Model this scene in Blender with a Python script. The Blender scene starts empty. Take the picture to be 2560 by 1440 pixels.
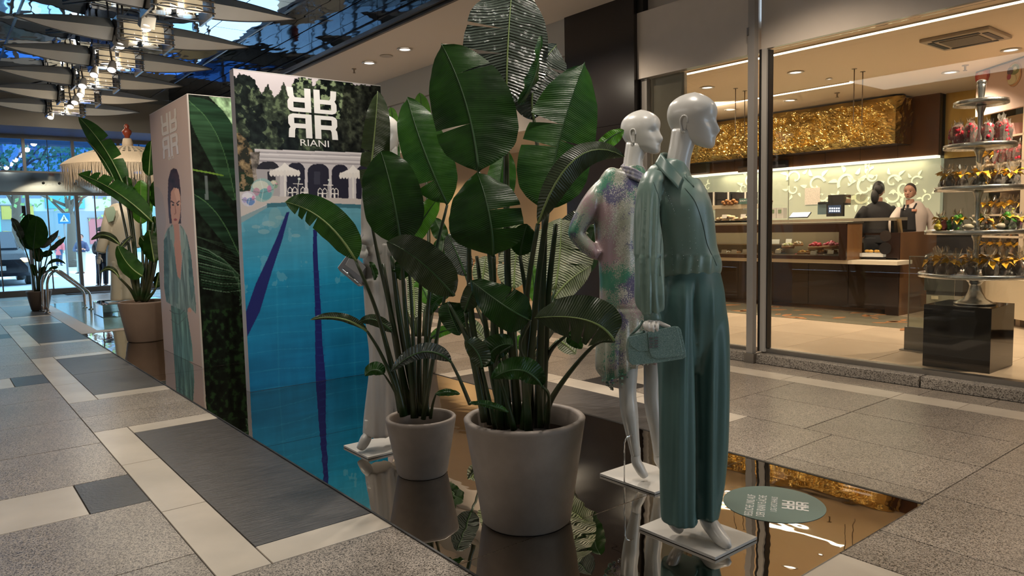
import bpy, bmesh, math, random
import numpy as np
from mathutils import Vector, Matrix
random.seed(7)
S = bpy.context.scene
COL = S.collection
# ---------------------------------------------------------------- camera
F = 1821.0; YAW = .67356; PIT = .0845; ROL = -.0212; HC = 1.30
cy_, sy_ = math.cos(YAW), math.sin(YAW)
FW = Vector((sy_*math.cos(PIT), cy_*math.cos(PIT), -math.sin(PIT)))
_r = Vector((cy_, -sy_, 0)); _u = _r.cross(FW)
RT = _r*math.cos(ROL)+_u*math.sin(ROL); UP = RT.cross(FW)
CAM = Vector((0, 0, HC))
cam = bpy.data.cameras.new('camera'); camo = bpy.data.objects.new('camera', cam); COL.objects.link(camo)
m = Matrix((RT, UP, -FW)).transposed().to_4x4(); m.translation = CAM
camo.matrix_world = m
cam.sensor_width = 36; cam.lens = 36*F/2560; cam.clip_end = 300; cam.clip_start = .05
S.camera = camo
# ---------------------------------------------------------------- world, exposure
S.view_settings.view_transform = 'Standard'; S.view_settings.look = 'None'
S.view_settings.gamma = 1; S.view_settings.use_curve_mapping = False
S.view_settings.exposure = 0.75
w = bpy.data.worlds.new('sky'); S.world = w; w.use_nodes = True
wn = w.node_tree; bg = wn.nodes['Background']
bg.inputs[0].default_value = (.58, .78, 1.0, 1); bg.inputs[1].default_value = 2.9
cyc = S.cycles
cyc.use_denoising = True; cyc.max_bounces = 7; cyc.diffuse_bounces = 3; cyc.glossy_bounces = 5
cyc.transmission_bounces = 5; cyc.transparent_max_bounces = 16
cyc.caustics_reflective = False; cyc.caustics_refractive = False; cyc.sample_clamp_indirect = 4
cyc.blur_glossy = .5

def lamp(kind, loc, energy, color=(1, .82, .62), size=.1, tgt=None, angle=100, blend=.6, sy=None):
    l = bpy.data.lights.new('lamp_light', kind); l.energy = energy; l.color = color
    o = bpy.data.objects.new('lamp_light', l); COL.objects.link(o); o.location = loc
    if kind == 'AREA':
        l.size = size
        if sy: l.shape = 'RECTANGLE'; l.size_y = sy
    else:
        l.shadow_soft_size = size
    if kind == 'SPOT':
        l.spot_size = math.radians(angle); l.spot_blend = blend
    d = Vector(tgt)-Vector(loc) if tgt is not None else Vector((0, 0, -1))
    o.rotation_euler = d.to_track_quat('-Z', 'Y').to_euler()
    return o
WARM = (1, .80, .60); NEUT = (1, .90, .78)
# ceiling luminaires of the hall that stand behind and beside the camera
lamp('AREA', (-1.2, -1.0, 3.9), 16, NEUT, 1.6, sy=3)
lamp('AREA', (4.9, -2.2, 3.6), 22, WARM, .8, sy=2.4)
lamp('AREA', (-2.6, 4.5, 3.9), 62, NEUT, 1.5, sy=5)
# soffit downlights
for q in ((4.95, 3.2), (4.95, 5.6), (4.95, 8.0), (4.95, 10.4), (4.95, .8)):
    lamp('SPOT', (q[0], q[1], 3.6), 60, WARM, .06, angle=130)
# spots of the light clusters (the row runs on towards and over the camera)
for q in (2.0, 3.6, 5.2, 6.8):
    lamp('SPOT', (2.24, q, 3.5), 62, NEUT, .08, angle=115)
for q in (8.8, 12.0, 15.2):
    lamp('SPOT', (2.3, q, 3.42), 60, NEUT, .06, angle=125)
for i in range(8): lamp('POINT', (2.24, 8.42+1.62*i, 3.62), 8, (1, .88, .70), .07)
# added spots without fixtures, aimed at the display boards and the shop side plants
lamp('SPOT', (1.2, 2.2, 3.7), 145, NEUT, .06, tgt=(2.6, 5.88, 1.5), angle=42)
lamp('SPOT', (-.6, 5.6, 3.7), 170, WARM, .06, tgt=(1.98, 7.9, 1.3), angle=46)
lamp('SPOT', (4.2, 5.2, 3.5), 130, NEUT, .05, tgt=(3.3, 4.2, 1.0), angle=50)
lamp('SPOT', (3.4, 5.0, 3.6), 90, NEUT, .05, tgt=(2.3, 3.0, 2.0), angle=45)
# shop ceiling downlights
for q in ((7.83, 5.76), (7.93, 4.62), (9.53, 3.59), (8.5, 2.3), (9.66, 5.72), (9.64, 6.9), (7.6, 7.6)):
    lamp('SPOT', (q[0], q[1], 2.97), 100, WARM, .05, angle=130)
lamp('SPOT', (.6, 12.0, 3.6), 120, WARM, .06, tgt=(2.7, 14.0, 2.2), angle=50)  # added spot without a fixture, brightens the parasol
lamp('SPOT', (8.8, 6.6, 2.9), 60, WARM, .05, tgt=(10.6, 6.4, 2.6), angle=95)  # extra spot, put in to brighten the gold foil
lamp('SPOT', (6.35, 1.3, 2.95), 170, WARM, .05, tgt=(6.9, 2.4, 1.2), angle=70)  # extra spot, put in to light up the tiered stand

# ---------------------------------------------------------------- helpers: pixel -> point in the room
def ray(x, y): return FW+RT*((x-1280)/F)-UP*((y-720)/F)
def PZ(x, y, z=0.0):
    d = ray(x, y); return CAM+d*((z-HC)/d.z)
def PX(x, y, X):
    d = ray(x, y); return CAM+d*(X/d.x)
def PY(x, y, Y):
    d = ray(x, y); return CAM+d*(Y/d.y)
def PD(x, y, t): return CAM+ray(x, y)*t
def PN(x, y, p0, n):
    d = ray(x, y); return CAM+d*((Vector(p0)-CAM).dot(n)/d.dot(n))
def depth_of(p): return (Vector(p)-CAM).dot(FW)

# ---------------------------------------------------------------- materials
MATS = {}
def mat(name, col, rough=.5, metal=0., var=0., vscale=8., bump=0., bscale=60., emit=None, estr=0., spec=.5,
        trans=0., alpha=1., stretch=None, coat=0., col2=None, ramp=(.4, .6), detail=4., bdist=.01):
    if name in MATS: return MATS[name]
    mt = bpy.data.materials.new(name); mt.use_nodes = True; nt = mt.node_tree; N = nt.nodes; L = nt.links
    b = N['Principled BSDF']
    b.inputs['Base Color'].default_value = (*col, 1); b.inputs['Roughness'].default_value = rough
    b.inputs['Metallic'].default_value = metal; b.inputs['Specular IOR Level'].default_value = spec
    b.inputs['Coat Weight'].default_value = coat
    b.inputs['Transmission Weight'].default_value = trans; b.inputs['Alpha'].default_value = alpha
    if emit: b.inputs['Emission Color'].default_value = (*emit, 1); b.inputs['Emission Strength'].default_value = estr
    tc = N.new('ShaderNodeTexCoord'); src = tc.outputs['Object']
    if stretch:
        mp = N.new('ShaderNodeMapping'); mp.inputs['Scale'].default_value = stretch; L.new(src, mp.inputs[0]); src = mp.outputs[0]
    if var or col2:
        n = N.new('ShaderNodeTexNoise'); n.inputs['Scale'].default_value = vscale; n.inputs['Detail'].default_value = detail
        L.new(src, n.inputs['Vector'])
        rp = N.new('ShaderNodeValToRGB'); L.new(n.outputs['Fac'], rp.inputs[0])
        rp.color_ramp.elements[0].position = ramp[0]-.1*(not col2); rp.color_ramp.elements[1].position = ramp[1]+.1*(not col2)
        c2 = col2 or tuple(min(1, c*(1+var)) for c in col)
        c1 = col if col2 else tuple(c*(1-var) for c in col)
        rp.color_ramp.elements[0].color = (*c1, 1); rp.color_ramp.elements[1].color = (*c2, 1)
        L.new(rp.outputs[0], b.inputs['Base Color'])
    if bump:
        n2 = N.new('ShaderNodeTexNoise'); n2.inputs['Scale'].default_value = bscale; n2.inputs['Detail'].default_value = 3
        L.new(src, n2.inputs['Vector'])
        bp = N.new('ShaderNodeBump'); bp.inputs['Strength'].default_value = bump; bp.inputs['Distance'].default_value = bdist
        L.new(n2.outputs['Fac'], bp.inputs['Height']); L.new(bp.outputs[0], b.inputs['Normal'])
    MATS[name] = mt; return mt
def glassmat(name, tint=(1, 1, 1), refl=.06, rough=.0, extra=0.):
    """thin sheet glass: tinted see-through plus fresnel reflection"""
    if name in MATS: return MATS[name]
    mt = bpy.data.materials.new(name); mt.use_nodes = True; nt = mt.node_tree; N = nt.nodes; L = nt.links
    for n in list(N): N.remove(n)
    o = N.new('ShaderNodeOutputMaterial'); t = N.new('ShaderNodeBsdfTransparent'); t.inputs[0].default_value = (*tint, 1)
    g = N.new('ShaderNodeBsdfGlossy'); g.inputs['Roughness'].default_value = rough
    lw = N.new('ShaderNodeFresnel'); lw.inputs[0].default_value = 1.45
    ad = N.new('ShaderNodeMath'); ad.operation = 'MULTIPLY_ADD'; ad.inputs[1].default_value = refl/.04; ad.inputs[2].default_value = extra
    L.new(lw.outputs[0], ad.inputs[0]); ad.use_clamp = True
    mx = N.new('ShaderNodeMixShader'); L.new(ad.outputs[0], mx.inputs[0]); L.new(t.outputs[0], mx.inputs[1]); L.new(g.outputs[0], mx.inputs[2])
    L.new(mx.outputs[0], o.inputs[0]); MATS[name] = mt; return mt

def cello(name):
    mt = glassmat(name, (.96, .94, .9), .05, .1, .03); nt = mt.node_tree; N = nt.nodes; L = nt.links
    o = N['Material Output']; src = o.inputs[0].links[0].from_socket; d = N.new('ShaderNodeBsdfDiffuse'); d.inputs[0].default_value = (.8, .76, .68, 1)
    mx = N.new('ShaderNodeMixShader'); mx.inputs[0].default_value = .15; L.new(src, mx.inputs[1]); L.new(d.outputs[0], mx.inputs[2]); L.new(mx.outputs[0], o.inputs[0]); return mt
ORD = ['first', 'second', 'third', 'fourth', 'fifth', 'sixth', 'seventh', 'eighth', 'ninth', 'tenth', 'eleventh', 'twelfth', 'thirteenth', 'fourteenth', 'fifteenth']
def ordlabel(objs, fmt):
    """own label for each copy, by its order from the left"""
    S_o = sorted(objs, key=lambda o: (Vector(o.location)-CAM).dot(RT)/(Vector(o.location)-CAM).dot(FW))
    for i, o in enumerate(S_o): o['label'] = fmt % ORD[i]
# ---------------------------------------------------------------- mesh builder
class MB:
    def __init__(s): s.v = []; s.f = []; s.uv = None; s.sm = []
    def add(s, vs, fs, smooth=False):
        k = len(s.v); s.v += [tuple(p) for p in vs]; s.f += [tuple(i+k for i in f) for f in fs]; s.sm += [smooth]*len(fs); return s
    def box(s, a, b):
        x0, y0, z0 = a; x1, y1, z1 = b
        x0, x1 = min(x0, x1), max(x0, x1); y0, y1 = min(y0, y1), max(y0, y1); z0, z1 = min(z0, z1), max(z0, z1)
        return s.add([(x0, y0, z0), (x1, y0, z0), (x1, y1, z0), (x0, y1, z0), (x0, y0, z1), (x1, y0, z1), (x1, y1, z1), (x0, y1, z1)],
                     [(0, 3, 2, 1), (4, 5, 6, 7), (0, 1, 5, 4), (1, 2, 6, 5), (2, 3, 7, 6), (3, 0, 4, 7)])
    def prism(s, poly, off):
        """poly: list of points; off: vector of thickness"""
        n = len(poly); off = Vector(off); P = [Vector(p) for p in poly]
        return s.add(P+[p+off for p in P], [tuple(range(n))[::-1], tuple(range(n, 2*n))]+[(i, (i+1) % n, n+(i+1) % n, n+i) for i in range(n)])
    def obox(s, c, ax, ay, az):
        c, ax, ay, az = map(Vector, (c, ax, ay, az))
        vs = [c+ax*i+ay*j+az*k for k in (-1, 1) for j in (-1, 1) for i in (-1, 1)]
        return s.add(vs, [(0, 2, 3, 1), (4, 5, 7, 6), (0, 1, 5, 4), (1, 3, 7, 5), (3, 2, 6, 7), (2, 0, 4, 6)])
    def lathe(s, prof, c=(0, 0, 0), n=32, axis=None, smooth=True, caps=True):
        c = Vector(c); az = Vector(axis or (0, 0, 1)).normalized()
        ax = az.orthogonal().normalized(); ay = az.cross(ax)
        vs = []
        for r, h in prof:
            for i in range(n):
                a = 2*math.pi*i/n; vs.append(c+az*h+(ax*math.cos(a)+ay*math.sin(a))*r)
        fs = [(j*n+i, j*n+(i+1) % n, (j+1)*n+(i+1) % n, (j+1)*n+i) for j in range(len(prof)-1) for i in range(n)]
        s.add(vs, fs, smooth)
        if caps:
            k = len(s.v)-len(vs)
            s.f += [tuple(k+i for i in range(n))[::-1], tuple(k+(len(prof)-1)*n+i for i in range(n))]; s.sm += [False, False]
        return s
    def tube(s, pts, rad, n=8, smooth=True, caps=True):
        P = [Vector(p) for p in pts]; R = rad if isinstance(rad, (list, tuple)) else [rad]*len(P)
        vs = []; prev = None
        for i, p in enumerate(P):
            t = (P[min(i+1, len(P)-1)]-P[max(i-1, 0)]).normalized()
            ax = (prev-t*prev.dot(t)) if prev is not None else t.orthogonal()
            if ax.length < 1e-6: ax = t.orthogonal()
            ax.normalize(); prev = ax; ay = t.cross(ax)
            r = R[i]; ra, rb = r if isinstance(r, tuple) else (r, r)
            for j in range(n):
                a = 2*math.pi*j/n; vs.append(p+ax*math.cos(a)*ra+ay*math.sin(a)*rb)
        k = len(s.v)
        s.add(vs, [(i*n+j, i*n+(j+1) % n, (i+1)*n+(j+1) % n, (i+1)*n+j) for i in range(len(P)-1) for j in range(n)], smooth)
        if caps:
            s.f += [tuple(k+j for j in range(n))[::-1], tuple(k+(len(P)-1)*n+j for j in range(n))]; s.sm += [False, False]
        return s
    def sphere(s, c, r, n=12, m=8, sc=(1, 1, 1)):
        c = Vector(c); vs = [c+Vector((0, 0, -r*sc[2]))]; fs = []
        for j in range(1, m):
            a = math.pi*j/m
            for i in range(n):
                b = 2*math.pi*i/n; vs.append(c+Vector((math.sin(a)*math.cos(b)*r*sc[0], math.sin(a)*math.sin(b)*r*sc[1], -math.cos(a)*r*sc[2])))
        vs.append(c+Vector((0, 0, r*sc[2]))); e = len(vs)-1
        for i in range(n):
            fs.append((0, 1+(i+1) % n, 1+i)); fs.append((e, e-n+i, e-n+(i+1) % n))
        for j in range(m-2):
            for i in range(n): fs.append((1+j*n+i, 1+j*n+(i+1) % n, 1+(j+1)*n+(i+1) % n, 1+(j+1)*n+i))
        return s.add(vs, fs, True)
    def grid(s, fn, nu, nv, smooth=True):
        vs = [fn(i/nu, j/nv) for j in range(nv+1) for i in range(nu+1)]
        return s.add(vs, [(j*(nu+1)+i, j*(nu+1)+i+1, (j+1)*(nu+1)+i+1, (j+1)*(nu+1)+i) for j in range(nv) for i in range(nu)], smooth)
    def mesh(s, name, mt=None):
        me = bpy.data.meshes.new(name); me.from_pydata(s.v, [], s.f)
        if mt: me.materials.append(mt)
        me.polygons.foreach_set('use_smooth', s.sm); me.update(); return me
    def build(s, name, mt, parent=None, bevel=0, seg=2):
        o = bpy.data.objects.new(name, s.mesh(name, mt)); COL.objects.link(o)
        if parent is not None:
            o.parent = parent; o.matrix_parent_inverse = Matrix.Translation(-Vector(parent.location)) if parent.type == 'EMPTY' else Matrix()
        if bevel:
            bv = o.modifiers.new('bevel', 'BEVEL'); bv.width = bevel; bv.segments = seg; bv.limit_method = 'ANGLE'
        return o
LBL = {}
def tag(o, label, cat, group=None, kind=None):
    o['label'] = label; o['category'] = cat
    if group: o['group'] = group
    if kind: o['kind'] = kind
    return o
def thing(name, loc, label, cat, group=None):
    o = bpy.data.objects.new(name, None); COL.objects.link(o); o.location = loc; o.empty_display_size = .1
    return tag(o, label, cat, group)
def struct(o): o['kind'] = 'structure'; return o
def bez(p, n=12):
    """catmull-rom through points / tuples of numbers"""
    P = [np.array(q, float) for q in p]; P = [2*P[0]-P[1]]+P+[2*P[-1]-P[-2]]; out = []
    for i in range(1, len(P)-2):
        for k in range(n):
            t = k/n; a, b, c, d = P[i-1:i+3]
            out.append(.5*((2*b)+(-a+c)*t+(2*a-5*b+4*c-d)*t*t+(-a+3*b-3*c+d)*t**3))
    out.append(P[-2]); return out
def textmesh(txt, size, ext=.001):
    cu = bpy.data.curves.new('writing', 'FONT'); cu.body = txt; cu.size = size; cu.extrude = ext; cu.resolution_u = 3
    cu.align_x = 'CENTER'; cu.align_y = 'CENTER'
    o = bpy.data.objects.new('writing', cu); COL.objects.link(o)
    dg = bpy.context.evaluated_depsgraph_get(); me = bpy.data.meshes.new_from_object(o.evaluated_get(dg))
    bpy.data.objects.remove(o); return me
def placetext(txt, size, c, ax, ay, mt, parent, name='lettering', ext=.001, bold=0, sx=1):
    me = textmesh(txt, size, ext); me.materials.clear(); me.materials.append(mt)
    ax = Vector(ax).normalized(); ay = Vector(ay).normalized(); az = ax.cross(ay)
    M = Matrix((ax*sx, ay, az)).transposed().to_4x4(); M.translation = Vector(c)
    me.transform(M)
    o = bpy.data.objects.new(name, me); COL.objects.link(o); o.parent = parent
    if parent.type == 'EMPTY': o.matrix_parent_inverse = Matrix.Translation(-Vector(parent.location))
    return o
def copy_tree(o, loc=None, parent=None, rotz=None):
    c = o.copy(); COL.objects.link(c); c.parent = parent
    if loc is not None: c.location = loc
    if rotz is not None: c.rotation_euler.z = rotz
    for ch in list(o.children):
        copy_tree(ch, None, c)
    return c
def remesh(mb, voxel, smooth=6):
    me = mb.mesh('tmp'); o = bpy.data.objects.new('tmp', me); COL.objects.link(o)
    r = o.modifiers.new('r', 'REMESH'); r.mode = 'VOXEL'; r.voxel_size = voxel; r.use_smooth_shade = True
    if smooth:
        q = o.modifiers.new('s', 'SMOOTH'); q.iterations = smooth; q.factor = .5
    dg = bpy.context.evaluated_depsgraph_get(); m2 = bpy.data.meshes.new_from_object(o.evaluated_get(dg))
    bpy.data.objects.remove(o); return m2
def linkmesh(name, me, mt, parent):
    me.name = name; me.materials.clear(); me.materials.append(mt)
    me.polygons.foreach_set('use_smooth', [True]*len(me.polygons))
    o = bpy.data.objects.new(name, me); COL.objects.link(o)
    if parent is not None:
        o.parent = parent
        if parent.type == 'EMPTY': o.matrix_parent_inverse = Matrix.Translation(-Vector(parent.location))
    return o
# ================================================================ STRUCTURE
def granite(name, light, dark, sc=240, rough=.28):
    mt = bpy.data.materials.new(name); mt.use_nodes = True; nt = mt.node_tree; N = nt.nodes; L = nt.links; b = N['Principled BSDF']
    tc = N.new('ShaderNodeTexCoord')
    vo = N.new('ShaderNodeTexVoronoi'); vo.inputs['Scale'].default_value = sc; L.new(tc.outputs['Object'], vo.inputs['Vector'])
    n = N.new('ShaderNodeSeparateColor'); L.new(vo.outputs['Color'], n.inputs[0])
    n2 = N.new('ShaderNodeTexNoise'); n2.inputs['Scale'].default_value = 1.6; n2.inputs['Detail'].default_value = 5; L.new(tc.outputs['Object'], n2.inputs[0])
    rp = N.new('ShaderNodeValToRGB'); L.new(n.outputs[0], rp.inputs[0])
    rp.color_ramp.elements[0].position = .10; rp.color_ramp.elements[0].color = (*dark, 1)
    rp.color_ramp.elements[1].position = .72; rp.color_ramp.elements[1].color = (*light, 1)
    r2 = N.new('ShaderNodeMapRange'); r2.inputs[1].default_value = .3; r2.inputs[2].default_value = .7; r2.inputs[3].default_value = .82; r2.inputs[4].default_value = 1.12
    L.new(n2.outputs['Fac'], r2.inputs[0])
    hs = N.new('ShaderNodeHueSaturation'); L.new(rp.outputs[0], hs.inputs['Color']); L.new(r2.outputs[0], hs.inputs['Value'])
    oi = N.new('ShaderNodeObjectInfo'); mr = N.new('ShaderNodeMapRange'); mr.inputs[3].default_value = .9; mr.inputs[4].default_value = 1.08
    L.new(oi.outputs['Random'], mr.inputs[0]); mm = N.new('ShaderNodeMath'); mm.operation = 'MULTIPLY'
    L.new(r2.outputs[0], mm.inputs[0]); L.new(mr.outputs[0], mm.inputs[1]); L.new(mm.outputs[0], hs.inputs['Value'])
    L.new(hs.outputs[0], b.inputs['Base Color']); b.inputs['Roughness'].default_value = rough
    MATS[name] = mt; return mt
GR = granite('granite', (.43, .375, .315), (.06, .052, .045))
GRS = granite('granite sill', (.46, .42, .37), (.09, .08, .07), 150)
LI = mat('limestone', (.56, .50, .42), .26, var=.1, vscale=2.5, detail=6)
SL = mat('slate', (.062, .057, .055), .36, var=.3, vscale=14, bump=.5, bscale=30, stretch=(.5, 3, 1), bdist=.004)
SL2 = mat('dark slate', (.045, .042, .04), .3, var=.25, vscale=20, bump=.2, bscale=60)
GROUT = mat('grout', (.045, .04, .035), .8)
BEIGE = mat('painted plaster', (.53, .49, .44), .7, var=.03, vscale=1)
WHITEP = mat('white lacquer', (.62, .60, .56), .35)
floor = struct(MB().box((-6, -7, -.06), (6.06, 21.2, -.006)).build('floor', GROUT))
tilemesh = {}
def tile(x0, x1, y0, y1, mt, g=.0022, top=0.0, par=None, z0=-.005):
    key = (round(x1-x0, 3), round(y1-y0, 3), mt.name, top)
    if x1-x0 < .02 or y1-y0 < .02: return
    if key not in tilemesh:
        a, b = (x1-x0)/2-g, (y1-y0)/2-g; e = .0015
        q = MB().add([(-a, -b, z0-top), (a, -b, z0-top), (a, b, z0-top), (-a, b, z0-top), (-a+e, -b+e, 0), (a-e, -b+e, 0), (a-e, b-e, 0), (-a+e, b-e, 0)],
                     [(4, 5, 6, 7), (0, 1, 5, 4), (1, 2, 6, 5), (2, 3, 7, 6), (3, 0, 4, 7)])
        tilemesh[key] = q.mesh('tile', mt)
    o = bpy.data.objects.new('tile', tilemesh[key]); COL.objects.link(o)
    o.location = ((x0+x1)/2, (y0+y1)/2, top+random.uniform(-.0004, .0004)); o.parent = par or floor
def splitrow(xs, y0, y1, mt):
    for a, b in zip(xs, xs[1:]): tile(a, b, y0, y1, mt)
PER = 3.75
for k in range(-3, 6):
    b = 2.18+PER*k
    if b > 19: break
    R = lambda *a: [v for v in a]
    # left field
    LX = [-4.5, -3.3, -2.1, -.9, .765]
    for (a, c) in ((0, .88), (.88, 1.65), (2.16, 2.95), (2.95, 3.75)):
        if b+c > -6.5: splitrow(LX, b+a, b+c, GR)
    splitrow([-4.5, -3, -1.45, .505], b+1.65, b+2.16, LI); tile(.505, .765, b+1.65, b+2.16, SL2)
    # central block with its limestone frame
    y0, y1 = b+.58, b+3.25
    if k == -1:
        for a, c in ((-1.57, -.8), (-.8, -.05), (-.05, .62), (.62, 1.37), (1.37, 2.18)):
            for u, v in ((.765, 1.75), (1.75, 2.7), (2.7, 3.03), (3.03, 3.62), (3.62, 4.2), (4.2, 4.8), (4.8, 5.37)):
                tile(u, v, a, c if (c < 2 or u < 4) else 2.358, LI if (u < 2.7 and a == .62) else GR)
        for a, c in ((-1.57, -.8), (-.8, .1), (.1, 1.0), (1.0, 1.92), (1.92, 2.36)):
            tile(5.37, 5.6, a, c, LI); tile(5.6, 5.86, a-.1, c-.1, GR)
        continue
    for a, c in ((y0, b+1.45), (b+1.45, b+2.35), (b+2.35, y1)):
        tile(.765, .97, a, c, LI); tile(3.97, 4.2, a, c, LI)
    for yy in ((y0, y0+.2), (y1-.2, y1)):
        splitrow([.97, 1.93, 2.95, 3.97], yy[0], yy[1], LI)
    sl = [.97, 2.0, 3.0, 3.97] if k else [.97, 2.47, 3.97]
    sy = [y0+.2, y1-.2] if k == 0 else [y0+.2, y0+1.33, y1-.2]
    for a, c in zip(sy, sy[1:]): splitrow(sl, a, c, SL)
    # granite strips between blocks
    gx = [.765, 1.9, 3.03, 4.2] if k >= 0 else [.765, 1.9, 3.03, 3.6, 4.2]
    splitrow(gx, b, b+.58, GR); splitrow(gx, b+3.25, b+3.75, GR)
    # right field
    q = .18
    tile(4.2, 4.8, b+q, b+q+.74, GR); tile(4.8, 5.37, b+q, b+q+.74, GR)
    splitrow([4.2, 5.37], b+q+.74, b+1.65, GR)
    tile(4.2, 4.45, b+1.65, b+2.17, SL2); tile(4.45, 5.37, b+1.65, b+2.17, LI)
    splitrow([4.2, 5.37], b+2.17, b+2.95, GR); splitrow([4.2, 4.8, 5.37], b+2.95, b+3.75+q, GR)
    for a, c in ((.18, 1.05), (1.05, 1.95), (1.95, 2.85), (2.85, 3.93)):
        tile(5.37, 5.6, b+a, b+c, LI)
        tile(5.6, 5.86, b+a-.1, b+c-.1, GR)
# ---- shop front
XS = 5.93
STEEL = mat('brushed steel', (.33, .31, .285), .32, metal=1, bump=.1, bscale=200, stretch=(1, .05, 1))
FRAME = mat('aluminium frame', (.42, .40, .38), .35, metal=.5)
BLK = mat('black seal', (.01, .01, .01), .5)
sill = struct(MB().box((5.87, -3, 0), (6.08, 7.0, .02)).build('trim_1', GROUT))
for a, c in ((-3, -1.2), (-1.2, .6), (.6, 2.355), (2.365, 3.84), (3.86, 5.2)):
    o = MB().box((5.865, a+.002, .0), (6.08, c-.002, .085)).build('sill_stone', GRS, sill, bevel=.004)
SG = glassmat('shop glass', (.97, .97, .94), .035)
shopf = struct(MB().box((5.97, -3, .085), (6.05, 3.79, .125)).build('trim_2', STEEL))
MB().box((5.97, 3.88, .085), (6.05, 5.12, .115)).build('bottom_rail', STEEL, shopf)
wnd = struct(MB().box((6.0, -3, .12), (6.012, 3.76, 2.82)).build('window_1', SG))
wnd2 = struct(MB().box((6.0, 3.9, .11), (6.012, 5.1, 2.84)).build('window_2', SG))
post = struct(MB().box((5.84, 3.80, .02), (5.90, 3.865, 3.9)).build('trim_3', FRAME))
MB().box((5.94, 3.74, .1), (6.05, 3.79, 2.83)).build('glazing_post', mat('pale frame', (.50, .49, .47), .35), post)
MB().box((5.935, 3.79, .1), (6.03, 3.81, 2.83)).build('seal', BLK, post)
MB().box((5.96, 3.728, .13), (6.03, 3.738, 2.82)).build('seal', BLK, post)
MB().box((5.82, 3.775, 0), (5.92, 3.875, .09)).build('post_shoe', STEEL, post)
MB().box((5.835, 3.855, 2.95), (5.845, 3.875, 3.02)).build('hinge', STEEL, post)
HDR = mat('glossy fascia', (.68, .62, .56), .16, coat=.3, var=.02, bump=.06, bscale=3, bdist=.02)
hd = struct(MB().box((5.90, 3.82, 2.80), (5.99, 5.28, 3.47)).build('wall_right_header', HDR)); hd.name = 'wall_right'
MB().box((5.945, -3, 2.83), (5.99, 3.80, 3.66)).build('fascia_panel', HDR, hd)
MB().box((5.98, 3.80, 3.47), (6.02, 5.24, 3.66)).build('upper_panel', BEIGE, hd)
MB().box((6.0, 4.70, .1), (6.05, 5.14, 2.8)).build('fixed_panel', mat('champagne panel', (.66, .61, .48), .3, var=.05, vscale=2), hd)
MB().box((5.93, 5.12, .08), (5.98, 5.20, 2.8)).build('frame_rail', FRAME, hd)
BG = mat('black granite', (.022, .018, .017), .18, var=.35, vscale=300, detail=2)
colm = struct(MB().box((5.85, 5.22, .0), (6.6, 6.27, 2.36)).build('trim_4', BG))
MB().box((5.85, 5.22, 2.364), (6.6, 6.27, 3.66)).build('granite_panel', BG, colm)
MB().box((5.90, 5.14, 3.47), (6.3, 5.215, 3.66)).build('corner_strip', BLK, colm)
# upper wall beyond the column and the shops behind the plants
wr = struct(MB().box((5.88, 6.28, 3.25), (6.2, 19.2, 3.66)).build('wall_right_far', mat('upper wall', (.50, .485, .44), .6))); wr.name = 'trim_5'
WB = mat('pale wall panel', (.52, .49, .45), .6)
for a, c in ((6.28, 7.4), (7.41, 10.6), (10.61, 13.5), (13.51, 19.2)):
    MB().box((5.92, a, 2.86), (6.2, c, 3.245)).build('wall_panel', WB, wr)
    MB().box((5.98, a, 2.5), (6.2, c, 2.855)).build('wall_panel', BEIGE, wr)
bk = struct(MB().box((7.62, 6.36, 0), (7.70, 19.2, 2.5)).build('wall_back', mat('warm recess wall', (.52, .37, .19), .6)))
MB().box((5.98, 6.28, 0), (7.62, 6.36, 3.02)).build('side_wall', mat('warm side wall', (.48, .40, .28), .6), bk)
fl2 = struct(MB().box((5.87, 6.36, -.05), (7.62, 19.2, .0)).build('floor_passage', mat('passage floor', (.40, .32, .23), .3, var=.1, vscale=2))); fl2.name = 'floor'
MB().box((6.2, 6.36, 2.50), (7.62, 19.2, 2.56)).build('recess_ceiling', BEIGE, bk)
lamp('SPOT', (6.8, 7.4, 2.47), 60, WARM, .05, angle=140)
lamp('SPOT', (6.8, 11.0, 2.47), 50, WARM, .05, angle=140)
lamp('SPOT', (6.8, 15.0, 2.47), 50, WARM, .05, angle=140)
# ---- ceiling: plaster soffit over the shop side
sof = struct(MB().box((4.46, -7, 3.66), (6.3, 19.2, 3.8)).build('ceiling', mat('soffit paint', (.80, .73, .65), .7)))
RAIL = mat('dark bronze rail', (.05, .042, .035), .3, metal=.6)
MB().box((4.42, -7, 3.64), (4.455, 19.2, 3.70)).build('edge_rail', RAIL, sof)
MB().box((4.37, -7, 3.67), (4.405, 19.2, 3.72)).build('edge_rail', RAIL, sof)
# mirrored ceiling over the mall
MIR = mat('blue mirror glass', (.46, .60, .80), .015, metal=1, bump=.24, bscale=1.15, stretch=(1.3, .5, 1), bdist=.06)  # blue glass, tinted further so its colour carries the reflected windows
mc = struct(MB().box((-6, -7, 4.16), (4.42, 19.2, 4.2)).build('ceiling_mirrored', BLK)); mc.name = 'ceiling'
xs = [-6, -4.8, -3.6, -2.4, -1.2, 0, 1.1, 2.2, 3.3, 3.85, 4.4]
for i, (a, c) in enumerate(zip(xs, xs[1:])):
    y = -7
    while y < 19.2:
        d = 1.6
        o = MB().box((a+.004, y+.004, 4.14+random.uniform(-.002, .002)), (c-.004, min(y+d, 19.2)-.004, 4.16)).build('mirror_panel', MIR, mc); y += d
for x in (3.85, 1.1, 0):
    MB().box((x-.012, -7, 4.128), (x+.012, 19.2, 4.139)).build('joint_bar', RAIL, mc)
fas = mat('dark fascia glass', (.06, .065, .075), .03, metal=.7, bump=.12, bscale=1.2)
fs = struct(MB().box((4.42, -7, 3.70), (4.46, 19.2, 4.16)).build('trim_6', BLK))
y = -7
while y < 19.2:
    for z0, z1 in ((3.725, 3.93), (3.936, 4.14)):
        MB().box((4.408, y+.004, z0), (4.42, y+.996, z1)).build('fascia_panel', fas, fs)
    y += 1.0
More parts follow.
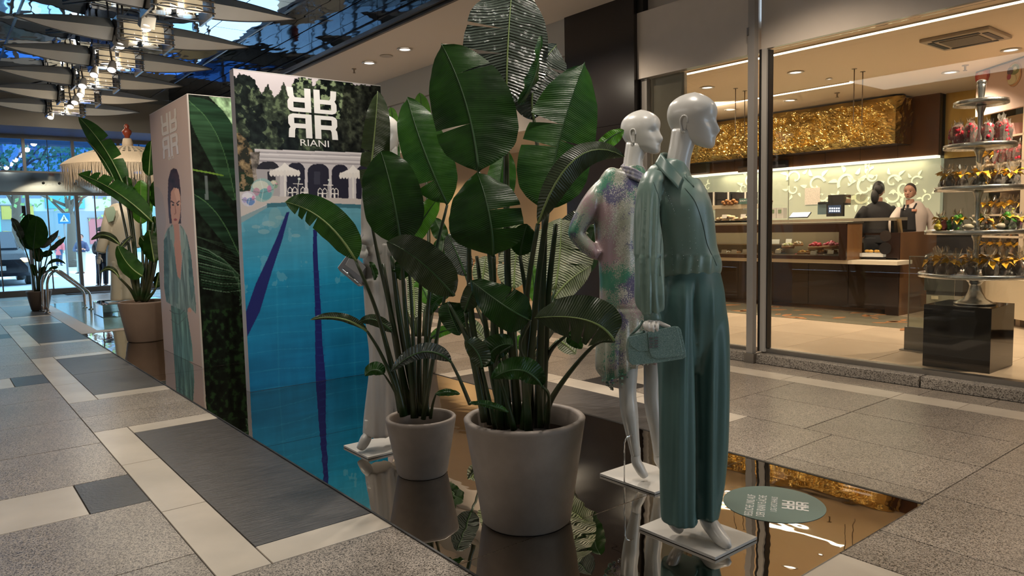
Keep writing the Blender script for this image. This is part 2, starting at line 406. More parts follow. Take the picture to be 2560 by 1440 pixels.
# enclosing walls outside the frame
struct(MB().box((-6.1, -7, 0), (-6, 21.2, 4.2)).build('wall_left', BEIGE))
struct(MB().box((-6, -7.1, 0), (6.3, -7, 4.2)).build('wall_rear', BEIGE))
# ================================================================ ENTRANCE
YE = 19.2
FR2 = mat('grey facade frame', (.20, .20, .20), .35, metal=.6)
blk = struct(MB().box((-6, 17.6, 3.50), (6.2, 21.2, 4.2)).build('trim_7', mat('bulkhead plaster', (.30, .28, .25), .6)))
GU = glassmat('blue solar glass', (.24, .44, .70), .10)
GL = glassmat('door glass', (.80, .93, .97), .05)
def exw(px, py): return PY(px, py, YE)
zt = exw(40, 480).z
ent = thing('entrance_facade', (1, YE, 0), 'glazed entrance front with grey mullions, transom and sliding doors at the far end', 'glass entrance')
MB().box((-6, YE-.06, 0), (6.2, YE+.08, .12)).build('bottom_rail', FR2, ent)
MB().box((-6, YE-.02, zt-.07), (6.2, YE+.1, zt)).build('transom', FR2, ent)
MB().box((-6, YE-.05, zt-.0), (6.2, YE+.1, zt+.42)).build('transom_box', mat('mirror transom', (.45, .55, .62), .05, metal=1), ent)
MB().box((-6, YE-.05, zt+.42), (6.2, YE+.1, zt+.46)).build('transom', FR2, ent)
MB().box((-6, YE-.04, 3.42), (6.2, YE+.1, 3.5)).build('head_rail', FR2, ent)
xm = [exw(60, 400).x+.93*i for i in range(-8, 5)]
for i, x in enumerate(xm):
    MB().box((x-.03, YE-.05, zt+.46), (x+.03, YE+.06, 3.42)).build('mullion', FR2, ent)
    MB().box((x-.035, YE-.08, .12), (x+.035, YE+.06, zt-.07)).build('mullion', FR2, ent)
    MB().box((x+.36, YE-.02, .12), (x+.385, YE+.02, zt-.07)).build('door_stile', FR2, ent)
    MB().box((x+.44, YE, zt+.46), (x+.455, YE+.02, 3.42)).build('glazing_bar', FR2, ent)
    if i+1 < len(xm):
        MB().box((x+.03, YE, zt+.46), (xm[i+1]-.03, YE+.01, 3.42)).build('upper_pane', GU, ent)
        if not (2.6 < x < 3.0):
            MB().box((x+.035, YE, .12), (xm[i+1]-.035, YE+.01, zt-.07)).build('door_pane', GL, ent)
for i in range(3):
    q = exw(110+40*i, 488)
    MB().sphere((q.x, YE-.08, zt+.2), .028).build('door_sensor', FR2, ent)
struct(MB().box((2.3, 18.5, 0.001), (5.8, 21.1, .012)).build('floor_mat', mat('entrance mat', (.05, .045, .045), .9, bump=.4, bscale=300))).name = 'trim_8'
# outdoors
GD = mat('pale street', (.50, .56, .62), .7, var=.08, vscale=.5)
struct(MB().box((-45, 21.2, -.05), (70, 90, 0)).build('floor_street', GD)).name = 'floor'
rb = thing('zebra_crossing', (1, 30, 0), 'white painted road markings on the sunlit street outside the entrance', 'road marking')
for i in range(6): MB().box((-1+i*1.2, 27, .001), (-.4+i*1.2, 31, .006)).build('stripe', mat('road paint', (.8, .82, .84), .6), rb)
# ================================================================ MIRROR FLOOR, DISPLAY PANELS
MF = mat('polished mirror sheet', (.68, .62, .54), .012, metal=1, bump=.22, bscale=2.2, stretch=(1, .7, 1), bdist=.012)
mf = thing('mirror_floor_sheet', (1.5, 1.36, 0), 'long polished mirror sheet on the floor under the plants, panels and mannequins', 'floor covering')
for a, c in ((1.36, 2.255), (2.26, 4.30), (4.305, 7.2), (7.205, 10.95)):
    MB().box((1.515, a, 0.001), (3.435, c, .0045)).build('mirror_plate', MF, mf)
    MB().box((1.505, a, 0.001), (1.515, c, .006)).build('edge_strip', BLK, mf)
MB().box((3.435, 1.36, 0.001), (3.455, 10.95, .006)).build('edge_strip', BLK, mf)

class Canvas:
    """colours of a flat printed picture, painted into a fine vertex grid"""
    def __init__(s, W, H, conv): s.W, s.H = W, H; s.a = np.zeros((H, W, 3)); s.conv = conv; s.rng = np.random.default_rng(3); s.X, s.Y = np.meshgrid(np.arange(W)+.5, np.arange(H)+.5)
    def P(s, pts): return [s.conv(*p) for p in pts]
    def mask(s, pts, raw=False):
        pts = pts if raw else s.P(pts); m = np.zeros((s.H, s.W), bool); n = len(pts)
        for i in range(n):
            (x1, y1), (x2, y2) = pts[i], pts[(i+1) % n]
            if y1 == y2: continue
            c = ((s.Y > min(y1, y2)) & (s.Y <= max(y1, y2))); xi = x1+(s.Y-y1)*(x2-x1)/(y2-y1); m ^= c & (s.X < xi)
        return m
    def noise(s, sx, sy, oct=4):
        out = np.zeros((s.H, s.W)); amp = 1; tot = 0
        for o in range(oct):
            gx, gy = max(2, int(s.W/sx*2**o)+2), max(2, int(s.H/sy*2**o)+2)
            g = s.rng.random((gy+1, gx+1)); u = s.X/s.W*(gx-1); v = s.Y/s.H*(gy-1)
            i, j = u.astype(int), v.astype(int); fu, fv = u-i, v-j; fu = fu*fu*(3-2*fu); fv = fv*fv*(3-2*fv)
            out += amp*((g[j, i]*(1-fu)+g[j, i+1]*fu)*(1-fv)+(g[j+1, i]*(1-fu)+g[j+1, i+1]*fu)*fv); tot += amp; amp *= .55
        return out/tot
    def fill(s, m, c, n=None, amp=0., op=1.):
        c = np.array(c, float)/255
        col = np.broadcast_to(c, s.a.shape)
        if n is not None: col = col*(1+amp*(n-.5)*2)[..., None]
        k = (m.astype(float)*op)[..., None]; s.a = s.a*(1-k)+col*k
    def poly(s, pts, c, **k): s.fill(s.mask(pts), c, **k)
    def ell(s, cx, cy, rx, ry, c, **k):
        s.poly([(cx+rx*math.cos(t*.2618), cy+ry*math.sin(t*.2618)) for t in range(24)], c, **k)
    def line(s, pts, wpx, c, **k):
        for (x1, y1), (x2, y2) in zip(pts, pts[1:]):
            dx, dy = x2-x1, y2-y1; l = math.hypot(dx, dy) or 1; nx, ny = -dy/l*wpx/2, dx/l*wpx/2
            s.poly([(x1+nx, y1+ny), (x2+nx, y2+ny), (x2-nx, y2-ny), (x1-nx, y1-ny)], c, **k)
    def build(s, name, p00, ex, ey, parent, rough=.3, off=(0, 0, 0)):
        """p00 top left, ex right edge vector, ey downward vector"""
        p00, ex, ey = Vector(p00), Vector(ex), Vector(ey)
        us = np.linspace(0, 1, s.W); vs = np.linspace(0, 1, s.H)
        U, V = np.meshgrid(us, vs); co = np.array(p00)+U[..., None]*np.array(ex)+V[..., None]*np.array(ey)
        W, H = s.W, s.H
        idx = np.arange(W*H).reshape(H, W)
        f = np.stack([idx[:-1, :-1], idx[1:, :-1], idx[1:, 1:], idx[:-1, 1:]], -1).reshape(-1, 4)
        me = bpy.data.meshes.new(name); me.vertices.add(W*H); me.vertices.foreach_set('co', co.reshape(-1))
        me.loops.add(f.size); me.loops.foreach_set('vertex_index', f.reshape(-1)); me.polygons.add(len(f))
        me.polygons.foreach_set('loop_start', np.arange(0, f.size, 4)); me.update(calc_edges=True)
        at = me.color_attributes.new('print', 'FLOAT_COLOR', 'POINT')
        lin = np.clip(s.a, 0, 1)**2.2; rgba = np.ones((H, W, 4)); rgba[..., :3] = lin; at.data.foreach_set('color', rgba.reshape(-1))
        mt = bpy.data.materials.new(name); mt.use_nodes = True; nt = mt.node_tree; b = nt.nodes['Principled BSDF']
        n = nt.nodes.new('ShaderNodeVertexColor'); n.layer_name = 'print'; nt.links.new(n.outputs[0], b.inputs['Base Color'])
        b.inputs['Roughness'].default_value = rough; b.inputs['Specular IOR Level'].default_value = .12
        me.materials.append(mt); o = bpy.data.objects.new(name, me); COL.objects.link(o); o.parent = parent
        o.matrix_parent_inverse = Matrix.Translation(-Vector(parent.location)); return o
def logo(c, ax, ay, sw, sh, mt, parent, ext=.002, name='logo_letter'):
    """four mirrored letters R around a cross gap; c centre, ax right, ay up, sw/sh half size"""
    c, ax, ay = Vector(c), Vector(ax).normalized(), Vector(ay).normalized(); nz = ax.cross(ay)*ext
    pcs = [[(.06, .04), (.31, .04), (.31, .98), (.06, .98)],                       # stem
           [(.31, .04), (.80, .04), (.93, .09), (.99, .18), (.80, .22), (.72, .20), (.31, .20)],   # top bar
           [(.99, .18), (.99, .44), (.94, .52), (.76, .46), (.76, .22), (.80, .22)],  # bowl side
           [(.31, .42), (.76, .42), (.94, .52), (.90, .60), (.31, .60)],              # middle bar
           [(.70, .60), (.90, .56), (.97, .64), (.99, .80), (1.0, .98), (.76, .98), (.74, .68)]]    # leg with flare
    for qx, qy in ((1, -1), (-1, -1), (1, 1), (-1, 1)):
        mb = MB()
        for pi_, p in enumerate(pcs):
            pts = [c+ax*(qx*x*sw)+ay*(qy*y*sh)+nz*(.1+.12*pi_) for x, y in p]
            if qx*qy > 0: pts = pts[::1]
            else: pts = pts[::-1]
            mb.prism(pts, nz)
        o = mb.build(name, mt, parent)
LOGOW = mat('white print', (.78, .77, .75), .4); LOGOS = mat('stone print', (.62, .58, .52), .35)
EDGE = mat('pale foam board edge', (.48, .44, .41), .5)
# ---- pool picture
YP = 5.88; xL, zT = PY(583, 173, YP).x, PY(583, 173, YP).z; xR = PY(951, 215, YP).x
pp = thing('pool_display', (xL, YP, 0), 'tall display panel with a printed swimming pool, white arcade and white logo', 'display board')
MB().box((xL, YP, .005), (xR, YP+.09, zT)).build('board', EDGE, pp)
Wc, Hc = 330, 640
def cpool(px, py):
    p = PY(px, py, YP); return ((p.x-xL)/(xR-xL)*Wc, (zT-p.z)/zT*Hc)
cv = Canvas(Wc, Hc, cpool)
N1 = cv.noise(40, 40); N2 = cv.noise(9, 9); N3 = cv.noise(100, 30)
full = np.ones((Hc, Wc), bool)
cv.fill(full, (200, 192, 196))
# trees
tr = [(575, 195), (600, 185), (625, 190), (645, 215), (655, 235), (672, 215), (688, 245), (700, 235), (712, 205), (722, 245), (728, 225), (735, 200), (752, 192), (775, 197), (782, 215), (795, 200), (815, 195), (850, 200), (890, 212), (955, 214), (955, 420), (575, 420)]
nx, ny = (N1-.5)*14, (cv.noise(6, 6)-.5)*16
m = cv.mask(tr); mm = np.zeros_like(m); yy, xx = np.clip((cv.Y+ny).astype(int), 0, Hc-1), np.clip((cv.X+nx).astype(int), 0, Wc-1); mm = m[yy, xx]
cv.fill(mm, (50, 58, 47), n=N2, amp=1.0)
cv.fill(mm & (N1 < .5), (24, 29, 26), n=N2, amp=.9)
cv.fill(mm & (N2 > .62) & (N1 > .5), (80, 92, 70), n=N2, amp=.3)
cv.fill(mm & (N2 > .60) & (cv.mask([(730, 195), (800, 195), (900, 215), (870, 300), (735, 290)])), (126, 142, 108))
cv.fill(mm & cv.mask([(860, 215), (950, 215), (950, 380), (835, 378), (815, 330), (850, 300)]), (36, 38, 32), n=N2, amp=1.1, op=.75)
b2 = cv.mask([(585, 330), (605, 335), (625, 365), (640, 385), (640, 450), (625, 480), (612, 482), (590, 482)])[yy, xx]
cv.fill(b2, (98, 84, 62), n=N2, amp=1.1); cv.fill(b2 & (N2 < .45), (44, 44, 34))
cv.fill(cv.mask([(590, 430), (640, 435), (632, 470), (612, 480), (590, 480)]) & (N2 < .55), (36, 50, 30))
# building
cv.poly([(637, 374), (955, 384), (955, 520), (637, 500)], (190, 185, 188))
for y0, c in ((374, (205, 200, 202)), (380, (160, 156, 160)), (384, (214, 210, 212)), (392, (170, 166, 170)), (396, (206, 202, 204)), (402, (150, 145, 150))):
    cv.line([(637, y0+1), (955, y0+12)], 3.5, c)
cv.poly([(625, 382), (650, 380), (643, 470), (637, 470)], (120, 112, 104), n=N2, amp=.8)
def arch(x0, x1, yt, yb, c):
    cv.poly([(x0, yb), (x0, yt+14), (x0+(x1-x0)*.1, yt+6), (x0+(x1-x0)*.28, yt), (x0+(x1-x0)*.72, yt), (x0+(x1-x0)*.9, yt+6), (x1, yt+14), (x1, yb)], c)
DK = (42, 40, 52)
arch(643, 698, 405, 424, (44, 42, 48)); cv.poly([(640, 424), (700, 424), (700, 494), (650, 494)], (160, 156, 158)); cv.poly([(669, 430), (689, 430), (689, 458), (669, 458)], (48, 46, 52))
arch(717, 762, 408, 495, DK); arch(769, 822, 411, 498, DK); arch(829, 871, 413, 500, DK); arch(890, 930, 415, 500, DK)
cv.poly([(785, 430), (800, 430), (800, 462), (785, 462)], (58, 58, 70))
def para(cx, cy, w):
    cv.poly([(cx-w, cy+24), (cx-w*.8, cy+14), (cx-w*.3, cy+6), (cx, cy-5), (cx+w*.3, cy+6), (cx+w*.8, cy+14), (cx+w, cy+24), (cx+w*.5, cy+20), (cx, cy+18), (cx-w*.5, cy+20)], (226, 222, 218))
    for k in range(9): cv.ell(cx-w+w*2*(k+.5)/9, cy+22, w/8.5, 8, (218, 213, 208))
    cv.line([(cx, cy+15), (cx+1, cy+92)], 4.5, (214, 210, 206))
para(712, 412, 38); para(882, 418, 34)
def table(x, y):
    cv.line([(x-12, y), (x+13, y+1)], 2, (215, 210, 205)); cv.line([(x, y), (x, y+36)], 2, (200, 196, 192)); cv.line([(x+1, y), (x+3, y-10)], 1.8, (200, 205, 200)); cv.ell(x+3, y-12, 3.5, 3, (205, 210, 204))
    for dx in (-20, -8, 12, 20):
        cv.line([(x+dx-5, y+42), (x+dx-5, y+14), (x+dx, y+8), (x+dx+5, y+14), (x+dx+5, y+43)], 1.7, (222, 218, 214)); cv.line([(x+dx-5, y+22), (x+dx+5, y+22)], 2.4, (222, 218, 214))
table(745, 460); table(820, 463)
cv.poly([(600, 490), (735, 492), (955, 500), (955, 520), (735, 508), (665, 512), (600, 545)], (186, 178, 174))
cv.poly([(598, 480), (625, 482), (620, 495), (598, 500)], (190, 184, 182))
# water
wat = cv.mask([(595, 560), (668, 512), (735, 508), (955, 516), (955, 990), (595, 990)])
g = np.clip((cv.Y/Hc-.44)/.5, 0, 1)
cv.fill(wat, (98, 150, 166)); A = cv.a.copy()
t0, t1 = np.array((92, 148, 166))/255, np.array((28, 122, 160))/255
gg = np.clip(g*2.2, 0, 1)[..., None]; colr = t0*(1-gg)+t1*gg
t2 = np.array((24, 104, 146))/255; g2 = np.clip((g-.45)*2, 0, 1)[..., None]; colr = colr*(1-g2)+t2*g2
colr = colr*(1+.22*(cv.noise(120, 16, 4)-.5)+.12*(cv.noise(14, 90, 3)-.5))[..., None]
cv.a = np.where(wat[..., None], colr, cv.a)
cv.fill(wat & (cv.noise(26, 40, 4) > .66) & (g < .5), (112, 160, 178), op=.45)
for k in range(9):
    y0 = 620+k*42+random.uniform(-8, 8); cv.line([(618, y0+20), (700, y0+8), (800, y0+4), (955, y0-16)], 1.6, (86, 172, 200), op=.22)
for x0 in (690, 880): cv.line([(x0, 620), (x0+8, 980)], 4, (70, 160, 190), op=.14)
cv.poly([(598, 545), (668, 513), (668, 520), (598, 562)], (128, 150, 156)); cv.poly([(668, 509), (735, 506), (955, 514), (955, 524), (735, 516), (668, 520)], (60, 104, 118))
for bx, by, r in ((700, 545, 10), (640, 568, 9), (660, 580, 12), (740, 590, 9), (672, 560, 14)): cv.ell(bx, by, r*1.2, r*.5, (170, 180, 176), op=.35)
cv.ell(688, 545, 16, 26, (120, 156, 160), op=.5)
NV = (32, 34, 92)
cv.poly([(716, 532), (724, 530), (706, 600), (680, 680), (650, 780), (615, 850), (612, 790), (640, 710), (668, 650), (694, 590)], NV)
cv.poly([(783, 575), (792, 575), (794, 640), (800, 740), (806, 860), (818, 985), (790, 985), (788, 880), (787, 740), (782, 640)], NV)
cv.poly([(842, 528), (848, 527), (866, 562), (860, 562)], NV)
for k in range(16): cv.ell(790+k*1.2, 680+k*19, 11, 2.0, (38, 66, 118), op=.35)
# beach balls
def ball(cx, cy, r, cols):
    cv.ell(cx, cy, r, r*1.02, cols[0]); cv.ell(cx-r*.15, cy-r*.35, r*.7, r*.45, cols[1], op=.8)
    cv.ell(cx+r*.25, cy+r*.35, r*.55, r*.5, cols[2], op=.85); cv.ell(cx-r*.5, cy+r*.15, r*.3, r*.35, cols[3], op=.8); cv.ell(cx+.6*r, cy-.1*r, r*.2, r*.3, (205, 120, 160), op=.7)
    cv.line([(cx-r*.9, cy+r*.1), (cx, cy+r*.25), (cx+r*.95, cy-r*.05)], 1.5, (90, 110, 110), op=.8); cv.line([(cx-r*.2, cy-r), (cx+r*.1, cy), (cx-r*.1, cy+r)], 1.3, (210, 220, 215), op=.7)
ball(685, 462, 11, [(150, 160, 140), (215, 200, 180), (120, 150, 130), (140, 120, 120)])
ball(656, 476, 29, [(140, 170, 168), (205, 205, 190), (96, 150, 158), (176, 130, 150)])
ball(622, 498, 19, [(190, 186, 200), (220, 218, 226), (84, 120, 176), (150, 140, 190)])
cv.build('print', (xL, YP-.0015, zT), (xR-xL, 0, 0), (0, 0, -zT+.006), pp)
lc = PY(782, 285, YP-.004); logo(lc, (1, 0, 0), (0, 0, 1), .218, .208, LOGOW, pp)
placetext('RIANI', .078, PY(787, 359, YP-.004), (1, 0, 0), (0, 0, 1), LOGOW, pp, sx=1.35, ext=.0015)
# ---- box with portrait and leaves
xB, yB, zB = 1.985, 7.28, PY(473, 236, 7.28).z
yF = PX(373, 272, xB).y; zF = PX(373, 272, xB).z
xG = xB+1.25
bp = thing('portrait_box', (xB, yB, 0), 'tall square display box with a printed woman in a green blouse and jungle leaves', 'display box')
MB().box((xB, yB, .005), (xG, yF, zB)).build('board', EDGE, bp)
Wf, Hf = 120, 420
cvf = Canvas(Wf, Hf, lambda px, py: ((yF-PX(px, py, xB).y)/(yF-yB)*Wf, (zB-PX(px, py, xB).z)/zB*Hf))
cvf.fill(np.ones((Hf, Wf), bool), (178, 160, 152)); n = cvf.noise(10, 10)
cvf.poly([(385, 465), (398, 470), (408, 490), (414, 530), (416, 560), (409, 600), (406, 800), (390, 800)], (166, 154, 150))
HAIR = (62, 44, 42); SK = (196, 150, 128); BL = (118, 138, 130); BD = (84, 108, 102); BLT = (142, 160, 150)
cvf.poly([(424, 560), (420, 500), (421, 450), (427, 427), (434, 421), (442, 424), (448, 440), (452, 480), (453, 560)], HAIR, n=n, amp=.4)
cvf.poly([(427, 500), (428, 480), (435, 470), (447, 473), (451, 490), (452, 520), (450, 545), (444, 566), (437, 574), (431, 560), (427, 530)], SK)
cvf.poly([(436, 480), (441, 470), (447, 476), (451, 500), (448, 520), (443, 505)], (212, 168, 146))
cvf.poly([(432, 562), (447, 560), (450, 600), (455, 640), (451, 700), (446, 705), (438, 650), (433, 600)], (190, 140, 118))
cvf.line([(428, 503), (436, 509)], 3, (60, 40, 36)); cvf.line([(441, 510), (449, 503)], 3, (60, 40, 36))
cvf.ell(433, 513, 2.6, 2.6, (54, 48, 42)); cvf.ell(445, 513, 2.6, 2.6, (54, 48, 42)); cvf.line([(438, 515), (440, 534), (436, 537)], 2, (150, 104, 88))
cvf.ell(439, 550, 4.2, 2.8, (150, 74, 72))
cvf.poly([(431, 560), (420, 572), (412, 590), (410, 640), (411, 720), (416, 755), (428, 762), (440, 790), (466, 785), (476, 770), (490, 785), (490, 760), (484, 700), (478, 640), (468, 590), (458, 570), (450, 562), (458, 620), (452, 700), (443, 690), (437, 630)], BL, n=cvf.noise(5, 40), amp=.5)
cvf.poly([(410, 600), (418, 590), (422, 640), (424, 740), (418, 755), (411, 720)], BD, n=n, amp=.3); cvf.poly([(470, 600), (478, 640), (486, 720), (480, 760), (472, 700)], BD, n=n, amp=.3)
cvf.poly([(424, 575), (434, 562), (437, 600), (430, 650)], BLT); cvf.poly([(450, 562), (458, 580), (462, 620), (454, 640)], BLT)
cvf.poly([(425, 600), (430, 600), (446, 700), (446, 760), (440, 760)], BD, op=.6)
cvf.poly([(428, 764), (468, 782), (480, 860), (483, 905), (436, 900), (432, 840)], (96, 128, 116), n=cvf.noise(4, 60), amp=.6)
cvf.line([(424, 776), (436, 784), (452, 786), (462, 775)], 1.5, (70, 80, 78)); cvf.line([(428, 800), (446, 812), (466, 792)], 1.3, (80, 88, 84))
cvf.ell(474, 776, 5, 6, SK)
cvf.build('portrait_print', (xB-.0015, yF, zB), (0, yB-yF, 0), (0, 0, -zB+.006), bp, rough=.55)
q = PX(424, 336, xB-.003); logo(q, (0, -1, 0), (0, 0, 1), .30, .225, LOGOS, bp, ext=.0015)
placetext('RIANI', .06, PX(427, 395, xB-.003), (0, -1, 0), (0, 0, 1), LOGOS, bp, sx=1.5, ext=.001)
cg = Canvas(150, 420, lambda px, py: ((PY(px, py, yB).x-xB)/(xG-xB)*150, (zB-PY(px, py, yB).z)/zB*420))
n = cg.noise(12, 18); n2 = cg.noise(5, 9); cg.fill(np.ones((420, 150), bool), (22, 30, 24), n=n2, amp=.9)
cg.fill((n2 > .58) & (cg.Y > 330), (34, 54, 34), n=n2, amp=.4)
cg.poly([(520, 240), (600, 240), (600, 330), (580, 330), (560, 280)], (130, 160, 124), n=n2, amp=.7)
def leafp(mid, wd, c, c2):
    M = bez(mid, 10); m_ = len(M); L_ = []; R_ = []
    for i, p in enumerate(M):
        t = (M[min(i+1, m_-1)]-M[max(i-1, 0)]); t = t/ (np.hypot(*t) or 1); nn = np.array((-t[1], t[0])); w_ = wd*math.sin(math.pi*min(1, (i+.5)/m_))**.6
        L_.append(tuple(p+nn*w_)); R_.append(tuple(p-nn*w_))
    st = cg.noise(50, 4, 2)
    cg.poly(L_+R_[::-1], c, n=st, amp=.35); cg.poly([tuple(p) for p in M]+R_[::-1], c2, n=st, amp=.35); cg.line([tuple(p) for p in M], 2, (70, 104, 70))
leafp([(470, 250), (520, 300), (560, 380), (590, 500)], 46, (44, 70, 50), (34, 58, 42))
leafp([(476, 480), (520, 510), (560, 560), (600, 640)], 34, (30, 50, 38), (24, 42, 32))
cg.line([(482, 425), (520, 432), (560, 440)], 4, (104, 140, 60)); cg.line([(515, 440), (518, 500)], 7, (120, 130, 134), op=.7)
for k in range(16):
    y0 = 640+k*5; cg.line([(492+k, y0-24+k*2), (520+k*3, y0-14+k*2), (560+k*4, y0+10), (600, y0+50)], 2.6, ((100, 130, 108), (52, 86, 62), (30, 56, 40))[k % 3], op=.8)
for k in range(10): cg.line([(500+k*9, 690+k*2), (508+k*10, 715+k*3)], 2.5, (26, 44, 32))
for k in range(14): y0 = 590+k*8; cg.line([(480, y0-10*(k%3)), (600, y0+30)], 2, (70, 96, 76), op=.35)
cg.build('foliage_print', (xB, yB-.0015, zB), (xG-xB, 0, 0), (0, 0, -zB+.006), bp, rough=.55)
MB().box((xB-.008, yB-.008, .005), (xB+.006, yB+.006, zB+.004)).build('corner_bead', EDGE, bp)
MB().box((xB-.003, yB-.003, zB), (xG, yF, zB+.006)).build('top_trim', WHITEP, bp)
MB().box((xL-.002, YP-.003, zT), (xR, YP+.09, zT+.005)).build('top_trim', WHITEP, pp)
# ---- round sticker on the mirror floor
STK = mat('sage sticker', (.125, .20, .185), .35)
C0 = PZ(1812, 1248); C1 = PZ(2055, 1280); cA = PZ(1932, 1265)
C2 = PZ(1940, 1216); C3 = PZ(1935, 1309)
cS = (C0+C1+C2+C3)/4; rS = ((C0-C1).length+(C2-C3).length)/4
st = thing('floor_sticker', (cS.x, cS.y, 0.0046), 'round sage green sticker with white writing and logo on the mirror floor', 'sticker')
MB().lathe([(rS, .005), (rS, .0062)], (cS.x, cS.y, 0), 64, smooth=False).build('disc', STK, st)
dn = (PZ(1960, 1250)-PZ(1870, 1240)); dn.z = 0; dn.normalize()      # reading direction of lines: next line
rd = Vector((-dn.y, dn.x, 0))
if (PZ(1880, 1230)-PZ(1884, 1300)).dot(rd) < 0: rd = -rd
up = -dn
for t_, px, py, sz in (('BESUCHE UNS AUF', 1876, 1262, .052), ('DER RIANI FLÄCHE', 1905, 1264, .052), ('1.OG HOCHHAUS', 1936, 1261, .040)):
    p = PZ(px, py, .0066); placetext(t_, sz, p, rd, up, LOGOW, st, sx=.60, ext=.0004)
p = PZ(1988, 1264, .0066); logo(p, rd, up, .052, .058, LOGOW, st, ext=.0004)
p = PZ(2013, 1266, .0066); placetext('RIANI', .018, p, rd, up, LOGOW, st, sx=1.3, ext=.0004)
# ================================================================ SHOP INTERIOR
ZF = .08
SFL = mat('shop stone floor', (.56, .45, .33), .22, var=.12, vscale=1.2, stretch=(1, .4, 1), detail=5)
SWOOD = mat('walnut veneer', (.17, .07, .022), .35, var=.3, vscale=3, stretch=(1, 1, .12))
SWOOD2 = mat('cabinet walnut', (.15, .075, .03), .3, var=.15, vscale=4, stretch=(1, 1, .1))
SDARK = mat('dark brown lacquer', (.022, .010, .006), .2)
SCEIL = mat('shop ceiling paint', (.86, .73, .57), .6)
sfl = struct(MB().box((6.05, -3, -.02), (14, 9.7, .073)).build('floor_shop', GROUT)); sfl.name = 'floor'
for i in range(6):
    for j in range(15):
        tile(6.06+1.2*i, 6.06+1.2*(i+1), -3+.85*j, -3+.85*(j+1), SFL, g=.0015, top=ZF, par=sfl, z0=-.004+ZF)
for ob in sfl.children: pass
scl = struct(MB().box((6.02, -3, 3.02), (14, 9.7, 3.1)).build('ceiling_shop', SCEIL)); scl.name = 'ceiling'
struct(MB().box((7.7, 9.6, ZF), (11.35, 9.7, 3.02)).build('wall_shop_side', SCEIL)).name = 'wall_left'
struct(MB().box((6.02, -3.1, ZF), (14, -3.0, 3.02)).build('wall_shop_end', SCEIL)).name = 'wall_right'
struct(MB().box((13.2, -3, ZF), (13.3, 9.7, 3.02)).build('wall_shop_rear', mat('tan wall', (.45, .34, .2), .6))).name = 'wall_back'
# floral stone inlay in the shop floor, in front of the counter
INL = mat('terracotta inlay', (.42, .20, .09), .25, var=.3, vscale=6); INL2 = mat('grey green inlay', (.17, .155, .11), .25)
inl = struct(MB().box((8.35, 3.2, ZF+.0), (9.38, 8.0, ZF+.004)).build('trim_9', INL2))
rr = random.Random(5)
for k in range(46):
    c = Vector((rr.uniform(8.45, 9.3), 3.3+4.6*k/46, ZF+.004)); a = rr.uniform(0, 6.28); l = rr.uniform(.14, .3); mb = MB()
    pts = []
    for t in np.linspace(0, 1, 7): pts.append((t*l, math.sin(math.pi*t)*l*.28+.2*l*t*t))
    for t in np.linspace(1, 0, 7)[1:-1]: pts.append((t*l, -math.sin(math.pi*t)*l*.12+.2*l*t*t))
    mb.prism([c+Vector((x*math.cos(a)-y*math.sin(a), x*math.sin(a)+y*math.cos(a), 0)) for x, y in pts], (0, 0, .003)); mb.build('inlay_leaf', INL, inl)
# ceiling strip lights, downlights, vent, pendant rods
def emis(name, col, s): return mat(name, (.8, .8, .75), .5, emit=col, estr=s)
LED = emis('strip light', (1, .97, .80), 5)
def strip(p, q, wd, lab):
    t = thing('strip_light', ((p[0]+q[0])/2, (p[1]+q[1])/2, 3.02), lab, 'ceiling light')
    MB().box((p[0]-wd, min(p[1], q[1]), 3.012), (p[0]+wd, max(p[1], q[1]), 3.02)).build('diffuser', LED, t)
    for s_ in (-1, 1): MB().box((p[0]+s_*wd, min(p[1], q[1]), 3.008), (p[0]+s_*(wd+.012), max(p[1], q[1]), 3.02)).build('frame', SCEIL, t)
strip((6.98, -2.5), (6.98, 7.6), .04, 'long bright strip light in the shop ceiling nearest the glass')
strip((9.2, 4.6), (9.2, 9.4), .045, 'shorter strip light deeper in the shop ceiling above the counter')
WHT = mat('white enamel', (.65, .62, .58), .35); LAMPE = emis('lit lamp face', (1, .93, .85), 2.2)
def downlight(px, py, z, lab, r=.07, rf=None):
    p = PZ(px, py, z); t = thing('downlight', (p.x, p.y, z), lab, 'ceiling light')
    MB().lathe([(r*1.35, -.006), (r*1.3, -.012), (r, -.012), (r*.92, .004)], (p.x, p.y, z), 24, caps=False).build('trim_ring', WHT, t)
    MB().lathe([(r*.92, -.003), (r*.9, -.002)], (p.x, p.y, z), 24).build('lamp_face', LAMPE, t); return p
for px, py, lab in ((1768, 218, 'oval glowing downlight in the shop ceiling above the mannequin head'), (1989, 180, 'bright round downlight in the shop ceiling right of the white post'),
                    (2376, 180, 'downlight in the shop ceiling between air vent and stand top'), (2527, 124, 'downlight in the shop ceiling at the upper right corner, beside the pink wall'),
                    (1975, 250, 'small downlight in front of the gold foil panel, right of the post'), (1826, 273, 'small downlight beside the mannequin nose in front of the gold foil panel'),
                    (2073, 196, 'tiny round spotlight in the middle of the shop ceiling')):
    downlight(px, py, 3.02, lab, .07 if px != 2073 else .03)
downlight(1622, 34, 3.655, 'large round reflector downlight above the grey fascia by the black column', .10)
for px, py, lab in ((923, 157, 'lit downlight in the plaster soffit above the pool panel'), (1012, 123, 'pale downlight in the plaster soffit left of the tall leaf')):
    downlight(px, py, 3.655, lab, .075)
o = MB().lathe([(.09, -.004), (.09, 0)], PZ(966, 140, 3.656), 20).build('ceiling_cap', BEIGE, None); tag(o, 'flat round blank cap in the plaster soffit between two downlights', 'cap')
SPM = mat('sprinkler metal', (.25, .2, .15), .4, metal=.7)
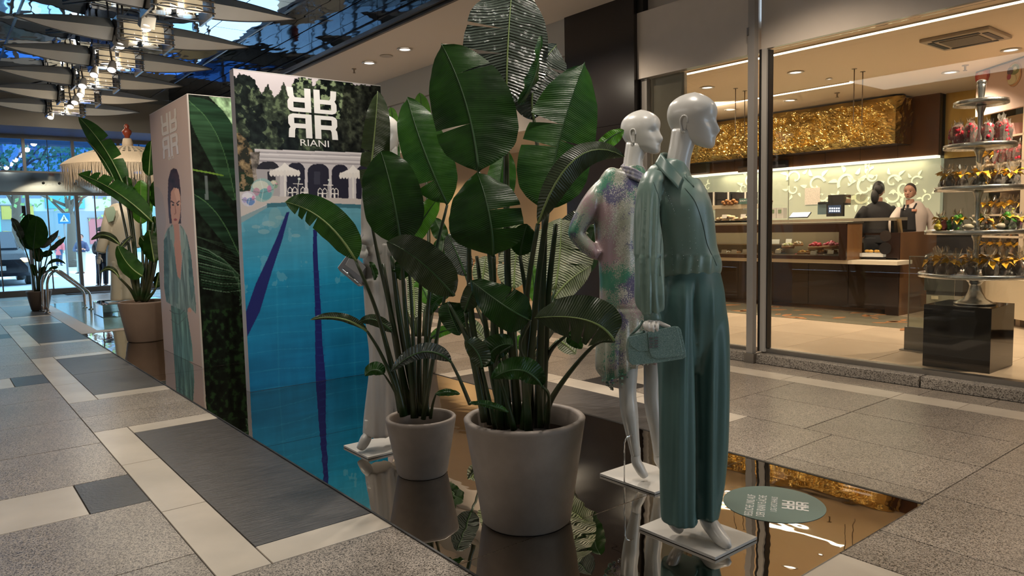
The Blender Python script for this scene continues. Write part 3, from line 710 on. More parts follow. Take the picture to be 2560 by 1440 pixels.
def sprinkler(px, py, z, lab):
    p = PZ(px, py, z); t = thing('sprinkler', p, lab, 'sprinkler')
    MB().lathe([(.035, 0), (.035, -.006), (.012, -.01), (.01, -.05), (.004, -.055)], p, 12).build('pipe', SPM, t)
    MB().lathe([(.022, -.062), (.022, -.058)], p, 12).build('deflector', SPM, t)
sprinkler(885, 172, 3.66, 'fire sprinkler head hanging from the plaster soffit above the pool panel')
sprinkler(2413, 163, 3.02, 'fire sprinkler head in the shop ceiling beside the pink wall')
sprinkler(2093, 232, 3.02, 'fire sprinkler head in the shop ceiling above the gold foil panel')
# vent
va, vb = PZ(2330, 100, 3.02), PZ(2500, 95, 3.02); cx, cy = 7.93, 2.86
vt = thing('air_vent', (cx, cy, 3.02), 'square cassette air conditioner in the shop ceiling at upper right', 'air vent')
MB().box((cx-.3, cy-.3, 2.985), (cx+.3, cy+.3, 3.02)).build('cassette_frame', mat('cream vent frame', (.45, .38, .29), .5), vt, bevel=.01)
MB().box((cx-.17, cy-.17, 2.978), (cx+.17, cy+.17, 2.985)).build('grille', mat('grey grille', (.16, .14, .11), .6, bump=.8, bscale=120), vt)
for s_ in (-1, 1):
    MB().box((cx-.2, cy+s_*.235-.025, 2.98), (cx+.2, cy+s_*.235+.025, 2.985)).build('slot', BLK, vt)
    MB().box((cx+s_*.235-.025, cy-.2, 2.98), (cx+s_*.235+.025, cy+.2, 2.985)).build('slot', BLK, vt)
# pendant rods with sign plates
for i, (a, b_) in enumerate((((2136, 172), (2157, 179)), ((1839, 221), (1862, 227)))):
    p, q = PZ(*a, 3.02), PZ(*b_, 3.02)
    t = thing('suspension_rods', p, ('pair of thin rods from the ceiling to the gold foil panel, right of the post', 'pair of thin suspension rods between mannequin head and post')[i], 'suspension rods')
    for c in (p, q):
        MB().tube([c, c-Vector((0, 0, .62))], .006, 6).build('rod', SPM, t); MB().lathe([(.03, -.004), (.03, 0)], c, 12).build('canopy', SPM, t)
# gold crumpled foil panel
GOLD = mat('crumpled gold foil', (.66, .47, .16), .24, metal=1, var=.35, vscale=3, bump=.25, bscale=16, bdist=.03)
from mathutils import noise as MN
gx = 10.6; y0, y1 = 4.67, 9.2; z0, z1 = 2.34, 2.99
gp = thing('gold_foil_panel', (gx, (y0+y1)/2, z0), 'long crumpled gold foil box hanging over the counter before walnut panelling', 'wall panel')
def crum(p, a=.075):
    v = Vector(p)
    h = abs(MN.noise(v*2.6))+.55*abs(MN.noise(v*6+Vector((3, 1, 5))))+.3*abs(MN.noise(v*11))+.22*abs(MN.noise(v*23))
    return h*a*1.9
def foil(u, v):
    y = y0+(y1-y0)*u; z = z0+(z1-z0)*v; e = min(1, u*30, v*8, (1-v)*8)
    return Vector((gx-crum((y, z, 0))*e, y, z))
MB().grid(foil, 300, 60, smooth=False).build('foil_sheet', GOLD, gp)
MB().grid(lambda u, v: Vector((gx+.52*u, y0-crum((u*.5, 9, z0+v*.6), .04)*min(1, u*9, (1-u)*9), z0+(z1-z0)*v)), 16, 22, smooth=False).build('foil_end', GOLD, gp)
MB().box((gx+.005, y0+.005, z0), (gx+.52, y1, z1)).build('box_core', SDARK, gp)
# walnut canopy wall and lit frieze
xw = 11.12
cw = struct(MB().box((xw, 4.3, 2.17), (11.34, 9.6, 3.02)).build('wall_walnut', SDARK)); cw.name = 'trim_10'
yy = 4.3
while yy < 9.5:
    MB().box((xw-.012, yy+.003, 2.17), (xw, min(yy+.55, 9.58)-.003, 3.02)).build('veneer_panel', SWOOD, cw); yy += .55
MB().box((xw-.08, 4.3, 2.13), (xw+.05, 9.6, 2.165)).build('light_shelf', emis('shelf light', (1, .93, .75), .8), cw)
lamp('AREA', (xw-.02, 6.2, 2.12), 9, (1, .90, .66), .1, sy=3.4, tgt=(11.2, 6.2, 1.0)).rotation_euler = (0, 0, 0)
FRZ = mat('frosted green glass', (.36, .36, .26), .25, emit=(.60, .62, .42), estr=.22)
FLO = mat('cream ornament', (.60, .58, .38), .5, emit=(.75, .74, .48), estr=.5)
fw = struct(MB().box((11.2, 4.3, 1.1), (11.3, 9.6, 2.13)).build('wall_frieze', FRZ)); fw.name = 'wall_back_frieze'; fw.name = 'trim_11'
MB().box((11.19, 6.62, 1.1), (11.2, 6.63, 2.13)).build('glass_joint', mat('joint', (.2, .2, .15), .4), fw)
def scroll(px, py, s, a, flip=1, n=3):
    """one acanthus branch: spiral stem plus leaves (photo pixel centre, px size)"""
    c = PX(px, py, 11.196); k = s*depth_of(c)/F; mb = MB()
    def T(x, y):
        x *= flip; X = x*math.cos(a)-y*math.sin(a); Y_ = x*math.sin(a)+y*math.cos(a); return Vector((c.x, c.y-X*k, c.z+Y_*k))
    def shape(pts): mb.prism([T(*p) for p in pts], (-.006, 0, 0))
    A = []; B = []
    for t in np.linspace(0, 1, 22):
        th = t*5.2; r = 1-.8*t; wd = .10*(1-t)+.05+.09*(t > .9)
        A.append((math.cos(th)*(r+wd), math.sin(th)*(r+wd))); B.append((math.cos(th)*(r-wd), math.sin(th)*(r-wd)))
    for i in range(21): shape([A[i], A[i+1], B[i+1], B[i]])
    for j in range(n):
        th = .5+j*1.15; bx, by = math.cos(th)*1.0, math.sin(th)*1.0; d = th+.55
        L_ = 1.0-.12*j; P_ = []
        for t in np.linspace(0, 1, 8): P_.append((bx+math.cos(d-.5*t)*L_*t-math.sin(d)*.26*math.sin(math.pi*t), by+math.sin(d-.5*t)*L_*t+math.cos(d)*.26*math.sin(math.pi*t)))
        for t in np.linspace(1, 0, 8)[1:-1]: P_.append((bx+math.cos(d-.5*t)*L_*t+math.sin(d)*.16*math.sin(math.pi*t), by+math.sin(d-.5*t)*L_*t-math.cos(d)*.16*math.sin(math.pi*t)))
        shape(P_)
    mb.build('ornament', FLO, fw)
for a in ((1875, 455, 20, .4, 1), (1860, 470, 14, 2.2, -1), (1988, 445, 22, .2, -1), (1985, 472, 16, 2.6, 1), (2040, 462, 24, .3, 1), (2055, 490, 15, 2.9, -1), (2120, 455, 26, .5, -1),
          (2165, 468, 30, .9, 1), (2150, 490, 22, 3.0, -1), (2185, 440, 22, 1.6, 1), (2110, 490, 18, 2.4, 1), (2232, 455, 20, .2, 1), (2262, 470, 22, 2.0, -1), (2290, 455, 16, .6, 1), (2235, 488, 20, 3.4, 1), (1770, 468, 10, 1., 1), (2320, 495, 14, .6, -1)):
    scroll(*a)
wl = struct(MB().box((11.18, 4.3, ZF), (11.3, 9.6, 1.1)).build('wall_lower', SWOOD)); wl.name = 'trim_12'
MB().box((10.7, 4.9, .95), (11.18, 9.5, 1.02)).build('back_counter', STEEL, wl)
ppr = tag(MB().box((11.18, PX(2050, 490, 11.18).y, PX(2020, 512, 11.18).z), (11.19, PX(2012, 490, 11.18).y, PX(2020, 470, 11.18).z)).build('paper_notice', mat('notice paper', (.62, .55, .47), .6, var=.15, vscale=60), None), 'white printed notice stuck on the green ornament frieze', 'notice')
# gold pillar, grey cabinet to the right of the walnut
GLD2 = mat('brushed gold leaf', (.50, .34, .10), .35, metal=.85, var=.2, vscale=5, stretch=(1, 1, .3))
gpl = struct(MB().box((11.25, 3.72, 2.12), (12.2, 4.28, 3.02)).build('gold_pillar', GLD2)); gpl.name = 'trim_13'
GRN = mat('grey green panel', (.20, .19, .15), .35)
MB().box((11.27, 3.72, 1.12), (12.2, 4.28, 2.11)).build('grey_panel', GRN, gpl)
MB().box((10.9, 3.3, ZF), (12.2, 4.25, 1.10)).build('black_unit', mat('black unit', (.03, .028, .027), .25), gpl)
MB().box((10.85, 3.3, 1.10), (12.2, 4.25, 1.13)).build('steel_top', STEEL, gpl)
# ---- counter
cb = thing('counter', (9.42, 5.5, ZF), 'long dark walnut serving counter with a white ledge in the shop', 'counter')
MB().box((9.46, 4.14, ZF+.06), (10.1, 9.4, .78)).build('base_cabinet', SDARK, cb)
yy = 4.16
while yy < 9.2: MB().box((9.45, yy+.004, ZF+.07), (9.46, yy+.556, .76)).build('front_panel', SDARK, cb); yy += .56
MB().box((9.40, 4.08, .735), (9.46, 9.4, .8)).build('upper_edge', SDARK, cb)
ya = PX(2243, 663, 9.05).y
MB().box((9.05, ya, .735), (9.46, 9.4, .782)).build('white_ledge', mat('cream ledge', (.62, .56, .45), .3), cb)
MB().box((9.42, 4.06, ZF), (10.5, 4.11, 1.12)).build('end_panel', SWOOD2, cb)
MB().box((9.40, 4.06, ZF), (9.425, 4.22, 1.12)).build('end_stile', SDARK, cb)
MB().box((9.46, 4.11, 1.09), (10.3, 4.6, 1.12)).build('top_panel', SDARK, cb)
# display case
xc = 9.0; yr = PX(2115, 610, xc).y; zt_, zb_ = 1.245, .785
yw0, yw1 = PX(2097, 610, xc).y, 7.6; wz1, wz0 = PX(2097, 580, xc).z, PX(2097, 641, xc).z
dc = thing('display_case', (xc, 6, .785), 'lit glass display case of cakes with a dark frame on the shop counter', 'display case')
MB().box((xc, yr, wz1), (xc+.03, 9.4, zt_)).box((xc, yr, zb_), (xc+.03, 9.4, wz0)).box((xc, yr, wz0), (xc+.03, yw0, wz1)).build('front_frame', SDARK, dc)
MB().box((xc+.03, yr, zb_), (xc+.42, yr+.03, zt_)).build('end_cheek', SWOOD2, dc)
MB().box((xc+.03, yr+.03, zb_), (xc+.42, 9.4, wz0+.01)).build('case_floor', STEEL, dc)
MB().box((xc, yr-.01, zt_), (xc+.44, 9.4, zt_+.02)).build('steel_top', STEEL, dc)
MB().box((xc+.42, yr+.03, zb_), (xc+.44, 9.4, zt_)).build('back_sheet', mat('case back', (.24, .19, .12), .3), dc)
MB().box((xc+.012, yw0, wz0), (xc+.016, 9.4, wz1)).build('front_glass', SG, dc)
MB().box((xc+.2, yw0+.9, wz0+.13), (xc+.42, 9.4, wz0+.145)).build('glass_shelf', STEEL, dc)
lamp('AREA', (xc+.2, 6.2, zt_-.01), 5, (1, .9, .72), .12, sy=2.8, tgt=(xc+.2, 6.2, 0)).rotation_euler = (0, 0, 0)
# rear glass counter with curved sneeze guard
gc = thing('glass_counter', (9.6, 4.5, 1.12), 'glass topped serving counter with rounded rail behind the cake display', 'counter')
yg = PX(2255, 545, 9.7).y
MB().box((9.5, yg, 1.27), (9.86, 9.4, 1.31)).build('top_rail', mat('pale metal rail', (.48, .43, .34), .25, metal=.6), gc)
MB().grid(lambda u, v: Vector((9.5-.06*math.sin(v*1.57), yg+(9.4-yg)*u, 1.27-.14*v)), 4, 8).build('curved_glass', SG, gc)
MB().box((9.46, yg+.0, .80), (9.86, yg+.03, 1.27)).build('end_glass', glassmat('smoke glass', (.45, .42, .38), .05), gc)
MB().obox((9.6, yg-.02, 1.19), (.02, 0, 0), (0, .02, 0), (-.03, 0, .10)).build('rail_bracket', mat('brass edge', (.5, .36, .18), .3, metal=.5), gc)
# small shelf of trays seen to the right of the case
tr_ = thing('side_tray', (9.4, 4.4, .85), 'white lit tray with yellow cakes right of the walnut case end', 'tray')
MB().box((9.36, 4.24, .815), (9.6, 4.56, .86)).build('tray', mat('white tray', (.62, .6, .55), .3, emit=(.6, .58, .5), estr=.12), tr_)
for k in range(4): MB().sphere((9.42+.03*(k % 2), 4.3+.06*k, .885), .024, 8, 6, (1, 1.5, .8)).build('cake', mat('yellow cake', (.6, .33, .05), .5), tr_)
bd = tag(MB().lathe([(.075, 0), (.075, .006)], PX(2213, 621, 9.35), 28, axis=(-1, 0, 0), smooth=False).build('round_sign', mat('black sign', (.012, .01, .01), .3), None), 'round black lettered sticker low on the glass right of the walnut case end', 'sign')
pz = PX(2213, 621, 9.335)
for i, t_ in enumerate(('---- ---', '-- --- --', '--- ----')): pass
bd2 = tag(MB().lathe([(.07, 0), (.07, .004)], PX(2214, 590, 9.40), 28, axis=(-1, 0, 0), smooth=False).build('round_sign', mat('brown sign', (.03, .022, .018), .3), None), 'faint dark round sticker above the black one on the counter glass', 'sign')
# cakes and price cards
rr = random.Random(11)
def cake(px, py, rad, cols, lab, cat='cake', hmul=.8, X=9.2, grp=None, n=14):
    p = PX(px, py, X); base = thing('cake', p, lab, cat, grp); r = rad*depth_of(p)/F
    MB().lathe([(r*.9, 0), (r, r*.3), (r*.92, r*.42)], p, 16).build('crust', mat('tart crust', (.38, .2, .08), .6), base)
    for ci, c in enumerate(cols):
        mb = MB()
        for k in range(n):
            a = rr.uniform(0, 6.28); q = r*.8*math.sqrt(rr.random()); mb.sphere(p+Vector((math.cos(a)*q, math.sin(a)*q, r*.45+r*hmul*.6*(1-q/r)*rr.uniform(.6, 1))), r*.2, 6, 5)
        mb.build('topping', mat('topping %s' % (c,), c, .3), base)
PK = (.62, .05, .10); RD = (.5, .03, .04); YL = (.65, .42, .08); OR = (.65, .25, .03); WC = (.66, .58, .45); GNN = (.5, .5, .2)
CK = [(2040, 620, 20, [PK, RD], 'pink topped cake on the upper level, left of two'), (2078, 618, 20, [PK, (.7, .2, .25)], 'pink berry cake at the right end of the lit case'),
      (2005, 632, 12, [OR, YL], 'orange slices tart left of the centre of the lit case'), (2028, 631, 12, [OR, YL], 'orange glazed tart under the left pink cake'), (2055, 630, 12, [OR, WC], 'orange and cream tart between both pink cakes'), (2083, 631, 12, [YL, OR], 'golden fruit tart at the right front of the lit case'),
      (1990, 640, 10, [PK, RD], 'small red tart in the front row, leftmost of the red ones'), (2008, 641, 10, [PK, RD], 'small crimson tart second in the front row'), (2022, 641, 10, [RD, PK], 'small dark red tart third in the front row'), (2046, 641, 10, [PK, RD], 'small red tart in the front row behind a price card'), (2060, 641, 10, [PK, WC], 'small pink tart in the front row near the right price card'),
      (1970, 617, 16, [WC, GNN], 'cream and lime cake left of the pink cakes'), (1995, 611, 13, [WC, (.4, .25, .1)], 'cream topped tart behind the lime cake'), (1950, 628, 12, [WC, YL], 'pale yellow tart with cream curls'), (1930, 632, 8, [(.3, .15, .05), YL], 'small chocolate cake with gold topping near the post'), (1918, 641, 9, [(.15, .08, .04), WC], 'small dark chocolate cake beside the white post'),
      (1865, 630, 9, [WC, YL], 'cream biscuit pile left of the post, right heap'), (1845, 631, 9, [WC, OR], 'cream biscuit pile in the middle of the left tray'), (1822, 631, 9, [WC, WC], 'cream biscuit pile at the left end of the tray')]
for px, py, r, cols, lab in CK: cake(px, py+4, r, cols, lab, X=9.16 if py > 636 else 9.22)
def card(px, py, w_, h_, X, lab, grp=None):
    p = PX(px, py, X); k = depth_of(p)/F
    return tag(MB().obox(p, (.003, 0, 0), (0, w_*k/2, 0), (.006, 0, h_*k/2)).build('price_card', mat('card paper', (.66, .62, .54), .6), None), lab, 'price card', grp)
for px, py in ((1911, 629), (1945, 629), (2033, 632), (2077, 630), (1863, 628), (1835, 629), (1810, 629), (2062, 642), (2100, 632)):
    if px < 2097: card(px, py, 15, 9, 9.1, 'small blank price card before the cakes in the lit case, %s from left' % ORD[sorted([1911, 1945, 2033, 2077, 1863, 1835, 1809, 2062]).index(px if px != 1810 else 1809)], 'price cards in the lit case')
card(1934, 605, 32, 13, 9.3, 'wide blank card at the back of the lit case beside the post'); card(1972, 602, 16, 9, 9.3, 'small blank card behind the lime cake')
# things standing on the counter: items left of the post
def boxpx(x0, y0, x1, y1, X, dp, mt, name, lab, cat, grp=None, parent=None, bevel=0):
    a, b_ = PX(x0, (y0+y1)/2, X), PX(x1, (y0+y1)/2, X); c = (x0+x1)/2; t, b2_ = PX(c, y0, X).z, PX(c, y1, X).z
    o = MB().box((X, a.y, b2_), (X+dp, b_.y, t)).build(name, mt, parent, bevel)
    if parent is None: tag(o, lab, cat, grp)
    return o
LID = mat('matt black box', (.018, .017, .018), .5); RIB = mat('white ribbon', (.66, .62, .55), .4)
for i, (x0, x1) in enumerate(((1757, 1791), (1793, 1828), (1830, 1876))):
    for j, (y0_, y1_) in enumerate(((481, 498), (499, 520))):
        lab = ('%s matt black gift box with white ribbon, %s' % (('upper', 'lower')[j], ('nearest the mannequin shoulder', 'in the middle of three stacks', 'against the white post')[i]))
        t = thing('gift_box', PX((x0+x1)/2, y1_, 9.95), lab, 'gift box', None)
        boxpx(x0, y0_, x1, y1_, 9.95, .2, LID, 'box', '', '', None, t); boxpx((x0+x1)/2+8, y0_-1, (x0+x1)/2+12, y1_, 9.945, .01, RIB, 'ribbon', '', '', None, t)
boxpx(1758, 512, 1878, 523, 9.8, .3, mat('cream shelf', (.6, .52, .38), .4), 'chocolate_rack', 'cream shelf carrying chocolates left of the white post', 'shelf')
ck_ = bpy.data.objects['chocolate_rack']; v_ = [tuple(v.co) for v in ck_.data.vertices]; ym_ = [min(v[1] for v in v_), max(v[1] for v in v_)]
for yq in (ym_[0]+.02, ym_[1]-.05): MB().box((9.82, yq, 1.315), (9.86, yq+.03, min(v[2] for v in v_))).build('rack_leg', STEEL, ck_)
boxpx(1848, 496, 1880, 510, 9.78, .01, mat('teal card', (.10, .20, .17), .5), 'small_sign', 'teal card with white letters beside the chocolates', 'sign')
placetext('LEMON TARTE', .03, PX(1864, 502, 9.775), (0, -1, 0), (0, 0, 1), LOGOW, bpy.data.objects['small_sign'])
for k, (px, py) in enumerate(((1808, 506), (1817, 502), (1826, 505), (1834, 501), (1840, 506), (1822, 509), (1830, 509), (1812, 510))):
    o = MB().sphere(PX(px, py, 9.8), .03, 8, 6, (1, 1.2, .9)).build('chocolate', mat('amber chocolate', (.30, .13, .04), .3), None); tag(o, 'amber wrapped chocolate before the black gift boxes, %s in the heap counted from the left' % ORD[sorted([1808, 1817, 1826, 1834, 1840, 1822, 1830.5, 1812]).index(px if k != 6 else 1830.5)], 'chocolate', 'chocolates before the gift boxes')
for k, (px, py) in enumerate(((1797, 548), (1808, 546), (1820, 541), (1830, 543), (1842, 547), (1856, 548), (1866, 545), (1814, 549), (1836, 549), (1874, 549))):
    o = MB().sphere(PX(px, py, 9.6), .045, 10, 6, (1, 1.5, .6)).build('croissant', mat('pale pastry', (.60, .42, .24), .6, bump=.5, bscale=40), None); tag(o, 'pale pastry on the glass covered tray, %s from the left' % ORD[sorted([1797, 1808, 1820, 1830, 1842, 1856, 1866, 1814, 1836, 1874]).index(px)], 'pastry', 'pastries on the glass covered tray')
boxpx(1782, 551, 1880, 556, 9.5, .3, STEEL, 'pastry_tray', 'steel tray under the pale pastries left of the post', 'tray')
o = MB().grid(lambda u, v: PX(1788+92*u, 522+26*v, 9.75-.2*v), 6, 4).build('tray_cover', SG, None); tag(o, 'clear slanted cover over the pale pastries', 'cover')
for i, (px, py) in enumerate(((1811, 541), (1858, 540))):
    card(px, py, 14, 9, 9.5, ('left', 'right')[i]+' white price card on the glass covered pastry tray')
lj = thing('lollipop_jar', PX(1915, 545, 9.75), 'jar of striped sweets with a yellow bow right of the post', 'jar')
MB().lathe([(.05, 0), (.07, .04), (.07, .10), (.04, .13)], PX(1915, 550, 9.75), 14).build('yellow_base', mat('yellow wrap', (.6, .42, .05), .4), lj)
mb = MB(); mb2 = MB()
for k in range(30):
    p = PX(1915+rr.uniform(-14, 14), 515+rr.uniform(-16, 14), 9.75); (mb if k % 2 else mb2).sphere(p, .022, 6, 5)
mb.build('sweets', mat('choc', (.10, .05, .03), .4), lj); mb2.build('sweets', mat('cream sweets', (.5, .42, .3), .4), lj)
for i, (x0, x1) in enumerate(((1926, 1940), (1941, 1958))):
    t = thing('gift_bag', PX((x0+x1)/2, 545, 9.72), ('slim white gift bag with green emblem, left of the pair on the counter', 'slim white gift bag with green emblem, right of the pair on the counter')[i], 'gift bag')
    boxpx(x0, 520, x1, 546, 9.72, .1, WHITEP, 'bag', '', '', None, t); boxpx(x0+4, 524, x1-5, 533, 9.715, .004, mat('green emblem', (.2, .28, .16), .5), 'emblem', '', '', None, t)
tb = thing('tablet', PX(2000, 540, 9.7), 'tablet computer with a pale blue screen lying tilted on the counter', 'tablet')
pc = PX(2000, 538, 9.7); MB().obox(pc, (.05, 0, .035), (0, .145, 0), (-.003, 0, .005)).build('case', BLK, tb)
MB().obox(pc+Vector((-.004, 0, .008)), (.045, 0, .031), (0, .135, 0), (-.001, 0, .001)).build('screen', emis('tablet screen', (.5, .6, .9), .8), tb)
jr = thing('drink_dispenser', PX(2055, 540, 9.9), 'small clear dispenser with blue grey contents beside the till', 'container')
boxpx(2044, 507, 2066, 536, 9.9, .12, mat('blue grey contents', (.12, .18, .2), .3), 'tank', '', '', None, jr); boxpx(2045, 505, 2065, 510, 9.89, .14, BLK, 'lid', '', '', None, jr)
tl = thing('till', PX(2088, 540, 9.9), 'black till with a lit touch screen full of small keys', 'till')
boxpx(2066, 508, 2107, 541, 9.88, .05, BLK, 'screen_body', '', '', None, tl)
boxpx(2070, 513, 2102, 533, 9.875, .004, mat('dark screen', (.02, .03, .05), .2, emit=(.03, .05, .09), estr=.6), 'screen', '', '', None, tl)
for i in range(5):
    for j in range(2): boxpx(2073+i*5.6, 519+j*6.5, 2076.6+i*5.6, 523+j*6.5, 9.87, .003, emis('key light', (.6, .75, 1), .9), 'key', '', '', None, tl)
boxpx(2070, 487, 2108, 508, 9.95, .2, mat('black machine', (.03, .03, .03), .3), 'coffee_machine', 'black machine standing behind the till', 'machine')
boxpx(2108, 487, 2150, 512, 9.95, .22, glassmat('clear acrylic', (.85, .85, .8), .08), 'acrylic_cover', 'clear acrylic cover right of the till', 'cover')
boxpx(1925, 402, 1963, 420, 11.0, .1, mat('dark carton', (.03, .025, .03), .5), 'carton', 'dark flat carton on the ledge under the walnut panelling right of the post', 'carton')
boxpx(1845, 415, 1876, 430, 11.0, .1, mat('grey carton', (.13, .09, .06), .5), 'carton', 'dull grey carton on the ledge left of the post', 'carton')
boxpx(1716, 406, 1766, 434, 11.0, .1, mat('taupe box', (.16, .12, .09), .5), 'carton', 'large taupe carton on the ledge beside the mannequin collar', 'carton')
# ---- pink diagonal wall with shelves
A0 = Vector((9.9, 3.42, 0)); dW = Vector((-.62, -.78, 0)).normalized(); nW = Vector((-dW.y, dW.x, 0))
if nW.dot(A0-CAM) < 0: nW = -nW         # points away from the camera
def PW(px, py, off=0): return PN(px, py, A0+nW*off, nW)
PINK = mat('pale pink wall', (.60, .44, .38), .5); CREAM = mat('cream joinery', (.58, .48, .36), .45)
def wallquad(mb, pts, th): mb.prism(pts, nW*th)
pw = struct(MB().build('wall_pink', PINK)) if False else None
mb = MB(); a = PW(2442, 174); b_ = PW(2442, 292)
L1 = 3.2
def alongz(s_, z): return Vector((a.x, a.y, 0))+dW*s_+Vector((0, 0, z))
wallquad(mb, [alongz(0, b_.z), alongz(L1, b_.z), alongz(L1, 3.02), alongz(0, 3.02)], .05)
pk = struct(mb.build('wall_front', PINK)); pk.name = 'wall_front'
mb = MB(); wallquad(mb, [alongz(0, 3.005), alongz(L1, 3.005), alongz(L1, 3.02), alongz(0, 3.02)], -.01); mb.build('shadow_joint', BLK, pk)
def blobprint(px, py, w_, h_, cols, lab):
    c = PW(px, py, -.004); k = depth_of(c)/F; f = 1; wk = (PW(px+w_/2, py)-PW(px-w_/2, py)).length/w_
    t = thing('tart_picture', c, lab, 'picture')
    for i, (dx, dy, rw, rh, col) in enumerate(cols):
        cc = c+dW*(dx*w_*wk)+Vector((0, 0, dy*h_*k))
        pts = [cc+dW*(math.cos(t_*.3927)*rw*w_*wk)+Vector((0, 0, math.sin(t_*.3927)*rh*h_*k)) for t_ in range(16)]
        MB().prism([p-nW*.001*i for p in pts], -nW*.001).build('printed_shape', mat('print %s' % (col,), col, .4), t)
blobprint(2456, 187, 36, 52, [(0, 0, .5, .5, (.42, .06, .05)), (-.03, .06, .36, .36, (.55, .10, .09)), (.02, -.12, .3, .25, (.6, .2, .16)), (.05, .3, .14, .12, (.05, .05, .02)), (-.1, .1, .2, .06, (.65, .4, .35))], 'printed picture of a red glazed tart on the pink wall')
blobprint(2535, 186, 36, 60, [(0, 0, .5, .5, (.48, .26, .12)), (0, .03, .42, .42, (.58, .46, .28)), (.05, .2, .32, .22, (.20, .24, .10)), (.08, .22, .12, .09, (.6, .58, .4)), (-.25, .18, .2, .16, (.05, .03, .05)), (-.1, -.2, .3, .2, (.6, .55, .35)), (-.3, -.05, .14, .12, (.3, .03, .06))], 'printed picture of a fruit tart with kiwi on the pink wall')
sh = thing('shelving_unit', alongz(1, 0), 'cream built-in shelving full of cellophane bags under the pink wall', 'shelving')
mb = MB(); wallquad(mb, [alongz(-.1, ZF)+nW*.4, alongz(L1, ZF)+nW*.4, alongz(L1, b_.z)+nW*.4, alongz(-.1, b_.z)+nW*.4], .03); mb.build('back_panel', mat('tan shelf back', (.40, .27, .15), .6), sh)
def shelf(px, py, name='shelf', th=.022, s0=0, s1=L1, out=0.):
    z = PW(px, py).z; mb = MB(); mb.prism([alongz(s0, z)+nW*-out, alongz(s1, z)+nW*-out, alongz(s1, z)+nW*.4, alongz(s0, z)+nW*.4], (0, 0, -th)); mb.build(name, CREAM, sh); return z
zs = [shelf(2506, 341, s0=0), shelf(2449, 413), shelf(2463, 476), shelf(2500, 535), shelf(2500, 590), shelf(2500, 640)]
s_post = (PW(2557, 400)-Vector((a.x, a.y, 0))).dot(dW)
mb = MB(); mb.prism([alongz(s_post-.02, ZF), alongz(s_post+.05, ZF), alongz(s_post+.05, ZF)+nW*.4, alongz(s_post-.02, ZF)+nW*.4], (0, 0, b_.z-ZF)); mb.build('upright', CREAM, sh)
mb = MB(); z = PW(2480, 690).z; mb.prism([alongz(.0, ZF+.1)-nW*.15, alongz(L1, ZF+.1)-nW*.15, alongz(L1, ZF+.1)+nW*.4, alongz(.0, ZF+.1)+nW*.4], (0, 0, z-ZF-.1)); mb.build('base_cabinet', mat('cream cabinet', (.50, .42, .30), .35), sh)
kb = tag(MB().box((9.3, 3.3, ZF+.35), (9.7, 3.72, .86)).build('black_bin', mat('black bin', (.03, .032, .03), .4), None), 'black bin unit behind the silver stand beside the counter end', 'bin')
boxpx(2328, 745-5, 2345, 753-5, 9.28, .01, mat('cream label', (.5, .45, .33), .5), 'label_holder', '', '', None, kb)
kb2 = MB().box((9.32, 3.32, ZF+.30), (9.68, 3.70, ZF+.35)).build('plinth', BLK, kb)
MB().box((9.32, 3.32, ZF), (9.68, 3.70, ZF+.30)).build('lower_door', GRN, kb)
# ---- freestanding glass sheet
gs = thing('glass_screen', (6.95, 2.75, ZF), 'freestanding clear glass sheet with steel foot beside the black cube', 'glass screen')
gy0, gy1, gX = PX(2272, 700, 7.0).y, 2.55, 7.0; gzt = PX(2290, 641, 7.0).z
MB().box((gX, gy1, ZF+.02), (gX+.008, gy0, gzt)).build('glass', glassmat('edge glass', (.90, .92, .88), .09), gs)
for (a_, b2) in (((gX-.001, gy0-.004, ZF+.22), (gX+.009, gy0+.002, gzt)), ((gX-.001, gy1, gzt-.004), (gX+.009, gy0, gzt+.002))): MB().box(a_, b2).build('glass_edge', mat('bright glass edge', (.35, .33, .27), .3), gs)
MB().box((gX-.02, gy1, ZF), (gX+.03, gy0+.02, ZF+.22)).build('steel_foot', mat('satin steel', (.22, .21, .19), .4, metal=.3), gs)
MB().box((gX-.05, gy1, ZF), (gX+.06, gy0+.05, ZF+.012)).build('base_plate', STEEL, gs)
# ---- black cube and tiered silver stand
BC = mat('black acrylic', (.010, .008, .007), .06)
cu = tag(MB().box((6.355, 2.05, ZF), (6.86, 2.54, .59)).build('black_cube', BC, None, bevel=.002), 'glossy black cube pedestal under the tiered silver stand', 'pedestal')
SILV = mat('hammered silver', (.62, .64, .64), .26, metal=1, bump=.25, bscale=28, bdist=.01)
sc_ = Vector((6.62, 2.26, .59))
def zst(px, py): return PY(px, py, sc_.y).z
sx = lambda r_px, px=2437: r_px*depth_of(sc_)/F
ts = thing('tiered_stand', sc_, 'tall silver five tier cake stand filled with cellophane sweet bags', 'cake stand')
tiers = [(2436, 684, 124), (2438, 577, 112), (2433, 470, 93), (2438, 367, 76), (2438, 262, 57)]
T = []
for i, (px, py, r) in enumerate(tiers):
    z = PD(px, py, depth_of(sc_)).z; T.append((z, sx(r)))
r0 = T[0][1]
MB().lathe([(.145, 0), (.15, .012), (.13, .018), (.08, .045), (.052, .10), (.042, .15), (.05, .175), (.075, .20), (.07, T[0][0]-.59-.012)], sc_, 32).build('foot', SILV, ts)
for i, (z, r) in enumerate(T):
    c = Vector((sc_.x, sc_.y, z))
    MB().lathe([(.02, -.03), (r*.7, -.012), (r*.97, -.006), (r, -.024), (r+.006, -.024), (r+.006, .008), (r-.002, .012), (r-.006, .002), (.02, .0)], c, 48).build('tier_plate', SILV, ts)
    if i < 4:
        h = T[i+1][0]-z
        MB().lathe([(.022, .0), (.03, .02), (.021, .05), (.019, h*.5), (.022, h*.75), (.036, h-.045), (.04, h-.03)], c, 20).build('stem', SILV, ts)
c = Vector((sc_.x, sc_.y, T[4][0])); ht = PD(2437, 208, depth_of(sc_)).z-T[4][0]
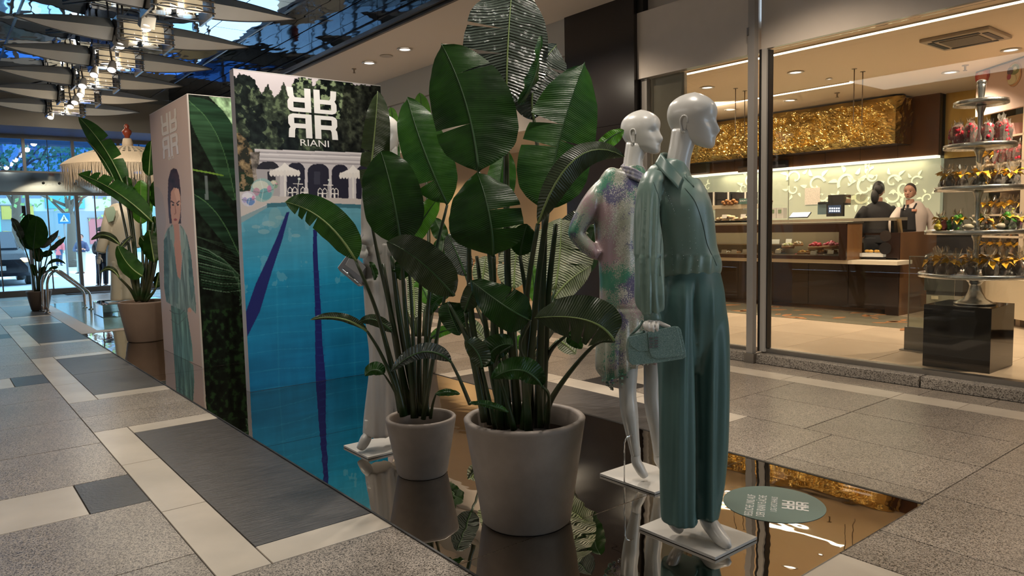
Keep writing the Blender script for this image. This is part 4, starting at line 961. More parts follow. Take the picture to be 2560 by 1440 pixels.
MB().lathe([(.02, .0), (.022, .03), (.028, ht*.6), (.034, ht*.75), (.03, ht*.8), (.036, ht*.85), (.034, ht*.95), (.018, ht)], c, 20).build('knob', SILV, ts)
CEL = cello('cellophane')
YRIB = mat('yellow ribbon bow', (.95, .58, .05), .5)
def crumple(mb, c, r, h, seed, n=12, m=6, flare=True):
    rg = random.Random(seed); off = [[rg.uniform(.75, 1.2) for _ in range(n)] for _ in range(m+1)]
    prof = [(1, 0), (1.08, .18), (1.0, .38), (.55, .55), (.22, .66), (.6, .85), (.95, 1.0)] if h < .155 else [(1, 0), (1.05, .2), (1.05, .5), (1.0, .72), (.7, .82), (.5, .9), (.6, 1.0)]
    vs = [Vector(c)+Vector((math.cos(2*math.pi*i/n)*r*prof[j][0]*off[j][i], math.sin(2*math.pi*i/n)*r*prof[j][0]*off[j][i], h*prof[j][1]*(1 if j < m else off[0][i]))) for j in range(len(prof)) for i in range(n)]
    mb.add(vs, [(j*n+i, j*n+(i+1) % n, (j+1)*n+(i+1) % n, (j+1)*n+i) for j in range(len(prof)-1) for i in range(n)])
def bag(kind, seed, lab, cat, grp):
    rg = random.Random(seed); t = thing('sweet_bag', (0, 0, 0), lab, cat, grp)
    mb = MB(); crumple(mb, (0, 0, 0), .035, .15 if kind != 'red' else .16, seed); mb.build('wrapper', CEL, t)
    if kind in ('choc', 'dark'):
        MB().sphere((0, 0, .032), .028, 8, 6, (1, 1, 1.15)).sphere((0, .002, .068), .016, 8, 5).sphere((.012, 0, .04), .018, 8, 5).build('chocolate_figure', mat('milk chocolate' if kind == 'choc' else 'dark chocolate', (.24, .11, .055) if kind == 'choc' else (.05, .03, .022), .35), t)
    elif kind == 'red':
        q = MB()
        for k in range(22): q.sphere((rg.uniform(-.02, .02), rg.uniform(-.02, .02), .012+.0052*k), .017, 6, 5)
        q.build('sweets', mat('red sweets', (.62, .015, .05), .3), t)
    elif kind == 'green':
        q = MB()
        for k in range(12): q.sphere((rg.uniform(-.02, .02), rg.uniform(-.02, .02), .012+.009*k), .02, 6, 5)
        q.build('sweets', mat('green sweets', (.10, .42, .05), .35), t)
    elif kind == 'mixed':
        for cc in ((.3, .12, .04), (.5, .3, .1)):
            q = MB()
            for k in range(6): q.sphere((rg.uniform(-.022, .022), rg.uniform(-.022, .022), .012+.01*k), .016, 6, 5)
            q.build('sweets', mat('nuts %s' % (cc,), cc, .5), t)
    if kind != 'red':
        q = MB()
        for k in range(7):
            a = k*.9+rg.random(); d = Vector((math.cos(a), math.sin(a), rg.uniform(-.5, .6))); s_ = Vector((-d.y, d.x, .2)).normalized()*.008
            c = Vector((0, 0, .096))+d*.008; s_ = s_*2.2; q.add([c-s_*.4, c+d*.032+s_*1.2, c+d*.058-Vector((0, 0, .025)), c+d*.032-s_*1.2], [(0, 1, 2, 3)])
        q.build('bow', YRIB, t)
    else:
        MB().box((-.012, -.042, .03), (.012, -.04, .06)).build('label', WHITEP, t) if seed % 4 == 0 else None
    return t
def place(o, p, rz, s=1.):
    o.location = p; o.rotation_euler.z = rz; o.scale = (s, s, s)
def ring(kind, tier, n, rad, lab, grp, s=1., cat='sweet bag', inner=0):
    z, r = T[tier]; z += .002
    protos = [bag(kind if isinstance(kind, str) else kind[k % len(kind)], 20+tier*7+k, lab if isinstance(lab, str) else lab[k % len(kind)], cat, grp) for k in range(2 if isinstance(kind, str) else len(kind))]
    fr_, bk2 = [], []
    for k in range(n):
        o = protos[k] if k < len(protos) else copy_tree(protos[k % len(protos)])
        a = 2*math.pi*k/n+.2*tier; rr_ = r*rad*(1 if k % 2 else (1-inner)); place(o, (sc_.x+math.cos(a)*rr_, sc_.y+math.sin(a)*rr_, z), a*2+k, s*(1+.08*math.sin(k*2.3)))
        (fr_ if math.cos(a)*FW.x+math.sin(a)*FW.y < 0 else bk2).append(o)
    tn = ['lowest tier', 'second lowest tier', 'middle tier', 'fourth tier'][tier]; base = {'choc': 'chocolate bag with yellow bow', 'dark': 'dark chocolate bag with yellow bow', 'red': 'bag of red sweets', 'green': 'green sweet bag with yellow bow', 'mixed': 'nut bag with yellow bow'}
    for lst, w_ in ((fr_, 'front'), (bk2, 'back')):
        ordlabel(lst, 'sweet bag on the '+tn+' of the stand, '+w_+' side, %s from left')
ring('choc', 0, 15, .80, 'cellophane bag of chocolate with a yellow bow on the lowest tier', 'bags on the lowest tier', 1.25, inner=.15)
ring(('green', 'mixed'), 1, 9, .74, ('green sweet bag with yellow bow on the second lowest tier', 'nut sweet bag with yellow bow on the second lowest tier'), 'bags on the second lowest tier', 1.05)
ring(('dark', 'choc'), 2, 12, .78, ('dark chocolate bag with yellow bow on the middle tier', 'milk chocolate bag with yellow bow on the middle tier'), 'bags on the middle tier', 1.1)
ring('red', 3, 10, .72, 'bag of red sweets on the tier below the top plate', 'red bags on the fourth tier', 1.2)
# figures on tier 1: bunnies and eggs
def bunny(c, s, mt, lab, grp=None, rz=0):
    t = MB(); t.sphere((0, 0, .02), .022, 10, 7, (1.5, .8, .9)).sphere((.028, 0, .045), .014, 10, 7).sphere((-.03, 0, .02), .008, 6, 5)
    for s_ in (-1, 1): t.tube([(.024, s_*.005, .052), (.012, s_*.007, .07), (.004, s_*.008, .08)], [.004, .005, .002], 6)
    o = t.build('bunny_figure', mt, None); o.location = c; o.scale = (s, s, s); o.rotation_euler.z = rz; return tag(o, lab, 'figure', grp)
z1_ = T[1][0]+.012
BUN = mat('white chocolate', (.55, .50, .36), .45); r1 = T[1][1]
for k, (px, lab) in enumerate(((2421, 'white chocolate bunny on the second tier, left of three'), (2466, 'white chocolate bunny on the second tier, middle of three'), (2503, 'white chocolate bunny on the second tier, right of three'))):
    p = PD(px, 570, depth_of(sc_)-r1*.85); bunny((p.x, p.y, z1_), 1.25, BUN, lab, None, -.9)
for k, (px, col, lab, nm) in enumerate(((2345, (.55, .45, .03), 'yellow sweet chick at the left edge of the second tier', 'chick'), (2371, (.06, .34, .03), 'bright green sweet frog beside the yellow chick', 'frog'), (2396, (.20, .05, .19), 'purple sweet figure beside the green frog', 'sweet'), (2358, (.5, .10, .09), 'pink sweet egg behind the yellow chick', 'egg'), (2529, (.50, .48, .03), 'tall yellow wrapped bunny at the right of the second tier', 'bunny'), (2545, (.25, .05, .2), 'purple wrapped figure at the right edge of the second tier', 'sweet'))):
    p = PD(px, 572, depth_of(sc_)-r1*(.3 if px < 2400 else -.3)); hh = 2.0 if px == 2529 else .95
    q = MB().sphere((p.x, p.y, z1_+.028*hh), .031, 10, 8, (1, 1, hh)).sphere((p.x+.006, p.y, z1_+.064*hh), .02, 8, 6)
    for sg in (-1, 1): q.sphere((p.x+sg*.018, p.y-.012, z1_+.012), .013, 8, 6).sphere((p.x+.006+sg*.012, p.y-.004, z1_+.08*hh), .008, 6, 5)
    tag(q.build(nm+'_figure', mat('sweet %d' % k, col, .4), None), lab, 'figure')
# bags on the wall shelves
kinds = [(0, None), (1, 'mixed'), (2, 'dark'), (3, 'choc'), (4, 'mixed'), (5, 'choc')]
lb = {1: 'nut bag standing on the second shelf of the cream shelving', 2: 'dark bag with yellow bow on the third shelf of the cream shelving', 3: 'chocolate bag with bow on the fourth shelf of the cream shelving', 4: 'nut bag with orange bow on the fifth shelf of the cream shelving', 5: 'chocolate bag with bow on the lowest shelf of the cream shelving'}
for row, kd in kinds[1:]:
    protos = [bag(kd, 80+row, lb[row], 'sweet bag', 'bags on shelf row %s' % ['', 'two', 'three', 'four', 'five', 'six'][row])]
    n = 9; ol = []
    for k in range(n):
        o = protos[0] if k == 0 else copy_tree(protos[0])
        p = alongz(.12+k*(s_post-.2)/(n-1), zs[row]+.001)+nW*(.1+.06*(k % 2)); place(o, p, k*1.3, 1.35); ol.append(o)
    ordlabel(ol, lb[row]+', %s from left')
ol = []
for k in range(4):
    o = bag('red', 140+k, 'bag of red sweets at the right end of the second shelf', 'sweet bag', 'red bags on the wall shelf') if k == 0 else copy_tree(o)
    place(o, alongz(s_post-.12-.11*k, zs[1]+.001)+nW*.03, k, 1.35); ol.append(o)
ordlabel(ol, 'bag of red sweets at the right end of the second shelf, %s from left')
p = alongz(s_post-.35, zs[0]); tag(MB().prism([p, p+dW*.22, p+dW*.18+Vector((0, 0, .13)), p+dW*.03+Vector((0, 0, .13))], nW*.2).build('pink_box', mat('pink carton', (.55, .3, .27), .5), None), 'pale pink carton on the top shelf beside the cream upright', 'carton')
# ---- items behind the plants: market tables seen between the leaves
mk = thing('display_table', (6.9, 7.4, 0), 'low beige display table on castors glimpsed between the potted plants', 'table')
mp = PZ(1120, 770, 0); MB().box((mp.x-.4, mp.y-.3, .12), (mp.x+.9, mp.y+.5, .62)).build('body', mat('beige counter', (.45, .36, .25), .5), mk)
MB().box((mp.x-.45, mp.y-.35, .62), (mp.x+.95, mp.y+.55, .66)).build('table_top', CREAM, mk)
for i in (0, 1): MB().lathe([(.05, -.015), (.05, .015)], (mp.x-.35+1.2*i, mp.y-.28, .05), 16, axis=(0, 1, 0)).build('castor', BLK, mk); MB().box((mp.x-.36+1.2*i, mp.y-.29, .05), (mp.x-.34+1.2*i, mp.y-.27, .13)).build('castor_fork', STEEL, mk)
q = MB(); rg = random.Random(2)
for k in range(60): q.sphere((mp.x+rg.uniform(-.35, .8), mp.y+rg.uniform(-.25, .4), .69+rg.uniform(0, .06)), .035, 6, 4)
o = q.build('dried_fruit', mat('dried fruit', (.36, .22, .12), .6, var=.4, vscale=20), None); tag(o, 'loose heap of pale brown goods on the beige table behind the leaves', 'goods', None, 'stuff')
# ================================================================ CEILING FIXTURES
SAIL = mat('white sail panel', (.92, .93, .93), .45, var=.03, vscale=2)
SAILE = mat('sail rim', (.12, .12, .12), .4, metal=.5)
CHR = mat('chrome', (.60, .60, .60), .08, metal=1)
DCAGE = mat('dark cage metal', (.10, .09, .08), .25, metal=.9)
LG = mat('lit glass cylinder', (.55, .45, .30), .1, emit=(1, .78, .48), estr=.28)
LG2 = mat('clear ribbed glass', (.55, .55, .52), .05, metal=.6)
BULB = emis('spot bulb', (1, .95, .85), 14)
xc0 = 2.24
def sail_half(sgn, parent):
    L0, L1_ = .32, 1.32; W_ = .27
    def prof(u): return W_*(1-u**1.75)**.9 if u < 1 else 0
    n = 14; ro = []
    for i in range(n+1):
        u = i/n; x = sgn*(L0+(L1_-L0)*u); wd = max(.002, W_*(1-u**1.9)); dp = .17*(1-u**1.6)
        # keel profile: rim, shallow upper shell, sharp keel, steep front face
        hh = max(.004, .135*(1-u**1.9)); d_ = hh/.135
        ro.append([Vector((xc0+x, .16*d_+.02, .0)), Vector((xc0+x, .09*d_, hh)), Vector((xc0+x, -.11*d_, -.01)), Vector((xc0+x, .05*d_, -hh)), Vector((xc0+x, .16*d_+.02, .0))])
    mb = MB(); vs = [p for r in ro for p in r]; k = 5
    mb.add(vs, [(i*k+j, i*k+j+1, (i+1)*k+j+1, (i+1)*k+j) if sgn > 0 else (i*k+j, (i+1)*k+j, (i+1)*k+j+1, i*k+j+1) for i in range(n) for j in range(k-1)])
    o = mb.build('sail_panel', SAIL, parent); sd = o.modifiers.new('t', 'SOLIDIFY'); sd.thickness = .006
    r = MB()
    for j in (1, 3): r.tube([q[j] for q in ro], .008, 5)
    r.tube([ro[0][j] for j in (0, 1, 2, 3, 4)], .006, 5); r.build('sail_rim', SAILE, parent)
lab = ['nearest light cluster with white sails, at the top edge', 'second light cluster from the front, with two amber glass cylinders and a spot', 'third light cluster from the front on the mirrored ceiling', 'fourth light cluster from the front, with two round white spots', 'fifth light cluster, holding the glaring star bright spot', 'sixth light cluster from the front, just left of the portrait box', 'seventh light cluster before the entrance bulkhead', 'farthest light cluster at the entrance glass']
lf0 = None; ZC = 3.78
for i in range(8):
    y = 8.42+1.62*i; z = ZC
    if lf0 is None:
        t = lf0 = thing('light_cluster', (0, 0, 0), lab[0], 'ceiling lamp')
        for sg in (-1, 1): sail_half(sg, t)
        for s_ in (-1, 1): MB().obox((xc0+s_*.30, 0, -.04), (.012, 0, 0), (0, .24, 0), (0, 0, .15)).build('side_plate', DCAGE, t)
        for yy, zz in ((-.25, -.16), (-.25, -.10), (-.25, -.04), (-.25, .04), (-.25, .08), (.25, -.12), (.25, 0)): MB().tube([(xc0-.32, yy, zz), (xc0+.32, yy, zz)], .008, 6).build('cage_bar', CHR, t)
        for sx_ in (-.125, .125):
            for yy, mt in ((-.14, LG), (.12, LG2)):
                c = Vector((xc0+sx_, yy, -.13)); g = MB().lathe([(.09, 0), (.098, .015), (.098, .17), (.09, .19)], c, 20).build('glass_cylinder', mt, t)
                MB().lathe([(.101, .0), (.104, .006), (.101, .012)], c, 20, caps=False).build('glass_rim', CHR, g)
        for sx_ in (-.2, .2): MB().tube([(xc0+sx_, 0, .0), (xc0+sx_, 0, .36)], .012, 6).build('hanger', DCAGE, t)
        MB().obox((xc0, .0, .10), (.28, 0, 0), (0, .2, 0), (0, 0, .03)).build('gear_tray', DCAGE, t)
        MB().tube([(xc0-.75, .5, .34), (xc0-.32, -.22, .30)], .011, 5).build('diagonal_rod', BLK, t)
        MB().tube([(xc0+.4, .5, .34), (xc0+.8, -.22, .30)], .011, 5).build('diagonal_rod', BLK, t)
        o = t
    else: o = copy_tree(lf0)
    o.location = (0, y, z)
    if i: o['label'] = lab[i]
for i, (px, py, z, big, lb_) in enumerate(((365, 70, 3.5, 1, 'ribbed box spotlight pointing down at the second cluster'), (300, 115, 3.55, 1, 'wedge shaped spotlight housing beside the third cluster'), (235, 188, 3.5, 0, 'round white spotlight left of the pair at the fourth cluster'), (279, 175, 3.5, 0, 'round white spotlight right of the pair at the fourth cluster'),
        (206, 216, 3.5, 2, 'glaring star bright spotlight at the fifth cluster'), (201, 238, 3.5, 0, 'small white spotlight under the glaring one'), (187, 257, 3.5, 0, 'white spotlight of the sixth cluster, upper of two'), (176, 267, 3.5, 0, 'white spotlight of the sixth cluster, lower of two'), (126, 294, 3.55, 0, 'white spotlight at the seventh cluster near the bulkhead'))):
    p = PZ(px, py, z); t = thing('spotlight', p, lb_, 'spotlight')
    ax = Vector((-.25, -.5, -.85)).normalized(); r = .055
    if big == 1: MB().obox(p-ax*.10, (.07, 0, 0), (0, .06, .03), ax*.09).build('housing', mat('grey housing', (.36, .34, .31), .4), t)
    else: MB().lathe([(r*.5, -.16), (r*.8, -.12), (r, -.02), (r*1.05, 0)], p, 16, axis=ax).build('housing', mat('grey housing', (.36, .34, .31), .4), t)
    MB().lathe([(r*.9, .0), (r*.88, .004)], p, 16, axis=ax).build('lamp_face', BULB if big == 2 else LAMPE, t)
    MB().tube([p-ax*.1, Vector((p.x, p.y, 3.75)), Vector((p.x, p.y, 4.13))], .012, 6).build('arm', DCAGE, t)
# ================================================================ POOL CORNER AT THE FAR LEFT
TQ = mat('turquoise water floor', (.20, .34, .33), .12, var=.15, vscale=3, bump=.15, bscale=8)
SAND = mat('sand coloured border', (.50, .40, .32), .4)
pf = thing('pool_floor', (2.6, 13.5, 0), 'pale turquoise pool floor sheet with a sand coloured border near the ladder', 'floor covering')
MB().box((1.5, 11.0, .001), (3.5, 16.5, .004)).build('border_sheet', SAND, pf)
MB().box((1.72, 11.25, .004), (3.5, 16.4, .006)).build('water_sheet', TQ, pf)
pl = thing('pool_ladder', (1.6, 14.7, .006), 'chrome pool handrail curving over the turquoise floor', 'handrail')
L0, L1_ = PZ(110, 778), PZ(214, 770)
dd = PZ(120, 782)-PZ(108, 776)
for k in (0, 1):
    off = Vector((.03*k, -.42*k, 0)); dep0, dep1 = depth_of(L0), depth_of(L1_)
    pts = [(104+3, 778, 0), (105, 720, 0), (106, 700, .0), (112, 685, .05), (124, 676, .15), (136, 676, .25), (146, 682, .35), (175, 703, .6), (200, 722, .85), (207, 729, .95), (210, 738, 1), (213, 771, 1)]
    P = [PD(px, py, dep0+(dep1-dep0)*f_)+off for px, py, f_ in pts]; P[0].z = .007; P[-1].z = .007
    P = [Vector(q) for q in bez(P, 4)]
    MB().tube(P, .021, 10).build('rail', CHR, pl)
    for q in (P[0], P[-1]): MB().lathe([(.045, 0), (.045, .012), (.025, .02)], (q.x, q.y, .006), 14).build('rail_flange', CHR, pl)
gb0 = PZ(259, 796); gb = tag(MB().box((gb0.x, gb0.y, .007), (gb0.x+.95, gb0.y+.85, .21)).build('glass_block', glassmat('green glass', (.72, .82, .78), .12), None), 'low clear glass block on the turquoise floor beside the big pot', 'block')
e = MB()
for z in (.012, .206):
    for a_, b2 in (((0, 0), (.95, 0)), ((.95, 0), (.95, .85)), ((.95, .85), (0, .85)), ((0, .85), (0, 0))): e.tube([(gb0.x+a_[0], gb0.y+a_[1], z), (gb0.x+b2[0], gb0.y+b2[1], z)], .004, 4)
for a_ in ((0, 0), (.95, 0), (.95, .85), (0, .85)): e.tube([(gb0.x+a_[0], gb0.y+a_[1], .008), (gb0.x+a_[0], gb0.y+a_[1], .208)], .004, 4)
e.build('block_edge', mat('edge green', (.18, .26, .24), .2), gb)
# umbrella
UY = 14.2
def up_(px, py): return PY(px, py, UY)
uc = up_(325, 450); um = thing('parasol', (uc.x, uc.y, 0), 'cream crocheted parasol with long fringe and a red brown finial', 'parasol')
CRO = mat('cream crochet', (.72, .60, .44), .8, bump=.9, bscale=90)
zt2, ze = up_(325, 372).z, up_(150, 412).z; R_ = uc.x-up_(149, 412).x+.0
zt2 = ze+.36; R_ *= 1.0
mb = MB(); n = 96; rings = []
for j in range(25):
    u = j/24; r = R_*u; z = ze+(zt2-ze)*(math.cos(u*math.pi/2)**.8)
    rings.append([(uc.x+math.cos(2*math.pi*i/n)*r*(1-.035*abs(math.sin(4*2*math.pi*i/n/1.0))), uc.y+math.sin(2*math.pi*i/n)*r*(1-.035*abs(math.sin(4*2*math.pi*i/n))), z) for i in range(n)])
for j in range(24):
    for i in range(n):
        a_, b_, c_, d_ = rings[j][i], rings[j+1][i], rings[j+1][(i+1) % n], rings[j][(i+1) % n]
        if j in (9, 11, 13, 15) and i % 2: continue       # open holes of the crochet
        mb.add([a_, b_, c_, d_], [(0, 1, 2, 3)], True)
mb.build('canopy', CRO, um)
fr = MB(); rg = random.Random(4)
for i in range(300):
    a_ = 2*math.pi*i/300; rr_ = R_*(1-.035*abs(math.sin(4*a_))); p = Vector((uc.x+math.cos(a_)*rr_, uc.y+math.sin(a_)*rr_, ze+.005)); l = .36*(1+.18*math.sin(8*a_))*rg.uniform(.85, 1.05); s_ = Vector((-math.sin(a_), math.cos(a_), 0))*.008
    j_ = Vector((rg.uniform(-.015, .015), rg.uniform(-.015, .015), 0)); fr.add([p-s_, p+s_, p+s_*.6+j_-Vector((0, 0, l)), p-s_*.6+j_-Vector((0, 0, l))], [(0, 1, 2, 3)])
o = fr.build('fringe', CRO, um); o['kind'] = 'stuff'
MB().tube([(uc.x, uc.y, .0), (uc.x, uc.y, zt2)], .025, 10).build('pole', mat('cream pole', (.55, .48, .38), .5), um)
MB().lathe([(.30, .0), (.3, .05), (.05, .09)], (uc.x, uc.y, .007), 24).build('base', WHITEP, um)
MB().lathe([(.09, -.03), (.085, .05), (.07, .12), (.06, .13)], (uc.x, uc.y, zt2), 20).build('top_cap', mat('cream cap', (.6, .5, .38), .6), um)
MB().lathe([(.02, .13), (.05, .15), (.04, .17), (.07, .20), (.08, .25), (.05, .29), (.03, .31), (.045, .34), (.02, .38)], (uc.x, uc.y, zt2), 16).build('finial', mat('red brown wood', (.20, .035, .015), .3), um)
for k in range(8):
    a_ = k*math.pi/4; MB().tube([(uc.x, uc.y, zt2-.08), (uc.x+math.cos(a_)*R_*.5, uc.y+math.sin(a_)*R_*.5, ze+.26), (uc.x+math.cos(a_)*R_*.95, uc.y+math.sin(a_)*R_*.95, ze+.03)], .008, 5).build('rib', WHITEP, um)
# ================================================================ OUTSIDE THE ENTRANCE
def bld(x0, x1, y, h, col, lab, nm, wc=(.2, .27, .36)):
    t = thing('street_building', ((x0+x1)/2, y, 0), lab, 'building')
    MB().box((x0, y, 0), (x1, y+8, h)).build('wall', mat(nm, col, .7, var=.05, vscale=.6), t)
    MB().box((x0-.1, y-.15, h), (x1+.1, y+8, h+.3)).build('cornice', mat('stone cornice', (.5, .5, .48), .6), t)
    nx = max(1, int((x1-x0)/2.2)); z = 4.2
    MB().box((x0+.4, y-.06, .3), (x1-.4, y, 3.2)).build('shop_window', mat('far shop window', (.15, .25, .3), .2, emit=(.35, .5, .55), estr=.25), t)
    while z < h-1.5:
        for i in range(nx):
            xx = x0+(i+.5)*(x1-x0)/nx; MB().box((xx-.5, y-.05, z), (xx+.5, y, z+1.6)).build('window', mat('win '+nm, wc, .1), t)
        z += 3
bld(-8, 3, 60, 14, (.55, .60, .66), 'pale grey building across the street, leftmost through the doors', 'grey render')
bld(3.2, 12, 66, 16, (.70, .74, .76), 'white building across the street, seen between tree and crossing sign', 'white render')
bld(12.2, 24, 58, 12, (.35, .55, .62), 'turquoise fronted building right of the crossing sign', 'teal render')
bld(-26, -8.2, 62, 15, (.45, .5, .55), 'large grey building at the left end of the street', 'dark render')
BARK = mat('bark', (.14, .10, .07), .9, bump=.5, bscale=20); LFT = mat('spring foliage', (.20, .34, .12), .8, var=.4, vscale=1)
def tree(x, y, h, lab, seed):
    rg = random.Random(seed); t = thing('street_tree', (x, y, 0), lab, 'tree'); q = MB(); q.tube([(x, y, 0), (x+.1, y, h*.4), (x, y, h*.55)], [.2, .15, .1], 8); lf = MB()
    for k in range(9):
        a = k*.9+rg.random(); r = rg.uniform(.8, 2.2); e = Vector((x+math.cos(a)*r, y+math.sin(a)*r*.6, h*rg.uniform(.6, 1)))
        q.tube([(x, y, h*rg.uniform(.35, .55)), (x+math.cos(a)*r*.5, y+math.sin(a)*r*.3, h*.6), e], [.07, .04, .015], 5)
        for j in range(60):
            c = e+Vector((rg.gauss(0, .7), rg.gauss(0, .7), rg.gauss(0, .55))); s_ = .09
            d1 = Vector((rg.uniform(-1, 1), rg.uniform(-1, 1), rg.uniform(-1, 1))).normalized()*s_; d2 = d1.orthogonal().normalized()*s_
            lf.add([c-d1, c+d2, c+d1, c-d2], [(0, 1, 2, 3)])
    q.build('trunk', BARK, t); o = lf.build('foliage', LFT, t); o['kind'] = 'stuff'
tree(2.6, 33, 7, 'bare spring tree outside left of the crossing sign', 1); tree(6.8, 38, 8, 'green spring tree behind the crossing sign', 2); tree(-.5, 34, 8, 'spring tree at the left behind the car', 3); tree(11, 34, 7.5, 'light green tree at the right behind the cream mannequin', 6)
tree(.6, 31.5, 5.2, 'low leafy tree right of the car', 8); tree(4.6, 35, 5.0, 'low leafy tree between sign and navy jacket pedestrian', 9)
for i, (x, y, w_, h0, h1, c, lb_) in enumerate(((1.5, 60.0, 2.4, 1.0, 3.4, (.1, .5, .5), 'teal shop front panel across the street'), (4.4, 66.0, 2.0, 2.6, 3.6, (.75, .55, .1), 'yellow shop sign across the street'), (7.2, 66.0, 2.6, 3.4, 4.6, (.1, .45, .5), 'turquoise sign band across the street'),
        (10, 66.0, 1.6, .6, 2.6, (.55, .2, .2), 'red shop door across the street'), (13.4, 58.0, 2.2, 2.8, 3.6, (.7, .6, .2), 'pale yellow sign right of the white building'), (-1.2, 60.0, 2, 2.6, 3.4, (.8, .8, .8), 'white sign on the grey building'), (5.4, 66.0, .5, .4, 6, (.15, .2, .25), 'dark drainpipe band on the white building'), (16.5, 58.0, 2.4, .5, 2.6, (.12, .3, .4), 'blue shop window at the right of the street'))):
    t = thing('shop_sign', (x, y, h0), lb_, 'sign'); MB().box((x, y-.3, h0), (x+w_, y, h1)).build('board', mat('sign %d' % i, c, .5), t); MB().box((x-.05, y-.34, h1), (x+w_+.05, y, h1+.08)).build('frame', FR2, t)
# crossing sign
sp = PY(160, 546, 27); k_ = depth_of(sp)/F
cs_ = thing('crossing_sign', (sp.x, sp.y, 0), 'blue pedestrian crossing sign with white triangle outside the doors', 'traffic sign')
BLU = mat('sign blue', (.0, .16, .55), .4, emit=(.0, .22, .6), estr=.25)
hw = 13*k_; MB().box((sp.x-hw, sp.y-.01, sp.z-hw), (sp.x+hw, sp.y+.01, sp.z+hw)).build('plate', BLU, cs_, bevel=.02)
SW = mat('sign white', (.8, .8, .8), .4)
MB().prism([(sp.x-hw*.75, sp.y-.012, sp.z-hw*.62), (sp.x+hw*.75, sp.y-.012, sp.z-hw*.62), (sp.x, sp.y-.012, sp.z+hw*.75)], (0, -.004, 0)).build('triangle', SW, cs_)
MB().tube([(sp.x, sp.y-.02, sp.z+hw*.15), (sp.x, sp.y-.02, sp.z-.1*hw), (sp.x-hw*.18, sp.y-.02, sp.z-hw*.45)], hw*.07, 6).tube([(sp.x, sp.y-.02, sp.z-.1*hw), (sp.x+hw*.2, sp.y-.02, sp.z-hw*.45)], hw*.06, 6).sphere((sp.x, sp.y-.02, sp.z+hw*.28), hw*.09, 8, 6).build('walking_figure', BLK, cs_)
MB().tube([(sp.x, sp.y+.03, 0), (sp.x, sp.y+.03, sp.z+hw)], .03, 8).build('post', FR2, cs_)
# car
cp = PZ(20, 705); cx, cy = 1.3, 25.2
ca = thing('car', (cx, cy, 0), 'dark car with a glowing amber lamp parked outside the left doors', 'car')
CARP = mat('dark car paint', (.012, .014, .022), .45, spec=.3)
def carsec(x, z0, z1, hw_): return [(x, -hw_, z0), (x, -hw_, z1*.7), (x, -hw_*.8, z1), (x, hw_*.8, z1), (x, hw_, z1*.7), (x, hw_, z0)]
mb = MB(); secs = [(-1.9, .35, .7, .75), (-1.7, .25, .85, .86), (-1.0, .22, .95, .9), (-.6, .22, .98, .9), (1.3, .22, 1.0, .9), (1.8, .25, .95, .88), (2.1, .35, .8, .8)]
vs = [Vector((cx+q[1], cy+q[0], q[2])) for s_ in secs for q in carsec(*s_)]
mb.add(vs, [(i*6+j, i*6+(j+1) % 6, (i+1)*6+(j+1) % 6, (i+1)*6+j) for i in range(6) for j in range(6)]+[(0, 1, 2, 3, 4, 5), tuple(range(36, 42))[::-1]], True); mb.build('body', CARP, ca)
mb = MB(); secs = [(-1.0, .9, 1.0, .75), (-.4, .9, 1.45, .70), (1.2, .9, 1.48, .70), (1.9, .9, 1.05, .72)]
vs = [Vector((cx+q[1], cy+q[0], q[2])) for s_ in secs for q in carsec(*s_)]
mb.add(vs, [(i*6+j, i*6+(j+1) % 6, (i+1)*6+(j+1) % 6, (i+1)*6+j) for i in range(3) for j in range(6)]+[(0, 1, 2, 3, 4, 5), tuple(range(18, 24))[::-1]]); mb.build('cabin', mat('car glass', (.03, .04, .06), .05), ca)
for a_ in (-1.25, 1.35):
    for s_ in (-1, 1): MB().lathe([(.31, -.1), (.33, -.08), (.33, .08), (.31, .1)], (cx+s_*.82, cy+a_, .33), 20, axis=(1, 0, 0)).build('wheel', BLK, ca)
for s_ in (-1, 1): MB().sphere((cx+s_*.68, cy-1.86, .68), .09, 10, 6, (1.6, .5, .7)).build('lamp', emis('amber lamp', (1, .45, .08), 2.2), ca)
MB().box((cx-.26, cy-1.97, .42), (cx+.26, cy-1.93, .54)).build('number_plate', WHITEP, ca)
# ================================================================ FIGURES
from mathutils.bvhtree import BVHTree
MQ = mat('mannequin white', (.62, .60, .56), .28, coat=.15)
def vlimb(mb, D, pts, n=22, k=4, cap=True):
    Q = bez([(p[0], p[1], p[2], p[3], p[4]) for p in pts], k)
    P = [PD(q[0], q[1], D+q[2]) for q in Q]; vs = []
    for i, (p, q) in enumerate(zip(P, Q)):
        t = (P[min(i+1, len(P)-1)]-P[max(i-1, 0)]).normalized(); f = FW-t*FW.dot(t)
        if f.length < .2: f = Vector((0, 0, 1))-t*t.z
        f.normalize(); s = t.cross(f).normalized(); ra = q[3]*(D+q[2])/F; rb = q[4]
        for j in range(n):
            a = 2*math.pi*j/n; vs.append(p+s*math.cos(a)*ra+f*math.sin(a)*rb)
    m_ = len(P)
    fs = [(i*n+j, i*n+(j+1) % n, (i+1)*n+(j+1) % n, (i+1)*n+j) for i in range(m_-1) for j in range(n)]
    mb.add(vs, fs+[tuple(range(n))[::-1], tuple((m_-1)*n+j for j in range(n))], True)
    return mb
def ball(mb, D, px, py, da, r, rd=None):
    p = PD(px, py, D+da); mb.sphere(p, r*(D+da)/F, 14, 10); return mb
def topx(p):
    v = Vector(p)-CAM; d = v.dot(FW); return 1280+F*v.dot(RT)/d, 720-F*v.dot(UP)/d
def displace(me, fn):
    me.update(); nv = len(me.vertices); out = []
    for v in me.vertices:
        out.append(v.co+v.normal*fn(v.co)*(1-v.normal.z**2))
    for v, c in zip(me.vertices, out): v.co = c
    me.update()
def vnoise(co, fx, fz): return MN.noise(Vector(((co.x*.78-co.y*.62)*fx, (co.x*.62+co.y*.78)*fx, co.z*fz)))
